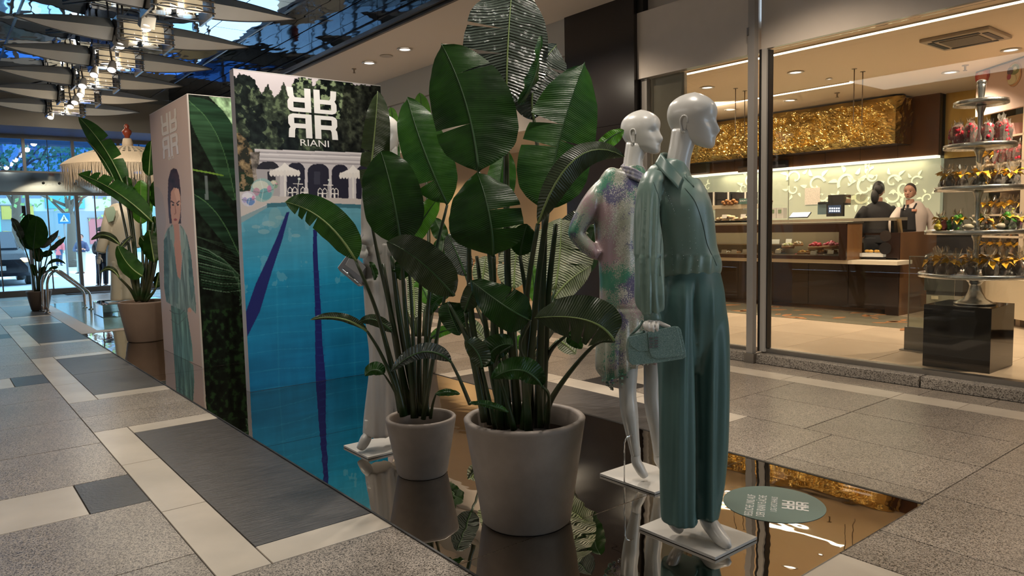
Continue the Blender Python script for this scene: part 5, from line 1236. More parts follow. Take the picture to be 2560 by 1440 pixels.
def head(parent, px, py, D, h_px, face, mt, pitch=.08, name='head', ears=True):
    """abstract mannequin head; px,py = middle of the head; h_px chin to crown"""
    H_ = h_px*D/F; c = PD(px, py, D); fy = Vector(face).normalized(); up = Vector((0, 0, 1)); fy = (fy-up*pitch).normalized(); sx_ = fy.cross(up).normalized(); up = sx_.cross(fy)
    V = [0, .03, .08, .14, .19, .215, .24, .28, .32, .36, .42, .48, .53, .58, .65, .72, .79, .86, .92, .965, .99, 1.0]
    fr = np.interp(V, [0, .03, .08, .14, .19, .24, .3, .36, .48, .53, .60, .68, .79, .88, .95, 1], [.30, .39, .425, .43, .425, .42, .41, .41, .385, .39, .42, .425, .39, .30, .19, 0])
    bk_ = np.interp(V, [0, .1, .2, .3, .4, .5, .6, .7, .8, .9, .96, 1], [.02, .12, .22, .32, .395, .44, .46, .455, .42, .32, .19, 0])
    wd = np.interp(V, [0, .05, .12, .2, .3, .4, .5, .6, .7, .8, .9, .96, 1], [.13, .19, .235, .265, .29, .31, .325, .33, .32, .285, .205, .125, 0])
    n = 44; vs = []
    for j, v in enumerate(V):
        for i in range(n):
            a = 2*math.pi*i/n; co, si = math.cos(a), math.sin(a)
            y = (fr[j] if co > 0 else bk_[j])*(abs(co)**(.92))*(1 if co > 0 else -1); x = wd[j]*(1 if si > 0 else -1)*abs(si)**.86
            aa = math.degrees(a if a < math.pi else a-2*math.pi)
            # nose
            nv = np.interp(v, [.22, .30, .34, .42, .55, .60], [0, .11, .135, .095, .035, 0]); y += nv*math.exp(-(aa/8.5)**2)
            # eye hollows, lips, chin
            y -= .035*math.exp(-((abs(aa)-27)/13)**2)*math.exp(-((v-.49)/.07)**2)
            y += .022*math.exp(-(aa/15)**2)*(math.exp(-((v-.215)/.014)**2)+math.exp(-((v-.172)/.016)**2))
            y -= .014*math.exp(-(aa/16)**2)*math.exp(-((v-.194)/.008)**2)
            y += .02*math.exp(-((abs(aa)-48)/14)**2)*math.exp(-((v-.40)/.08)**2)
            zz = v+.62*max(0, .2-v)*min(1, max(0, 1-y/.36)); vs.append(c+(sx_*x+fy*y+up*(zz-.5))*H_)
    mb = MB(); mb.add(vs, [(j*n+i, j*n+(i+1) % n, (j+1)*n+(i+1) % n, (j+1)*n+i) for j in range(len(V)-1) for i in range(n)]+[tuple(range(n))[::-1]], True)
    o = mb.build(name, mt, parent); sd = o.modifiers.new('s', 'SUBSURF'); sd.levels = sd.render_levels = 1
    if ears:
        for s_ in (-1, 1):
            e = MB(); rim = [(-.02, .30), (.0, .27), (.03, .30), (.045, .37), (.06, .44), (.055, .51), (.02, .555), (-.03, .55), (-.055, .50), (-.055, .44)]
            P = [c+(sx_*s_*(.318+.012*(1 if y_ > 0 else .2))+fy*(-.03+y_*-1.0)+up*(z_-.5))*H_ for y_, z_ in rim]
            e.tube([Vector(q) for q in bez([tuple(p) for p in P], 4)], .018*H_, 8)
            e.grid(lambda u, v: c+(sx_*s_*(.312)+fy*(-.03-(-.045+.09*u)*(.55+.45*math.sin(v*2.6)))+up*(-.21+.25*v))*H_, 5, 6)
            e.build('ear', mt, o)
    return o
def hand(parent, D, wrist, palm, fingers, thumb, mt, rp=10):
    """fingers: list of pixel chains"""
    mb = MB(); k = D/F
    mb_ = vlimb(mb, D, [(*wrist, rp*.62, rp*.62*k)]+[(*palm, rp, rp*.55*k)]+[(palm[0]+(palm[0]-wrist[0])*.35, palm[1]+(palm[1]-wrist[1])*.35, palm[2], rp*.8, rp*.4*k)])
    for ch in fingers+[thumb]:
        vlimb(mb, D, [(x, y, d, r, r*k) for x, y, d, r in ch], n=10, k=3); ball(mb, D, ch[-1][0], ch[-1][1], ch[-1][2], ch[-1][3]*.97)
    me = remesh(mb, .0022*max(1, D/3.2), 3); return linkmesh('hand', me, mt, parent)
def plate(parent, x0, x1, y0, y1, z=.006):
    MB().box((x0, y0, z), (x1, y1, z+.012)).build('base_plate', WHITEP, parent, bevel=.001); MB().box((x0+.006, y0+.006, z-.002), (x1-.006, y1-.006, z)).build('base_foot', BLK, parent)
TE = mat('sage silk', (.165, .255, .215), .36, bump=.03, bscale=500, var=.06, vscale=3); TE.node_tree.nodes['Principled BSDF'].inputs['Sheen Weight'].default_value = .2
TT = mat('deep sage satin', (.075, .150, .140), .44, bump=.03, bscale=500, var=.05, vscale=3, spec=.35)
# ---------------- mannequin 1
D1 = depth_of((2.42, 1.85, 1.0)); FACE = (.30, -.95, 0)
m1 = thing('mannequin', (2.42, 1.83, 0.006), 'front white mannequin in sage green blouse and wide trousers holding a glitter clutch', 'mannequin')
plate(m1, 2.275, 2.555, 1.635, 2.02)
head(m1, 1731, 303, D1, 142, FACE, MQ)
mb = MB(); vlimb(mb, D1, [(1712, 332, 0, 33, .055), (1704, 365, 0, 30, .05), (1697, 395, 0, 29, .05), (1692, 425, 0, 33, .052), (1688, 450, 0, 46, .06)], n=30)
mb.build('neck', MQ, m1)
mb = MB()
vlimb(mb, D1, [(1690, 404, 0, 26, .055), (1684, 424, 0, 45, .065), (1678, 444, 0, 66, .08), (1682, 475, 0, 74, .10), (1697, 520, -.01, 78, .125), (1708, 570, 0, 77, .12), (1716, 620, 0, 74, .11), (1722, 660, 0, 77, .12), (1727, 682, 0, 74, .11), (1728, 694, 0, 62, .09)], n=48)
vlimb(mb, D1, [(1634, 444, -.06, 26, .05), (1624, 475, -.10, 31, .058), (1620, 530, -.13, 31, .058), (1620, 610, -.15, 33, .062), (1623, 690, -.17, 34, .066), (1626, 745, -.18, 34, .066), (1628, 775, -.19, 30, .05), (1630, 786, -.19, 21, .036)], n=30)
vlimb(mb, D1, [(1722, 452, .10, 24, .05), (1735, 520, .14, 28, .055), (1738, 610, .15, 28, .055), (1740, 690, .16, 28, .055), (1742, 760, .16, 24, .045)], n=24)
ball(mb, D1, 1795, 668, .0, 9)
me = remesh(mb, .0065, 10)
def fold1(co):
    px, py = topx(co); a = .0
    if px < 1660 and py > 455: a = .0055*math.sin(px*.38+1.2*math.sin(py*.012))*min(1, (py-455)/80)+.006*vnoise(co, 22, 3)
    else: a = .006*vnoise(co, 9, 2.2)+.004*vnoise(co, 20, 4)
    if py > 640: a += .0035*math.sin(px*.22+py*.02)+.004*vnoise(co, 16, 2)
    return a
displace(me, fold1); bl = linkmesh('blouse', me, TE, m1)
bt = BVHTree.FromPolygons([v.co[:] for v in me.vertices], [p.vertices[:] for p in me.polygons])
def onsurf(bt_, px, py, off=.003, fallback=None):
    d = ray(px, py).normalized(); h = bt_.ray_cast(CAM, d)
    return h[0]-d*off if h[0] is not None else (fallback if fallback is not None else PD(px, py, D1-.1))
def seam(bt_, pts, r, name, mt, parent, off=.002, D=None):
    P = [onsurf(bt_, *q, off, PD(*q, D-.12*D/10) if D else None) for q in [tuple(z) for z in bez(pts, 6)]]; return MB().tube(P, r, 6).build(name, mt, parent)
TED = mat('dark sage edge', (.045, .085, .075), .6)
seam(bt, [(1712, 470), (1738, 505), (1757, 560), (1768, 610), (1785, 648), (1792, 664)], .0016, 'placket_edge', TED, bl, .0005)
seam(bt, [(1634, 455), (1648, 500), (1653, 560), (1651, 640), (1650, 690)], .0015, 'armhole_seam', TED, bl, .0)
rg = random.Random(3); q = MB()
for (x0, y0_, x1, y1_) in ((1660, 470, 1672, 505), (1722, 520, 1728, 690), (1735, 560, 1748, 690), (1668, 480, 1690, 540), (1705, 600, 1712, 680), (1760, 500, 1778, 640), (1640, 520, 1646, 640), (1612, 480, 1618, 780), (1680, 620, 1684, 690), (1715, 430, 1725, 460)):
    for k in range(9): t_ = k/9+rg.random()*.05; q.sphere(onsurf(bt, x0+(x1-x0)*t_, y0_+(y1_-y0_)*t_, .001), rg.uniform(.0007, .0016), 5, 4)
o = q.build('rhinestones', mat('rhinestone', (.9, .9, .9), .1, metal=.8), bl); o['kind'] = 'stuff'
def patch(D, pts, th, mt, name, parent, rnd=0):
    P = [PD(x, y, D+d) for x, y, d in pts]; return MB().prism(P, -FW*th).build(name, mt, parent, bevel=.0015)
def surfpatch(bt_, quad, nu, nv, off, name, mt, parent, th=.003, D=None):
    A, B, C, E_ = [np.array(q) for q in quad]
    f = lambda u, v: onsurf(bt_, *((A*(1-u)+B*u)*(1-v)+(E_*(1-u)+C*u)*v), off, PD(*((A*(1-u)+B*u)*(1-v)+(E_*(1-u)+C*u)*v), D-.12*D/10) if D else None)
    o = MB().grid(f, nu, nv).build(name, mt, parent); s_ = o.modifiers.new('t', 'SOLIDIFY'); s_.thickness = th; return o
TC = mat('collar silk', (.115, .190, .165), .38)
def collar(pts, nm):
    top = bez(pts[0], 6); bot = bez(pts[1], 6)
    f = lambda u, v: PD(*(np.array(top[int(round(u*(len(top)-1)))])*(1-v)+np.array(bot[int(round(u*(len(bot)-1)))])*v))
    o = MB().grid(f, len(top)-1, 5).build(nm, TC, bl); s_ = o.modifiers.new('t', 'SOLIDIFY'); s_.thickness = .004
collar(([(1653, 383, D1-.045), (1668, 402, D1-.075), (1688, 424, D1-.085), (1708, 444, D1-.085)], [(1638, 410, D1-.06), (1655, 430, D1-.10), (1674, 450, D1-.125), (1694, 473, D1-.135)]), 'collar')
collar(([(1712, 408, D1-.02), (1713, 425, D1-.05), (1711, 442, D1-.08)], [(1722, 422, D1-.02), (1728, 444, D1-.06), (1736, 467, D1-.11)]), 'collar')
collar(([(1653, 383, D1-.045), (1662, 381, D1+.02), (1690, 388, D1+.06), (1712, 408, D1-.02)], [(1645, 412, D1-.04), (1660, 408, D1+.04), (1690, 412, D1+.07), (1718, 425, D1-.02)]), 'collar_stand')
# cuff
mb = MB(); vlimb(mb, D1, [(1628, 782, -.19, 20, .036), (1631, 794, -.195, 22, .038), (1634, 806, -.20, 21, .034)], n=20); cf = linkmesh('cuff', remesh(mb, .004, 3), TC, bl)
# trousers
mb = MB()
vlimb(mb, D1, [(1723, 676, 0, 73, .10), (1725, 700, 0, 77, .11), (1727, 740, 0, 83, .125), (1728, 790, 0, 84, .125), (1729, 860, 0, 72, .09), (1729, 930, 0, 50, .05)], n=48)
vlimb(mb, D1, [(1712, 690, -.01, 40, .08), (1700, 745, -.03, 52, .105), (1692, 830, -.03, 52, .115), (1690, 950, -.03, 48, .11), (1692, 1080, -.03, 47, .105), (1697, 1200, -.02, 45, .10), (1703, 1303, -.02, 45, .10)], n=40)
vlimb(mb, D1, [(1742, 690, .01, 38, .08), (1760, 745, .03, 46, .105), (1772, 830, .03, 46, .115), (1774, 950, .03, 44, .11), (1774, 1080, .03, 42, .105), (1770, 1200, .03, 36, .095), (1765, 1290, .03, 31, .085)], n=40)
me = remesh(mb, .007, 8)
def fold2(co):
    px, py = topx(co); g_ = min(1, max(0, (py-690)/60))
    a = -.018*math.exp(-((px-(1741+.008*(py-900)))/5.5)**2)*g_+.008*math.exp(-((px-(1712+.0*(py-900)))/6)**2)*g_
    a += .007*math.sin(px*.16+.6*math.sin(py*.006))*min(1, max(0, (py-760)/200))+.005*vnoise(co, 14, .9)-.01*math.exp(-((px-(1664-.02*(py-690)))/5)**2)*max(0, 1-abs(py-730)/60)
    a += .006*math.exp(-((px-1782)/6)**2)*g_
    return a
displace(me, fold2); tr1 = linkmesh('trousers', me, TT, m1)
# feet on plate
def foot(parent, D, ank, toe_px, toe_py, z, r0=15, r1=10, name='foot'):
    T_ = PZ(toe_px, toe_py, z+.012); dT = depth_of(T_)-D; ax, ay, ad, ar = ank
    mb = MB(); k = D/F
    bx, by = ax+(toe_px-ax)*.62, ay+(toe_py-ay)*.70
    vlimb(mb, D, [(ax, ay-34, ad, ar*.93, ar*k*.9), (ax, ay, ad, ar, ar*k*1.1), (ax+(bx-ax)*.45, ay+(by-ay)*.5, ad+(dT-ad)*.45, r0, r0*k*1.1), (bx, by, ad+(dT-ad)*.75, r0*.9, r0*k), (toe_px-(toe_px-bx)*.15, toe_py-5, dT, r1, r1*k*.9), (toe_px, toe_py-3, dT, r1*.5, r1*k*.5)], n=18)
    ball(mb, D, bx-(toe_px-ax)*.1, by-2, ad+(dT-ad)*.6, r0*.8)
    return linkmesh(name, remesh(mb, .004*max(1, D/3.), 6), MQ, parent)
foot(m1, D1, (1675, 1290, -.02, 13), 1704, 1331, .018, 15, 10)
foot(m1, D1, (1768, 1296, .03, 20), 1822, 1366, .018, 21, 14)
# hand and clutch
DH = D1-.22
hand(m1, DH, (1633, 798, .01), (1632, 808, 0), [[(1616, 806, -.005, 5.5), (1611, 812, -.02, 5), (1613, 819, -.026, 4.5), (1616, 824, -.024, 3.8)],
     [(1624, 806, -.008, 5.5), (1620, 813, -.025, 5), (1622, 821, -.03, 4.6), (1624, 827, -.028, 4)], [(1633, 806, -.008, 5.5), (1631, 814, -.026, 5), (1632, 822, -.032, 4.7), (1633, 828, -.03, 4)],
     [(1642, 806, -.006, 5.2), (1643, 814, -.022, 5), (1643, 821, -.03, 4.5), (1643, 827, -.028, 3.8)]], [(1645, 806, 0, 6.5), (1656, 811, -.008, 6), (1666, 815, -.012, 5.5), (1673, 817, -.014, 4.5)], MQ, rp=17)
GLT = mat('glitter sage', (.14, .25, .23), .28, col2=(.34, .46, .44), vscale=420, ramp=(.45, .68), bump=.5, bscale=420, metal=.3, bdist=.003)
ck = thing('clutch_bag', PD(1636, 865, DH), 'glittering sage green clutch bag held by the front mannequin', 'bag')
patch(DH+.03, [(1574, 839, 0), (1568, 846, 0), (1564, 870, 0), (1567, 900, 0), (1575, 909, 0), (1640, 903, 0), (1698, 894, 0), (1707, 888, 0), (1706, 876, 0), (1694, 822, 0), (1688, 815, 0), (1640, 825, 0)], .055, GLT, 'body', ck)
patch(DH-.026, [(1618, 829, 0), (1688, 815, 0), (1693, 820, 0), (1707, 880, 0), (1704, 890, 0), (1640, 897, 0), (1628, 892, 0), (1623, 878, 0)], .006, GLT, 'flap', ck)
patch(DH-.026, [(1572, 842, 0), (1618, 831, 0), (1622, 877, 0), (1597, 879, 0), (1580, 868, 0), (1571, 852, 0)], .003, GLT, 'side_flap', ck)
BK_ = MB()
for i in (0, 1):
    for j in range(4):
        x, y = 1627+i*13.5, 846+j*7.4-(i*1.2); P = [PD(x+dx, y+dy, DH-.034) for dx, dy in ((-4, -2.6), (4, -3), (4, .4), (-1, .8), (-1, 2.2), (-4, 2.4))]; BK_.prism(P, -FW*.003)
o = BK_.build('buckle', mat('bright buckle', (.5, .52, .58), .15, metal=1), ck); o['kind'] = 'stuff'
MB().tube([PD(*q) for q in ((1606, 802, DH-.0), (1597, 818, DH-.01), (1586, 829, DH-.01), (1576, 838, DH), (1592, 836, DH-.02), (1612, 828, DH-.02))], [(.003, .006)]*6, 6).build('strap', TC, ck)
# ---------------- mannequin 2
D2 = depth_of((2.80, 2.46, 1.0))
m2 = thing('mannequin', (2.79, 2.42, .006), 'second white mannequin in a pink and green floral mini dress, bare legs', 'mannequin')
plate(m2, 2.63, 2.93, 2.235, 2.60)
head(m2, 1603, 333, D2, 116, (.25, -.96, 0), MQ, pitch=.0)
mb = MB(); vlimb(mb, D2, [(1592, 365, 0, 28, .055), (1584, 395, 0, 24, .048), (1582, 425, 0, 27, .05), (1580, 450, 0, 34, .06)], n=28); mb.build('neck', MQ, m2)
def floral():
    mt = bpy.data.materials.new('floral print'); mt.use_nodes = True; nt = mt.node_tree; N = nt.nodes; L = nt.links; b = N['Principled BSDF']
    tc = N.new('ShaderNodeTexCoord'); prev = None
    base = N.new('ShaderNodeRGB'); base.outputs[0].default_value = (.33, .34, .27, 1); cur = base.outputs[0]
    for i, (sc, thr, col, seed) in enumerate(((5.2, .57, (.36, .24, .26), 0), (6.5, .565, (.06, .22, .14), 7), (8.0, .60, (.10, .09, .18), 15), (4.6, .6, (.52, .5, .44), 22))):
        mp = N.new('ShaderNodeMapping'); mp.inputs['Location'].default_value = (seed, seed*.7, seed*1.3); L.new(tc.outputs['Object'], mp.inputs[0])
        n = N.new('ShaderNodeTexNoise'); n.inputs['Scale'].default_value = sc; n.inputs['Detail'].default_value = 2; L.new(mp.outputs[0], n.inputs[0])
        n3 = N.new('ShaderNodeTexNoise'); n3.inputs['Scale'].default_value = 190; n3.inputs['Detail'].default_value = 3; L.new(mp.outputs[0], n3.inputs[0])
        ad = N.new('ShaderNodeMath'); ad.operation = 'MULTIPLY_ADD'; ad.inputs[1].default_value = .55; L.new(n3.outputs['Fac'], ad.inputs[0]); L.new(n.outputs['Fac'], ad.inputs[2])
        rp = N.new('ShaderNodeValToRGB'); rp.color_ramp.elements[0].position = thr+.26; rp.color_ramp.elements[1].position = thr+.31; L.new(ad.outputs[0], rp.inputs[0])
        mx = N.new('ShaderNodeMix'); mx.data_type = 'RGBA'; L.new(rp.outputs[0], mx.inputs[0]); L.new(cur, mx.inputs[6]); mx.inputs[7].default_value = (*col, 1); cur = mx.outputs[2]
    L.new(cur, b.inputs['Base Color']); b.inputs['Roughness'].default_value = .33; b.inputs['Specular IOR Level'].default_value = .6
    return mt
FL = floral()
mb = MB()
vlimb(mb, D2, [(1584, 416, 0, 26, .06), (1580, 440, 0, 47, .07), (1568, 462, 0, 70, .085), (1563, 500, 0, 78, .105), (1562, 560, 0, 76, .115), (1566, 640, 0, 72, .105), (1572, 700, 0, 71, .11), (1574, 780, 0, 75, .125), (1571, 850, 0, 76, .135), (1570, 909, 0, 76, .14), (1571, 916, 0, 74, .135)], n=56)
vlimb(mb, D2, [(1512, 466, .0, 24, .05), (1482, 505, -.02, 27, .055), (1456, 548, -.02, 25, .052), (1441, 582, -.02, 21, .047), (1455, 604, -.02, 20, .043), (1480, 626, -.03, 18, .04), (1500, 640, -.05, 14, .032)], n=26)
vlimb(mb, D2, [(1625, 466, .08, 24, .05), (1640, 520, .12, 25, .05), (1645, 600, .12, 23, .05), (1640, 690, .1, 20, .04), (1635, 760, .08, 18, .035)], n=20)
me = remesh(mb, .0075, 8)
def fold3(co):
    px, py = topx(co); a = .006*vnoise(co, 10, 1.2)+.0035*vnoise(co, 24, 3)
    if px > 1490 or py > 650: a += .009*math.sin(px*.12+2+.5*math.sin(py*.02))*max(0, 1-abs(py-620)/220)
    if py > 780: a += .012*math.sin(px*.27)*min(1, (py-780)/110)
    if abs(py-772) < 5 and px > 1490: a -= .003
    return a
displace(me, fold3); dr = linkmesh('dress', me, FL, m2)
sc2 = MB()
for k in range(3):
    P = bez([(1556, 418+k*9, D2-.05), (1580, 424+k*10, D2-.085), (1606, 438+k*8, D2-.07), (1622, 452+k*5, D2-.02)], 5); sc2.tube([PD(*q) for q in P], [(.009, .014)]*len(P), 8)
P = bez([(1556, 418, D2-.04), (1570, 408, D2+.05), (1600, 412, D2+.06), (1622, 452, D2-.0)], 5); sc2.tube([PD(*q) for q in P], .012, 8)
linkmesh('collar_scarf', remesh(sc2, .005, 3), mat('lilac print scarf', (.24, .23, .30), .4, col2=(.45, .42, .42), vscale=45, ramp=(.45, .55)), dr)
mb = MB()
vlimb(mb, D2, [(1572, 800, -.05, 34, .06), (1571, 880, -.05, 26, .055), (1570, 930, -.05, 24, .05), (1569, 985, -.05, 21.5, .048), (1573, 1027, -.05, 22, .05), (1579, 1070, -.045, 18, .042), (1585, 1110, -.04, 14.5, .034), (1590, 1140, -.04, 12.5, .028)], n=26)
vlimb(mb, D2, [(1610, 800, .05, 34, .06), (1631, 880, .05, 25, .055), (1632, 930, .05, 23, .05), (1630, 985, .05, 20.5, .048), (1634, 1027, .05, 20.5, .05), (1640, 1070, .05, 17, .042), (1644, 1110, .05, 14, .034), (1646, 1140, .05, 12, .028)], n=26)
linkmesh('legs', remesh(mb, .006, 5), MQ, m2)
foot(m2, D2, (1590, 1150, -.04, 12.5), 1616, 1196, .018, 13, 9); foot(m2, D2, (1646, 1146, .05, 12), 1672, 1186, .018, 12, 9)
MB().tube([PD(1582, 1086, D2-.10), PD(1574, 1089, D2-.12), PD(1565, 1096, D2-.13), PD(1561, 1108, D2-.13), PZ(1561, 1204, .018)], .0035, 8).build('support_rod', CHR, m2)
# ---------------- mannequin 3 (behind left plant)
D3 = depth_of((2.05, 3.84, 1.0)); WS = mat('off white cloth', (.50, .47, .44), .5, bump=.1, bscale=200)
m3 = thing('mannequin', (2.04, 3.82, .006), 'white clothed mannequin with wide white trousers half hidden behind the left plant', 'mannequin')
plate(m3, 1.855, 2.20, 3.66, 3.97)
head(m3, 966, 338, D3, 100, (-.75, -.66, 0), MQ)
mb = MB(); vlimb(mb, D3, [(972, 370, 0, 22, .05), (975, 400, 0, 20, .05), (976, 425, 0, 24, .05)], n=20); mb.build('neck', MQ, m3)
mb = MB()
vlimb(mb, D3, [(975, 405, 0, 20, .05), (972, 425, 0, 48, .07), (968, 460, 0, 62, .09), (962, 520, 0, 56, .10), (958, 590, 0, 50, .10), (958, 640, 0, 52, .11)], n=36)
vlimb(mb, D3, [(928, 440, -.02, 20, .045), (922, 520, -.04, 20, .045), (920, 580, -.06, 18, .04), (912, 610, -.09, 14, .035)], n=20)
vlimb(mb, D3, [(1008, 440, .02, 20, .045), (1014, 520, .04, 20, .045), (1014, 600, .04, 17, .04)], n=20)
linkmesh('jacket', remesh(mb, .01, 6), WS, m3)
mb = MB()
vlimb(mb, D3, [(956, 610, 0, 47, .10), (957, 680, 0, 46, .11), (957, 740, 0, 44, .11)], n=36)
vlimb(mb, D3, [(945, 700, -.03, 34, .09), (950, 810, -.03, 33, .09), (956, 900, -.03, 33, .09), (950, 1000, -.03, 34, .09), (943, 1088, -.03, 36, .10)], n=30)
vlimb(mb, D3, [(980, 700, .05, 34, .09), (990, 810, .05, 33, .09), (1000, 1000, .05, 34, .09), (1003, 1070, .05, 36, .09)], n=30)
me = remesh(mb, .009, 6); displace(me, lambda co: .008*vnoise(co, 12, 1)+.006*math.sin(topx(co)[0]*.25)); linkmesh('trousers', me, WS, m3)
foot(m3, D3, (921, 1082, -.08, 11), 897, 1126, .018, 14, 9)
hand(m3, D3-.1, (911, 612, 0), (908, 622, 0), [[(903+i*4, 626, 0, 3), (901+i*4, 636, -.01, 2.8), (902+i*4, 644, -.01, 2.3)] for i in range(4)], [(914, 622, 0, 3.2), (918, 632, -.01, 3), (917, 640, -.01, 2.4)], MQ, rp=9)
SB = mat('silver leather', (.42, .41, .42), .28, metal=.7)
hb = thing('handbag', PD(885, 665, D3-.12), 'silver boxy handbag hanging from the hidden white mannequin by the pool panel', 'bag')
patch(D3-.05, [(874, 642, 0), (880, 634, 0), (918, 668, 0), (912, 712, 0), (904, 716, 0), (858, 678, 0), (853, 670, 0)], .09, SB, 'body', hb)
patch(D3-.145, [(876, 640, 0), (882, 636, 0), (915, 668, 0), (900, 690, 0), (864, 662, 0)], .006, mat('silver flap', (.5, .48, .48), .35, metal=.5), 'flap', hb)
MB().tube([PD(*q) for q in ((857, 672, D3-.15), (875, 690, D3-.15), (903, 714, D3-.15))], .006, 6).build('piping', CHR, hb)
MB().tube([PD(*q) for q in ((884, 638, D3-.10), (896, 612, D3-.10), (908, 590, D3-.10), (914, 574, D3-.08), (912, 566, D3-.05))], .006, 6).build('strap', SB, hb)
# ---------------- mannequin 4 (cream suit at the pool corner)
p4 = PZ(302, 754, .216); D4 = depth_of(p4); CR = mat('cream satin', (.56, .50, .38), .4, bump=.1, bscale=60)
m4 = thing('mannequin', p4, 'cream suited mannequin standing on the glass block under the parasol', 'mannequin')
head(m4, 313, 485, D4, 36, (-.8, -.55, 0), MQ)
mb = MB(); vlimb(mb, D4, [(312, 500, 0, 8, .05), (310, 516, 0, 8, .05), (309, 526, 0, 10, .05)], n=16); mb.build('neck', MQ, m4)
mb = MB()
vlimb(mb, D4, [(308, 512, 0, 12, .06), (304, 524, 0, 32, .09), (302, 550, 0, 36, .13), (303, 590, 0, 32, .13), (304, 640, 0, 37, .15), (306, 668, 0, 39, .15)], n=28)
vlimb(mb, D4, [(276, 526, -.05, 14, .08), (268, 560, -.1, 13, .08), (262, 590, -.15, 12, .07), (254, 615, -.2, 12, .07), (250, 632, -.22, 11, .06)], n=16)
vlimb(mb, D4, [(332, 526, .05, 13, .08), (338, 570, .05, 12, .08), (340, 620, .05, 11, .07)], n=16)
me = remesh(mb, .016, 4); displace(me, lambda co: .012*vnoise(co, 7, 3)); jk = linkmesh('jacket', me, CR, m4)
mb = MB(); vlimb(mb, D4, [(304, 640, 0, 33, .14), (305, 670, 0, 34, .14)], n=24)
vlimb(mb, D4, [(294, 655, -.03, 18, .12), (293, 700, -.03, 14, .11), (292, 752, -.03, 14, .11)], n=18); vlimb(mb, D4, [(318, 655, .03, 18, .12), (320, 700, .03, 15, .11), (321, 750, .03, 14, .11)], n=18)
me = remesh(mb, .016, 4); displace(me, lambda co: .01*vnoise(co, 8, 1)); linkmesh('trousers', me, CR, m4)
hand(m4, D4-.22, (250, 636, 0), (248, 644, 0), [[(244+i*2.6, 648, 0, 1.5), (243+i*2.6, 654, 0, 1.3), (243+i*2.6, 660, 0, 1.1)] for i in range(4)], [(252, 645, 0, 1.6), (256, 650, 0, 1.4), (256, 655, 0, 1.2)], MQ, rp=5)
patch(D4-.17, [(262, 520, 0), (284, 516, 0), (290, 530, 0), (284, 552, 0), (272, 556, 0), (266, 540, 0)], .01, mat('pale green scarf', (.34, .46, .34), .4), 'scarf', jk)
MB().box((p4.x-.2, p4.y-.15, .212), (p4.x+.25, p4.y+.2, .222)).build('base_plate', WHITEP, m4)
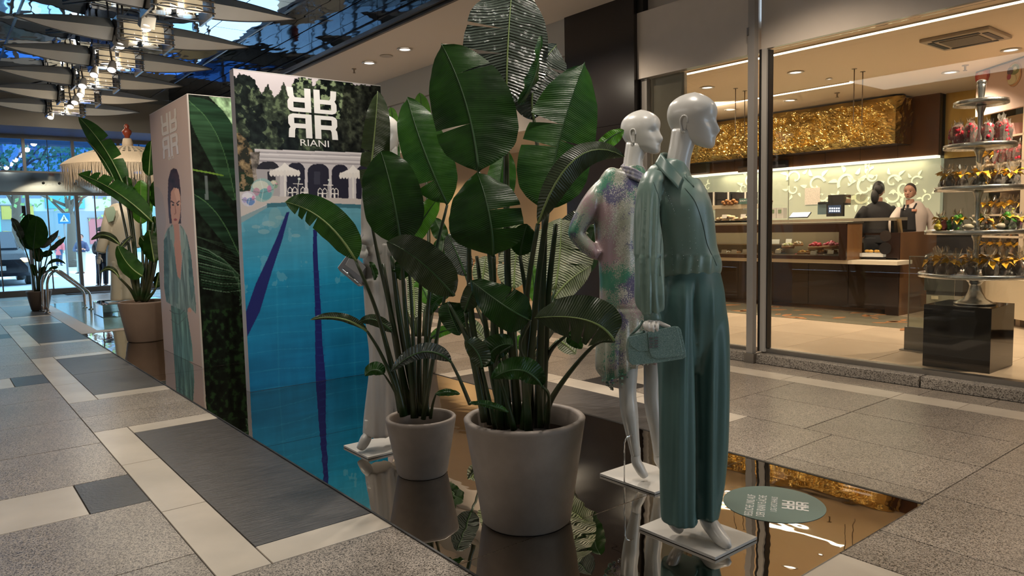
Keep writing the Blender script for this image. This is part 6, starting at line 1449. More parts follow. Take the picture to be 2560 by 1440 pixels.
# ================================================================ PEOPLE
SKIN = mat('skin', (.42, .22, .15), .5)
def person(lab, cx, fy, u, D, face, top, topm, legm, hairm, arms, shoes=None, skirt=None, hairlong=False, sway=0):
    """u: photo pixels per one eighth of the body height"""
    p = PD(cx, fy, D); t = thing('person', p, lab, 'person'); k = D/F; s = u*k*8/1.75
    Y_ = lambda h: fy-h*u
    mb = MB()
    sc = (u*8)/1.75*1.0                 # pixels per metre
    hx = cx+sway
    vlimb(mb, D, [(hx, Y_(6.3), 0, .055*sc, .055*s), (hx, Y_(6.9), 0, .055*sc, .055*s)], n=12)
    for sg in (-1, 1):
        vlimb(mb, D, [(cx+sg*.09*sc, Y_(4.1), 0, .085*sc, .09*s), (cx+sg*.10*sc, Y_(2.2), 0, .058*sc, .062*s), (cx+sg*.11*sc, Y_(.5), 0, .036*sc, .04*s), (cx+sg*.12*sc, Y_(.15), -.04*s, .04*sc, .06*s)], n=14)
    vlimb(mb, D, [(cx, Y_(3.9), 0, .15*sc, .11*s), (cx, Y_(5.0), 0, .13*sc, .10*s), (cx, Y_(5.9), 0, .17*sc, .12*s), (hx, Y_(6.45), 0, .09*sc, .07*s)], n=20)
    for sg, ch in zip((-1, 1), arms):
        pts = [(cx+sg*.18*sc, Y_(6.15), 0, .05*sc, .05*s)]+[(cx+dx*sc, Y_(h), dd_*s, r_*sc, r_*s) for dx, h, dd_, r_ in ch]; vlimb(mb, D, pts, n=12)
        e = pts[-1]; pv = pts[-2]; L_ = math.hypot(e[0]-pv[0], e[1]-pv[1]) or 1; ux, uy = (e[0]-pv[0])/L_, (e[1]-pv[1])/L_
        for f_ in range(4):
            o_ = (f_-1.5)*.018*sc; bx, by = e[0]-uy*o_+ux*.03*sc, e[1]+ux*o_+uy*.03*sc; l_ = (.07, .08, .078, .062)[f_]*sc
            vlimb(mb, D, [(bx, by, e[2], .011*sc, .011*s), (bx+ux*l_*.6, by+uy*l_*.6, e[2]-.005*s, .010*sc, .010*s), (bx+ux*l_, by+uy*l_, e[2]+.004*s, .008*sc, .008*s)], n=8, k=2)
        vlimb(mb, D, [(e[0], e[1], e[2], .014*sc, .014*s), (e[0]+ux*.03*sc-uy*.035*sc, e[1]+uy*.03*sc+ux*.035*sc, e[2]-.02*s, .012*sc, .012*s), (e[0]+ux*.06*sc-uy*.04*sc, e[1]+uy*.06*sc+ux*.04*sc, e[2]-.02*s, .01*sc, .01*s)], n=8, k=2)
    linkmesh('body', remesh(mb, .007*s*1.2, 2), SKIN, t)
    hd_ = head(t, hx, Y_(7.42), D, 1.02*u, face, SKIN, 0.)
    # eyes and mouth colour
    fv = Vector(face).normalized(); sv = fv.cross(Vector((0, 0, 1))); hc = PD(hx, Y_(7.42), D); HH = 1.02*u*k
    for sg in (-1, 1): MB().sphere(hc+fv*.365*HH+sv*sg*.135*HH+Vector((0, 0, -.01*HH)), .035*HH, 8, 6).build('eye', mat('eye', (.02, .015, .01), .3), hd_)
    MB().sphere(hc+fv*.425*HH+Vector((0, 0, -.305*HH)), .06*HH, 8, 5, (1.3, 1.3, .35)).build('mouth', mat('lips', (.35, .12, .1), .5), hd_)
    # hair cap
    V = []; n = 28; mb = MB()
    for j in range(12):
        th = j/11*1.75
        for i in range(n):
            a = 2*math.pi*i/n; front = math.cos(a); lim = th if front < .1 else min(th, 1.75-1.0*front)
            V.append(hc+(sv*math.sin(a)*.355*math.sin(lim)+fv*(front*.47*math.sin(lim)-.02)+Vector((0, 0, 1))*(.04+.50*math.cos(lim)))*HH)
    mb.add(V, [(j*n+i, j*n+(i+1) % n, (j+1)*n+(i+1) % n, (j+1)*n+i) for j in range(11) for i in range(n)], True)
    if hairlong: mb.sphere(hc-fv*.5*HH+Vector((0, 0, .0)), .28*HH, 12, 8, (1, 1, 1.2)); mb.sphere(hc-fv*.55*HH-sv*.22*HH-Vector((0, 0, .45*HH)), .24*HH, 12, 8, (1, 1, 1.9))
    mb.build('hair', hairm, t)
    # top and trousers
    mb = MB()
    vlimb(mb, D, [(hx, Y_(6.62), 0, .075*sc, .07*s), (cx, Y_(6.35), 0, .17*sc, .11*s), (cx, Y_(5.9), 0, .215*sc, .145*s), (cx, Y_(5.0), 0, .18*sc, .14*s), (cx, Y_(top), 0, .19*sc, .15*s)], n=28)
    for sg, ch in zip((-1, 1), arms):
        pts = [(cx+sg*.16*sc, Y_(6.22), 0, .07*sc, .07*s)]+[(cx+dx*sc, Y_(h), dd_*s, (r_+.024)*sc, (r_+.022)*s) for dx, h, dd_, r_ in ch[:-1]]
        a_, b_ = ch[-2], ch[-1]; pts.append((cx+(a_[0]*.35+b_[0]*.65)*sc, Y_(a_[1]*.35+b_[1]*.65), (a_[2]*.35+b_[2]*.65)*s, .045*sc, .045*s)); vlimb(mb, D, pts, n=16)
    me = remesh(mb, .012*s, 4); displace(me, lambda co: .008*s*vnoise(co, 11, 7)); topo = linkmesh('top', me, topm, t)
    mb = MB()
    for sg in (-1, 1):
        vlimb(mb, D, [(cx+sg*.085*sc, Y_(4.3), 0, .115*sc, .13*s), (cx+sg*.09*sc, Y_(3.4), 0, .10*sc, .11*s), (cx+sg*.10*sc, Y_(2), 0, .08*sc, .085*s), (cx+sg*.11*sc, Y_(.35), 0, .068*sc, .075*s)], n=18)
    linkmesh('trousers', remesh(mb, .012*s, 3), legm, t)
    mb = MB()
    for sg in (-1, 1):
        b0 = PD(cx+sg*.115*sc, Y_(.12), D); f_ = fv; mb.sphere(b0+f_*.06*s, .055*s, 12, 8, (1.2, 1.2, .75)).sphere(b0+f_*.13*s-Vector((0, 0, .012*s)), .045*s, 12, 8, (1.3, 1.3, .6)).sphere(b0-f_*.02*s, .045*s, 10, 8)
        MB().sphere(b0+f_*.06*s, .058*s, 12, 8, (1.1, 1.1, .7)).sphere(b0+f_*.14*s-Vector((0, 0, .012*s)), .044*s, 12, 8, (1.3, 1.3, .6)).build('shoe', shoes or BLK, t)
    return t, sc, s, Y_, topo
BCL = mat('black cloth', (.012, .011, .012), .8); HR1 = mat('short brown hair', (.035, .022, .016), .7, bump=.5, bscale=200); HR2 = mat('black hair', (.008, .007, .007), .5, bump=.5, bscale=120)
SHW = mat('white shirt', (.56, .47, .42), .6)
# man behind the counter
Dm = depth_of((10.55, 4.55, 1.5)); u_ = 48
def armrel(*a): return list(a)
fyc = lambda px, D: topx(PD(px, 600, D)-Vector((0, 0, PD(px, 600, D).z-ZF)))[1]
fm = fyc(2278, Dm)
um_ = (fm-456)/8.0
r = person('man with short hair in white shirt, tie and black apron behind the counter', 2280, fm, um_, Dm, (-.8, -.1, 0), 3.9, SHW, BCL, HR1,
       ([(-.26, 5.5, -.05, .045), (-.24, 4.7, -.15, .04), (-.14, 4.45, -.28, .03)], [(.27, 5.4, 0, .047), (.29, 4.7, -.02, .042), (.22, 4.2, -.12, .03)]), sway=-5)
t, sc_m, s_m, Ym, topo = r
def facing_patch(pts, D, th, mt, nm, par): return patch(D, [(x, y, 0) for x, y in pts], th, mt, nm, par)
bb = BVHTree.FromPolygons([topo.matrix_world @ v.co for v in topo.data.vertices], [p.vertices[:] for p in topo.data.polygons])
surfpatch(bb, [(2252, 522), (2286, 521), (2290, 578), (2247, 578)], 8, 10, .012, 'apron', BCL, topo, .01, D=Dm)
for a_, b_ in (((2258, 522), (2262, 512)), ((2284, 521), (2291, 509))): seam(bb, [a_, ((a_[0]+b_[0])/2, (a_[1]+b_[1])/2), b_], .012, 'apron_strap', BCL, topo, .006, D=Dm)
surfpatch(bb, [(2266, 512), (2273, 512), (2271, 523), (2267, 523)], 2, 4, .012, 'tie', BCL, topo, .006, D=Dm)
surfpatch(bb, [(2279, 523), (2292, 523), (2292, 529), (2279, 529)], 3, 2, .03, 'name_badge', mat('orange badge', (.45, .2, .12), .5), topo, .003, D=Dm)
# woman with back to the glass
Dw = depth_of((10.35, 4.95, 1.5)); fw_ = fyc(2195, Dw); uw = (fw_-451)/8.0
person('woman in black with a dark ponytail seen from behind at the counter', 2196, fw_, uw, Dw, (.75, .4, 0), 3.9, BCL, BCL, HR2,
       ([(-.27, 5.5, .02, .05), (-.28, 4.7, .1, .045), (-.2, 4.4, .25, .03)], [(.27, 5.5, .02, .05), (.27, 4.7, .1, .045), (.18, 4.4, .25, .03)]), hairlong=True)
# person in black waiting at the doors
pd_ = PZ(258, 714); Dp = depth_of(pd_)
r = person('person in black coat and cap standing in the entrance doorway', 256, 716, 17.8, Dp, (-.5, -.8, 0), 3.3, BCL, mat('dark jeans', (.012, .016, .03), .8), HR2,
       ([(-.24, 5.5, 0, .05), (-.22, 4.8, -.1, .045), (-.05, 4.9, -.2, .03)], [(.24, 5.5, 0, .05), (.25, 4.8, -.1, .045), (.08, 4.8, -.2, .03)]))
MB().lathe([(.16, 0), (.13, .03), (.11, .09), (.02, .13)], PD(256, 716-17.8*7.75, Dp), 16).build('cap', BCL, r[0])
# pedestrian in red
pr = PZ(148, 664); Dr = depth_of(pr)
person('pedestrian in a salmon red coat crossing the sunny street', 148, 664, 9.3, Dr, (.2, -.9, 0), 2.8, mat('salmon coat', (.75, .16, .17), .7, emit=None), mat('blue jeans', (.05, .08, .16), .8), HR1,
       ([(-.25, 5.4, 0, .05), (-.27, 4.5, 0, .04), (-.26, 3.9, -.05, .03)], [(.25, 5.4, 0, .05), (.27, 4.5, 0, .04), (.26, 3.9, -.05, .03)]))
pr = PZ(202, 684); Dr = depth_of(pr)
person('pedestrian in a navy jacket and beige trousers outside the doors', 203, 684, 12.4, Dr, (-.6, -.7, 0), 4.0, mat('navy jacket', (.02, .04, .10), .6), mat('beige trousers', (.35, .38, .30), .8), HR1,
       ([(-.25, 5.4, 0, .05), (-.30, 4.7, -.1, .045), (-.12, 4.9, -.2, .03)], [(.25, 5.4, 0, .05), (.3, 4.7, -.1, .045), (.12, 4.9, -.2, .03)]))
# ================================================================ PLANTS
def leafmat(name, c1, c2, rough=.32, bump=.35, tl=.12, period=.0085, veinc=.0, spec=.5):
    mt = bpy.data.materials.new(name); mt.use_nodes = True; nt = mt.node_tree; N = nt.nodes; L = nt.links; b = N['Principled BSDF']
    uv = N.new('ShaderNodeUVMap'); uv.uv_map = 'veins'; sp = N.new('ShaderNodeSeparateXYZ'); L.new(uv.outputs[0], sp.inputs[0])
    nz = N.new('ShaderNodeTexNoise'); nz.inputs['Scale'].default_value = 9; nz.inputs['Detail'].default_value = 3; tc = N.new('ShaderNodeTexCoord'); L.new(tc.outputs['Object'], nz.inputs[0])
    a = N.new('ShaderNodeMath'); a.operation = 'MULTIPLY_ADD'; a.inputs[1].default_value = 2*math.pi/period; L.new(sp.outputs[0], a.inputs[0])
    q = N.new('ShaderNodeMath'); q.operation = 'MULTIPLY'; q.inputs[1].default_value = 9; L.new(nz.outputs['Fac'], q.inputs[0]); L.new(q.outputs[0], a.inputs[2])
    s = N.new('ShaderNodeMath'); s.operation = 'SINE'; L.new(a.outputs[0], s.inputs[0])
    a2 = N.new('ShaderNodeMath'); a2.operation = 'MULTIPLY_ADD'; a2.inputs[1].default_value = 2*math.pi/(period*5.3); L.new(sp.outputs[0], a2.inputs[0]); L.new(q.outputs[0], a2.inputs[2])
    s2 = N.new('ShaderNodeMath'); s2.operation = 'SINE'; L.new(a2.outputs[0], s2.inputs[0])
    ad = N.new('ShaderNodeMath'); ad.operation = 'MULTIPLY_ADD'; ad.inputs[1].default_value = 1.6; L.new(s2.outputs[0], ad.inputs[0]); L.new(s.outputs[0], ad.inputs[2])
    bp = N.new('ShaderNodeBump'); bp.inputs['Strength'].default_value = bump; bp.inputs['Distance'].default_value = .003; L.new(ad.outputs[0], bp.inputs['Height']); L.new(bp.outputs[0], b.inputs['Normal'])
    rp = N.new('ShaderNodeValToRGB'); rp.color_ramp.elements[0].position = .35; rp.color_ramp.elements[0].color = (*c1, 1); rp.color_ramp.elements[1].position = .68; rp.color_ramp.elements[1].color = (*c2, 1)
    L.new(nz.outputs['Fac'], rp.inputs[0])
    hs = N.new('ShaderNodeHueSaturation'); mr = N.new('ShaderNodeMapRange'); mr.inputs[1].default_value = -1; mr.inputs[3].default_value = 1-veinc; mr.inputs[4].default_value = 1+veinc; L.new(s.outputs[0], mr.inputs[0]); L.new(mr.outputs[0], hs.inputs['Value']); L.new(rp.outputs[0], hs.inputs['Color'])
    L.new(hs.outputs[0], b.inputs['Base Color']); b.inputs['Roughness'].default_value = rough; b.inputs['Specular IOR Level'].default_value = spec
    if tl:
        t = N.new('ShaderNodeBsdfTranslucent'); L.new(hs.outputs[0], t.inputs[0]); mx = N.new('ShaderNodeMixShader'); mx.inputs[0].default_value = tl
        L.new(b.outputs[0], mx.inputs[1]); L.new(t.outputs[0], mx.inputs[2]); L.new(mx.outputs[0], N['Material Output'].inputs[0])
    return mt
LD = leafmat('leaf deep green', (.006, .027, .002), (.014, .055, .004), .34, .22, spec=.26)
LM = leafmat('leaf mid green', (.012, .058, .006), (.030, .105, .010), .36, .28, spec=.34)
LO = leafmat('leaf olive', (.020, .036, .010), (.034, .055, .016), .36, .36, spec=.45)
LB = leafmat('leaf bright green', (.07, .22, .015), (.11, .32, .03), .35, .3, .3)
LS = leafmat('leaf silver sheen', (.04, .055, .04), (.08, .10, .08), .20, 1.0, .03, .014, .25, 1.0)
LW = leafmat('leaf paled by light', (.26, .33, .17), (.52, .56, .42), .32, 1.3, .25, .018, .45)  # light from behind is put into this pale leaf colour
RIBD = mat('dark midrib', (.022, .07, .014), .4); RIBL = mat('pale midrib', (.22, .30, .10), .4); STM = mat('stem green', (.018, .042, .012), .35, var=.35, vscale=6, col2=(.045, .05, .022))
WS_ = [0, .03, .08, .16, .27, .4, .55, .68, .79, .88, .94, .98, 1]; WV_ = [.03, .30, .58, .84, .97, 1, .97, .88, .74, .54, .36, .18, .02]
def leaf(plant, D, b, t, wl, wr, mt, m=None, roll=0, fold=.10, tears=(), seed=0, rib=None, wave=.008, cup=0., nm='leaf', blunt=0):
    rg = random.Random(seed*7+int(b[0])+int(t[1])); B, T_ = PD(b[0], b[1], D+b[2]), PD(t[0], t[1], D+t[2])
    Mi = PD(m[0], m[1], D+m[2]) if m else (B+T_)/2+Vector((0, 0, .01))
    def ax(s): return B*(1-s)**2+(Mi*2-(B+T_)/2)*2*s*(1-s)+T_*s*s
    L_ = (T_-B).length; k = (D+(b[2]+t[2])/2)/F; W = {-1: wl*k, 1: wr*k}; ns, nt = 34, 7; ph = rg.uniform(0, 6)
    mb = MB(); uvs = []
    def pt(s, side, q, seg=None):
        ss = s
        if seg and q > .12:
            a, c = seg; mid = (a+c)/2; g = min(.35, .022/max(.02, (c-a)))*(q-.12)/.88*(1.7 if c-a < .9 else 0); ss = mid+(s-mid)*(1-g)
        ss = min(1, max(0, ss)); p = ax(ss); tt = (ax(min(1, ss+.02))-ax(max(0, ss-.02))).normalized(); f = FW-tt*FW.dot(tt)
        if f.length < .15: f = Vector((0, 0, -1))-tt*(-tt.z)
        f.normalize(); sd = f.cross(tt).normalized(); r_ = math.radians(roll+(side*rg2[(side, seg)] if seg else 0)*q); sd2 = sd*math.cos(r_)+f*math.sin(r_); nn = f*math.cos(r_)-sd*math.sin(r_)
        w_ = np.interp(s, WS_, WV_)*W[side]*(1 if not blunt else 1)
        return p+sd2*(side*w_*q)+nn*(fold*w_*q+cup*w_*q*q*2+wave*math.sin(s*13+ph+side)*q*q+wave*.5*math.sin(s*29+ph)*q**3)
    rg2 = {}
    for side in (-1, 1):
        cuts = sorted([0]+[c for sd_, c in tears if sd_ == side]+[1])
        for a, c in zip(cuts, cuts[1:]):
            seg = (a, c); rg2[(side, seg)] = rg.uniform(-9, 9) if len(cuts) > 2 else 0
            n_ = max(2, int(ns*(c-a))); vs = []; uv = []
            for i in range(n_+1):
                s = a+(c-a)*i/n_
                for j in range(nt+1):
                    q = j/nt; vs.append(pt(s, side, q, seg)); uv.append((s*L_+.30*q*W[side]*.9, q))
            fs = [(i*(nt+1)+j, i*(nt+1)+j+1, (i+1)*(nt+1)+j+1, (i+1)*(nt+1)+j) for i in range(n_) for j in range(nt)]
            if side < 0: fs = [f_[::-1] for f_ in fs]
            mb.add(vs, fs, True); uvs += uv
    o = mb.build(nm, mt, plant); me = o.data; ul = me.uv_layers.new(name='veins')
    vi = np.zeros(len(me.loops), int); me.loops.foreach_get('vertex_index', vi); ul.data.foreach_set('uv', np.array(uvs)[vi].reshape(-1))
    r = MB(); n_ = 12; P = [ax(i/n_)-FW*.002 for i in range(n_+1)]; r0 = min(.009, 3.4*k)
    r.tube(P, [r0*(1-.85*i/n_) for i in range(n_+1)], 6); r.build('midrib', rib or RIBD, o)
    return o
def stem(plant, D, pts, r=5., mt=None):
    Q = bez([(p[0], p[1], p[2], p[3] if len(p) > 3 else r) for p in pts], 5)
    Q = [(q[0], q[1], q[2], q[3]*1.12) for q in Q]
    return MB().tube([PD(q[0], q[1], D+q[2]) for q in Q], [max(.002, q[3]*(D+q[2])/F) for q in Q], 8).build('stem', mt or STM, plant)
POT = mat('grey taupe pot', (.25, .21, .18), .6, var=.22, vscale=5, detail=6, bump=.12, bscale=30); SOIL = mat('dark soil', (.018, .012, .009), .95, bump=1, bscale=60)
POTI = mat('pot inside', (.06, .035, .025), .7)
def potted(cx, by, ty, rt, rb, lab, nm='potted_plant', rimw=.10, m=POT):
    D0 = depth_of(PZ(cx, by, .006)); D = D0+rb*D0/F; c = PD(cx, ty, D); k = D/F; R_, r_ = rt*k, rb*k; h = c.z-.006; b = Vector((c.x, c.y, .006))
    t = thing(nm, b, lab, 'plant'); w_ = R_*rimw
    MB().lathe([(r_*.93, 0), (r_, .012), (r_+(R_-r_)*.96, h-.02), (R_, h-.006), (R_-.006, h), (R_-w_, h), (R_-w_-.006, h-.01), (R_-w_*1.4, h-.09)], b, 56, caps=False).build('pot', m, t)
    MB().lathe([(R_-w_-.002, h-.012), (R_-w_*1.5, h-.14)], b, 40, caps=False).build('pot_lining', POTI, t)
    MB().lathe([(R_-w_*1.35, h-.115), (R_*.4, h-.10)], b, 32).build('soil', SOIL, t)
    return t, D
# ---- main plant
A, DA = potted(1311, 1352, 1040, 152, 112, 'large potted bird of paradise plant in front, with big glossy dark leaves')
S_ = lambda x, y, d=0, r=6: (x, y, d, r)
leaf(A, DA, (1197, 432, -.05), (1103, 108, .05), 92, 118, LD, m=(1166, 262, 0), tears=((1, .74), (-1, .36)), seed=1, fold=.05, rib=RIBD)
leaf(A, DA, (1234, 640, -.18), (1192, 430, -.10), 104, 84, LD, m=(1222, 530, -.2), tears=((1, .52), (1, .30)), seed=2, fold=.12)
leaf(A, DA, (1368, 528, -.08), (1462, 155, .05), 92, 92, LM, m=(1398, 350, -.02), tears=((-1, .60), (-1, .45), (1, .50)), seed=3, fold=.06, rib=RIBD)
leaf(A, DA, (1266, 262, .12), (1282, -45, .16), 112, 100, LS, m=(1270, 110, .10), tears=((-1, .42), (-1, .62)), seed=4, fold=-.10, rib=RIBL, wave=.012)
leaf(A, DA, (1335, 300, .2), (1392, 112, .30), 50, 76, LS, m=(1338, 200, .2), seed=5, fold=-.1, rib=RIBL, tears=((1, .7),))
leaf(A, DA, (1296, 260, .02), (1352, 90, .03), 20, 26, LM, m=(1336, 190, .0), seed=6, roll=60, fold=.3)
leaf(A, DA, (1535, 852, -.28), (1336, 795, -.22), 60, 62, LO, m=(1465, 800, -.30), seed=7, fold=.35, rib=RIBL, tears=((-1, .3), (-1, .5), (-1, .68)), wave=.012)
leaf(A, DA, (1345, 560, -.2), (1560, 392, -.20), 30, 36, LO, m=(1440, 396, -.26), seed=8, fold=.4, rib=RIBL, cup=.1)
leaf(A, DA, (1495, 372, .16), (1560, 326, .15), 16, 22, LB, seed=9, fold=.1)
leaf(A, DA, (1325, 800, -.25), (1176, 700, -.18), 52, 50, LD, m=(1262, 765, -.28), seed=10, fold=.15, tears=((1, .55),))
leaf(A, DA, (1205, 920, -.3), (1163, 852, -.32), 24, 30, LO, m=(1192, 880, -.3), seed=11, fold=.3)
leaf(A, DA, (1205, 915, -.26), (1282, 862, -.30), 34, 30, LD, m=(1240, 870, -.28), seed=12, fold=.3, wave=.014)
leaf(A, DA, (1355, 965, -.32), (1228, 948, -.36), 26, 34, LD, m=(1300, 925, -.36), seed=13, fold=.3, wave=.014)
leaf(A, DA, (1270, 1030, -.2), (1172, 1008, -.24), 7, 10, LM, seed=14, fold=.5)
leaf(A, DA, (1120, 755, .05), (1150, 838, .02), 44, 30, LD, m=(1128, 790, .04), seed=15, fold=.2)
leaf(A, DA, (1418, 836, .05), (1455, 872, .05), 18, 20, LM, seed=16, fold=.3)
leaf(A, DA, (1300, 640, .1), (1318, 560, .1), 30, 30, LD, seed=17)
leaf(A, DA, (1250, 770, -.05), (1290, 830, -.04), 22, 22, LD, seed=18, fold=.3)
leaf(A, DA, (1162, 780, .0), (1196, 700, -.05), 22, 26, LO, seed=19, fold=.25)
for pts in ([S_(1197, 430, -.05, 4), S_(1222, 620, 0, 5), S_(1237, 800, 0, 7), S_(1250, 1070, 0, 11)], [S_(1234, 640, -.18, 5), S_(1236, 720, -.1, 5), S_(1235, 860, 0, 7), S_(1268, 1072, .02, 11)],
            [S_(1368, 528, -.08, 6), S_(1345, 700, -.02, 7), S_(1330, 860, 0, 8), S_(1310, 1074, 0, 11)], [S_(1266, 262, .12, 5), S_(1266, 480, .1, 7), S_(1272, 760, .05, 8), S_(1296, 1060, .02, 11)],
            [S_(1335, 300, .2, 4), S_(1360, 520, .1, 6), S_(1355, 760, .05, 8), S_(1345, 1068, .05, 11)], [S_(1345, 560, -.2, 5), S_(1322, 700, -.1, 6), S_(1308, 860, -.02, 7), S_(1322, 1078, -.05, 10)],
            [S_(1536, 853, -.28, 3.5), S_(1490, 860, -.2, 4), S_(1425, 930, -.05, 5.5), S_(1375, 1005, .0, 7), S_(1362, 1060, .0, 8)], [S_(1325, 800, -.25, 4), S_(1300, 870, -.2, 4), S_(1345, 960, -.1, 5), S_(1352, 1068, -.05, 8)],
            [S_(1205, 920, -.3, 3), S_(1215, 965, -.2, 4), S_(1238, 1070, -.1, 6)], [S_(1282, 862, -.3, 2), S_(1240, 900, -.25, 4), S_(1262, 985, -.15, 5), S_(1285, 1074, -.1, 8)],
            [S_(1355, 965, -.32, 3), S_(1372, 990, -.2, 4), S_(1368, 1068, -.05, 6)], [S_(1172, 560, -.02, 4), S_(1176, 760, .05, 7), S_(1196, 900, .05, 8), S_(1232, 1060, .08, 10)],
            [S_(1120, 755, .05, 4), S_(1165, 840, .02, 6), S_(1190, 930, 0, 8), S_(1212, 1055, 0, 9)], [S_(1418, 836, .05, 3), S_(1375, 880, .1, 5), S_(1350, 960, .1, 6), S_(1338, 1058, .1, 8)],
            [S_(1390, 560, .05, 5), S_(1372, 720, .08, 7), S_(1362, 880, .1, 9), S_(1352, 1062, .1, 11)], [S_(1300, 640, .1, 4), S_(1318, 760, .1, 6), S_(1322, 900, .1, 7), S_(1330, 1055, .12, 9)],
            [S_(1250, 770, -.05, 3), S_(1258, 880, 0, 5), S_(1276, 1066, 0, 8)], [S_(1192, 640, .1, 4), S_(1215, 820, .1, 6), S_(1236, 960, .12, 8), S_(1262, 1050, .12, 9)], [S_(1162, 780, 0, 3), S_(1180, 880, .03, 5), S_(1226, 1060, .04, 8)]):
    stem(A, DA, pts)
# ---- second plant, smaller pot
Bp, DB = potted(1052, 1207, 1040, 88, 63, 'medium potted plant left of the large pot, leaves reaching over the pool picture')
leaf(Bp, DB, (1118, 512, 0), (1018, 243, .05), 56, 62, LM, m=(1058, 370, 0), seed=21, fold=.08, tears=((-1, .22),), rib=RIBD)
leaf(Bp, DB, (918, 500, .1), (944, 228, .12), 30, 40, LO, m=(935, 350, .1), seed=22, fold=.2, tears=((-1, .40), (-1, .25)), rib=RIBL)
leaf(Bp, DB, (1003, 612, -.05), (952, 378, 0), 78, 72, LD, m=(980, 480, -.05), seed=23, fold=.06, rib=RIBD)
leaf(Bp, DB, (890, 652, -.1), (712, 505, -.1), 34, 50, LM, m=(810, 552, -.12), seed=24, fold=.12, tears=((-1, .58), (-1, .72), (-1, .82)), rib=RIBL)
leaf(Bp, DB, (1135, 740, -.22), (968, 604, -.2), 44, 54, LO, m=(1052, 655, -.24), seed=25, fold=.12, rib=RIBD)
leaf(Bp, DB, (1018, 616, 0), (1098, 492, 0), 30, 26, LB, m=(1060, 545, .02), seed=26, fold=.2)
leaf(Bp, DB, (918, 828, -.1), (776, 800, -.12), 7, 14, LO, m=(850, 796, -.12), seed=27, fold=.4, rib=RIBL)
leaf(Bp, DB, (980, 830, .0), (898, 806, 0), 16, 14, LO, m=(938, 800, 0), seed=28, fold=.3)
leaf(Bp, DB, (1128, 905, -.15), (976, 930, -.15), 18, 22, LS, m=(1056, 880, -.16), seed=29, fold=.3)
leaf(Bp, DB, (960, 935, -.05), (912, 940, -.05), 14, 20, LM, m=(935, 925, -.05), seed=30, fold=.5)
leaf(Bp, DB, (1078, 785, .05), (1122, 742, .05), 20, 12, LM, m=(1092, 752, .05), seed=31, fold=.3)
leaf(Bp, DB, (1077, 846, .0), (1138, 826, 0), 14, 12, LB, seed=32, fold=.1, m=(1108, 828, 0))
leaf(Bp, DB, (1000, 700, .05), (1012, 650, .05), 24, 20, LD, seed=33)
leaf(Bp, DB, (938, 700, 0), (923, 655, 0), 3, 12, LM, seed=34)
leaf(Bp, DB, (1090, 985, -.1), (1150, 985, -.1), 8, 10, LM, seed=35, fold=.4)
for pts in ([S_(1118, 512, 0, 3), S_(1088, 640, .03, 4), S_(1068, 800, .02, 5), S_(1062, 1040, 0, 7)], [S_(918, 500, .1, 2.5), S_(945, 640, .08, 4), S_(985, 820, .04, 6), S_(1018, 1038, .02, 9)],
            [S_(1003, 612, -.05, 4), S_(1012, 760, 0, 5), S_(1025, 900, 0, 6), S_(1035, 1045, 0, 8)], [S_(890, 652, -.1, 3.5), S_(935, 760, -.08, 4.5), S_(968, 870, -.05, 6), S_(1010, 1040, -.02, 10)],
            [S_(1135, 740, -.22, 4), S_(1120, 720, -.2, 4), S_(1100, 800, -.1, 4), S_(1058, 1048, -.02, 6)], [S_(1018, 616, 0, 3), S_(1030, 780, 0, 4), S_(1040, 1045, .02, 6)],
            [S_(918, 828, -.1, 3), S_(950, 880, -.08, 4), S_(985, 960, -.05, 5), S_(1000, 1030, 0, 6)], [S_(1128, 905, -.15, 3), S_(1150, 950, -.12, 4), S_(1175, 1010, -.05, 5)],
            [S_(1078, 785, .05, 2.5), S_(1070, 880, .04, 3.5), S_(1065, 1040, .02, 5)], [S_(980, 640, .06, 5), S_(1000, 800, .06, 7), S_(1030, 960, .05, 9), S_(1050, 1035, .04, 11)], [S_(958, 660, .05, 4), S_(990, 860, .05, 7), S_(1025, 1035, .03, 10)],
            [S_(1052, 680, .06, 4), S_(1048, 860, .05, 5), S_(1050, 1040, .05, 8)], [S_(960, 935, -.05, 2), S_(990, 985, -.03, 3), S_(1005, 1035, 0, 4)], [S_(1077, 846, 0, 2), S_(1068, 930, .0, 3), S_(1070, 1040, 0, 4)], [S_(1090, 985, -.1, 2), S_(1082, 1010, -.05, 3), S_(1076, 1045, 0, 4)]):
    stem(Bp, DB, pts)
# ---- plants behind
Cp, DC = potted(1058, 938, 836, 40, 30, 'small potted plant in a pale pot behind, its silvery leaf lit from above')
leaf(Cp, DC, (1035, 795, 0), (1022, 640, 0), 24, 34, LW, seed=41, rib=RIBL, m=(1034, 720, 0))
leaf(Cp, DC, (1075, 760, 0), (1040, 690, 0), 20, 26, LB, seed=42)
leaf(Cp, DC, (905, 640, 0), (980, 650, 0), 18, 20, LW, m=(945, 622, 0), seed=43, rib=RIBL)
leaf(Cp, DC, (1060, 330, .2), (1050, 232, .2), 22, 22, LB, seed=44); leaf(Cp, DC, (985, 330, .2), (978, 268, .2), 14, 14, LB, seed=45)
leaf(Cp, DC, (985, 420, .2), (978, 325, .2), 16, 18, LM, seed=46); leaf(Cp, DC, (1090, 640, 0), (1140, 590, 0), 26, 22, LD, seed=47); leaf(Cp, DC, (1110, 600, 0), (1085, 545, 0), 22, 18, LD, seed=48)
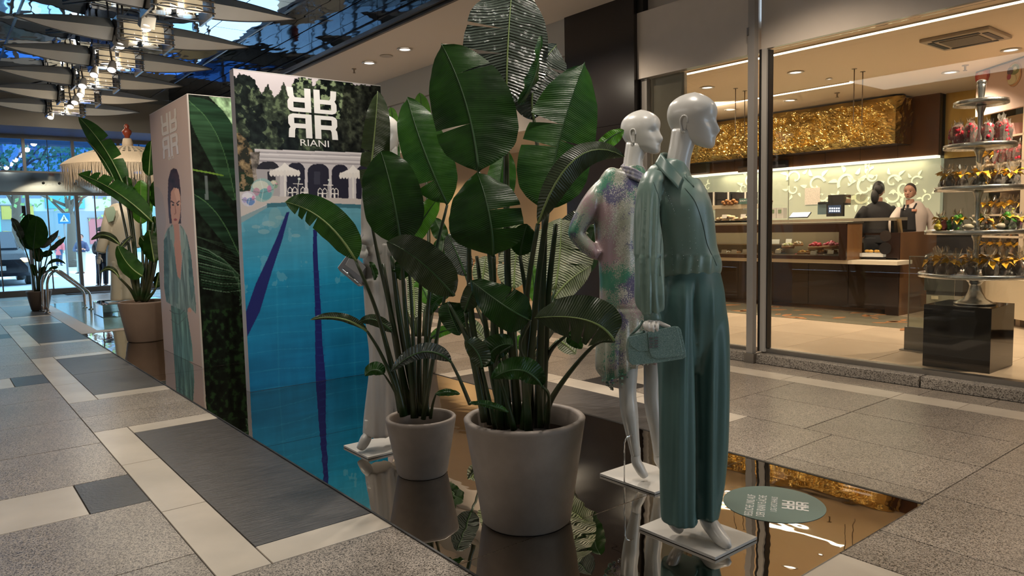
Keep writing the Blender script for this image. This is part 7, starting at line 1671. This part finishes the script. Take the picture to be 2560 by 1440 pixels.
for pts in ([S_(1035, 795, 0, 3), S_(1042, 840, 0, 4)], [S_(1060, 330, .2, 3), S_(1072, 600, .1, 4), S_(1060, 840, 0, 5)], [S_(985, 330, .2, 3), S_(1010, 600, .1, 4), S_(1045, 840, 0, 5)], [S_(905, 640, 0, 2), S_(980, 700, 0, 3), S_(1040, 842, 0, 4)],
            [S_(985, 420, .2, 2), S_(1020, 640, .1, 3), S_(1050, 842, 0, 4)], [S_(1090, 640, 0, 2.5), S_(1078, 740, 0, 3), S_(1064, 842, 0, 4)], [S_(1110, 600, 0, 2.5), S_(1088, 740, 0, 3), S_(1070, 842, 0, 4)], [S_(1075, 760, 0, 2), S_(1066, 842, 0, 3)]): stem(Cp, DC, pts)
Ep, DE = potted(1292, 1010, 918, 46, 36, 'potted plant behind the large pot with pale ribbed leaves catching the light')
LFE = [((1388, 722, 0), (1402, 545, 0), 78, 88, LW, (1400, 630, 0), ((1, .35), (1, .55), (1, .75)), 51), ((1285, 722, 0), (1296, 600, 0), 44, 34, LW, (1288, 660, 0), ((-1, .5),), 52),
       ((1385, 745, 0), (1478, 665, 0), 24, 34, LW, (1425, 700, 0), (), 53), ((1394, 795, 0), (1398, 752, 0), 28, 26, LW, None, (), 54), ((1205, 712, .1), (1215, 640, .1), 28, 26, LW, None, (), 55),
       ((1312, 840, 0), (1320, 782, 0), 26, 26, LW, None, (), 56), ((1240, 520, .2), (1262, 372, .2), 34, 40, LM, None, (), 57), ((1340, 760, 0), (1328, 655, 0), 16, 14, LB, None, (), 58),
       ((1330, 640, .05), (1240, 560, .0), 34, 40, LW, None, (), 59), ((1390, 600, .05), (1470, 525, .0), 26, 40, LS, None, (), 60), ((1450, 690, .1), (1490, 560, .1), 40, 34, LD, None, (), 61),
       ((1165, 690, .15), (1120, 585, .1), 30, 32, LS, None, (), 62), ((1310, 880, 0), (1296, 838, 0), 14, 18, LB, None, (), 63), ((1425, 640, .1), (1440, 560, .1), 30, 40, LD, None, (), 64), ((1395, 850, 0), (1440, 885, 0), 18, 20, LW, None, (), 65), ((1160, 800, 0), (1215, 850, 0), 18, 20, LW, None, (), 66)]
for b, t_, wl, wr, mt_, mm_, te, sd in LFE:
    leaf(Ep, DE, b, t_, wl, wr, mt_, m=mm_, tears=te, seed=sd, fold=.12, rib=RIBL if mt_ is LW else RIBD); stem(Ep, DE, [S_(b[0], b[1], b[2], 3), S_((b[0]+1292)/2+(b[0]-1292)*.15, (b[1]+925)/2, b[2]*.5, 4), S_(1292+(b[0]-1292)*.12, 925, 0, 5)])
# ---- far left plants
Gp, DG = potted(360, 858, 752, 60, 43, 'large potted plant in a terracotta grey pot left of the portrait box', m=mat('terracotta grey pot', (.19, .135, .10), .6, var=.15, vscale=3))
GL_ = [((312, 470, 0), (196, 292, 0), 24, 26, LM, (262, 372, 0), ((1, .35), (1, .6)), 71, 12), ((382, 556, -.1), (194, 434, -.1), 16, 30, LM, (288, 478, -.12), ((1, .6), (1, .75), (1, .85)), 72, 12),
       ((372, 440, .1), (378, 352, .1), 22, 22, LD, None, (), 73, 0), ((352, 560, .1), (352, 450, .1), 28, 28, LB, None, (), 74, 0), ((300, 612, -.1), (228, 600, -.1), 9, 9, LO, (262, 588, -.1), (), 75, 0),
       ((300, 622, -.15), (330, 590, -.15), 8, 8, LS, None, (), 76, 0), ((356, 690, -.2), (294, 614, -.2), 26, 26, LM, (320, 660, -.2), (), 77, 0), ((386, 655, -.1), (372, 575, -.1), 24, 26, LD, None, (), 78, 0), ((298, 694, -.2), (248, 684, -.2), 5, 7, LO, (274, 672, -.2), (), 79, 0),
       ((385, 640, 0), (350, 590, 0), 20, 20, LD, None, (), 80, 0), ((316, 440, 0), (318, 510, 0), 14, 14, LM, None, (), 81, 0), ((318, 470, .05), (340, 500, .05), 14, 14, LM, None, (), 82, 0), ((390, 720, 0), (398, 680, 0), 10, 10, LD, None, (), 83, 0),
       ((292, 470, 0), (210, 345, 0), 4, 4, LO, (262, 405, 0), (), 84, 0), ((395, 520, .1), (388, 450, .1), 20, 14, LD, None, (), 85, 0), ((398, 612, .1), (385, 540, .1), 24, 16, LD, None, (), 86, 0)]
for b, t_, wl, wr, mt_, mm_, te, sd, rl in GL_:
    leaf(Gp, DG, b, t_, wl, wr, mt_, m=mm_, tears=te, seed=sd, fold=.2, roll=rl, rib=RIBL); stem(Gp, DG, [S_(b[0], b[1], b[2], 2.2), S_((b[0]+355)/2+(b[0]-355)*.1+4, (b[1]+750)/2, b[2]*.5, 3.2), S_(356+(b[0]-355)*.22, 752, 0, 5)])
Hp, DHp = potted(97, 777, 727, 28, 19, 'small potted plant with round dark leaves beside the pool ladder at the left', m=mat('brown grey pot', (.13, .095, .075), .6, var=.1, vscale=3))
for b, t_, wl, wr, mt_, mm_, sd in (((86, 626, 0), (70, 535, 0), 36, 36, LD, None, 91), ((84, 622, -.1), (92, 540, -.1), 26, 30, LM, None, 92), ((55, 600, 0), (28, 545, 0), 8, 12, LS, (40, 568, 0), 93), ((98, 618, 0), (147, 575, 0), 6, 10, LS, (122, 600, 0), 94), ((122, 626, 0), (164, 592, 0), 4, 9, LO, None, 95),
                            ((98, 655, 0), (88, 615, 0), 14, 14, LD, None, 96), ((104, 640, 0), (132, 632, 0), 9, 7, LD, None, 97), ((118, 662, 0), (164, 660, 0), 4, 5, LO, (140, 650, 0), 98), ((122, 675, 0), (146, 668, 0), 5, 4, LD, None, 99), ((90, 690, 0), (78, 660, 0), 8, 8, LD, None, 100), ((100, 700, 0), (112, 665, 0), 9, 8, LD, None, 101)):
    leaf(Hp, DHp, b, t_, wl, wr, mt_, m=mm_, seed=sd, fold=.15, rib=RIBD); stem(Hp, DHp, [S_(b[0], b[1], b[2], 1.2), S_((b[0]+97)/2, (b[1]+728)/2, 0, 1.6), S_(97+(b[0]-97)*.2, 729, 0, 2.4)])
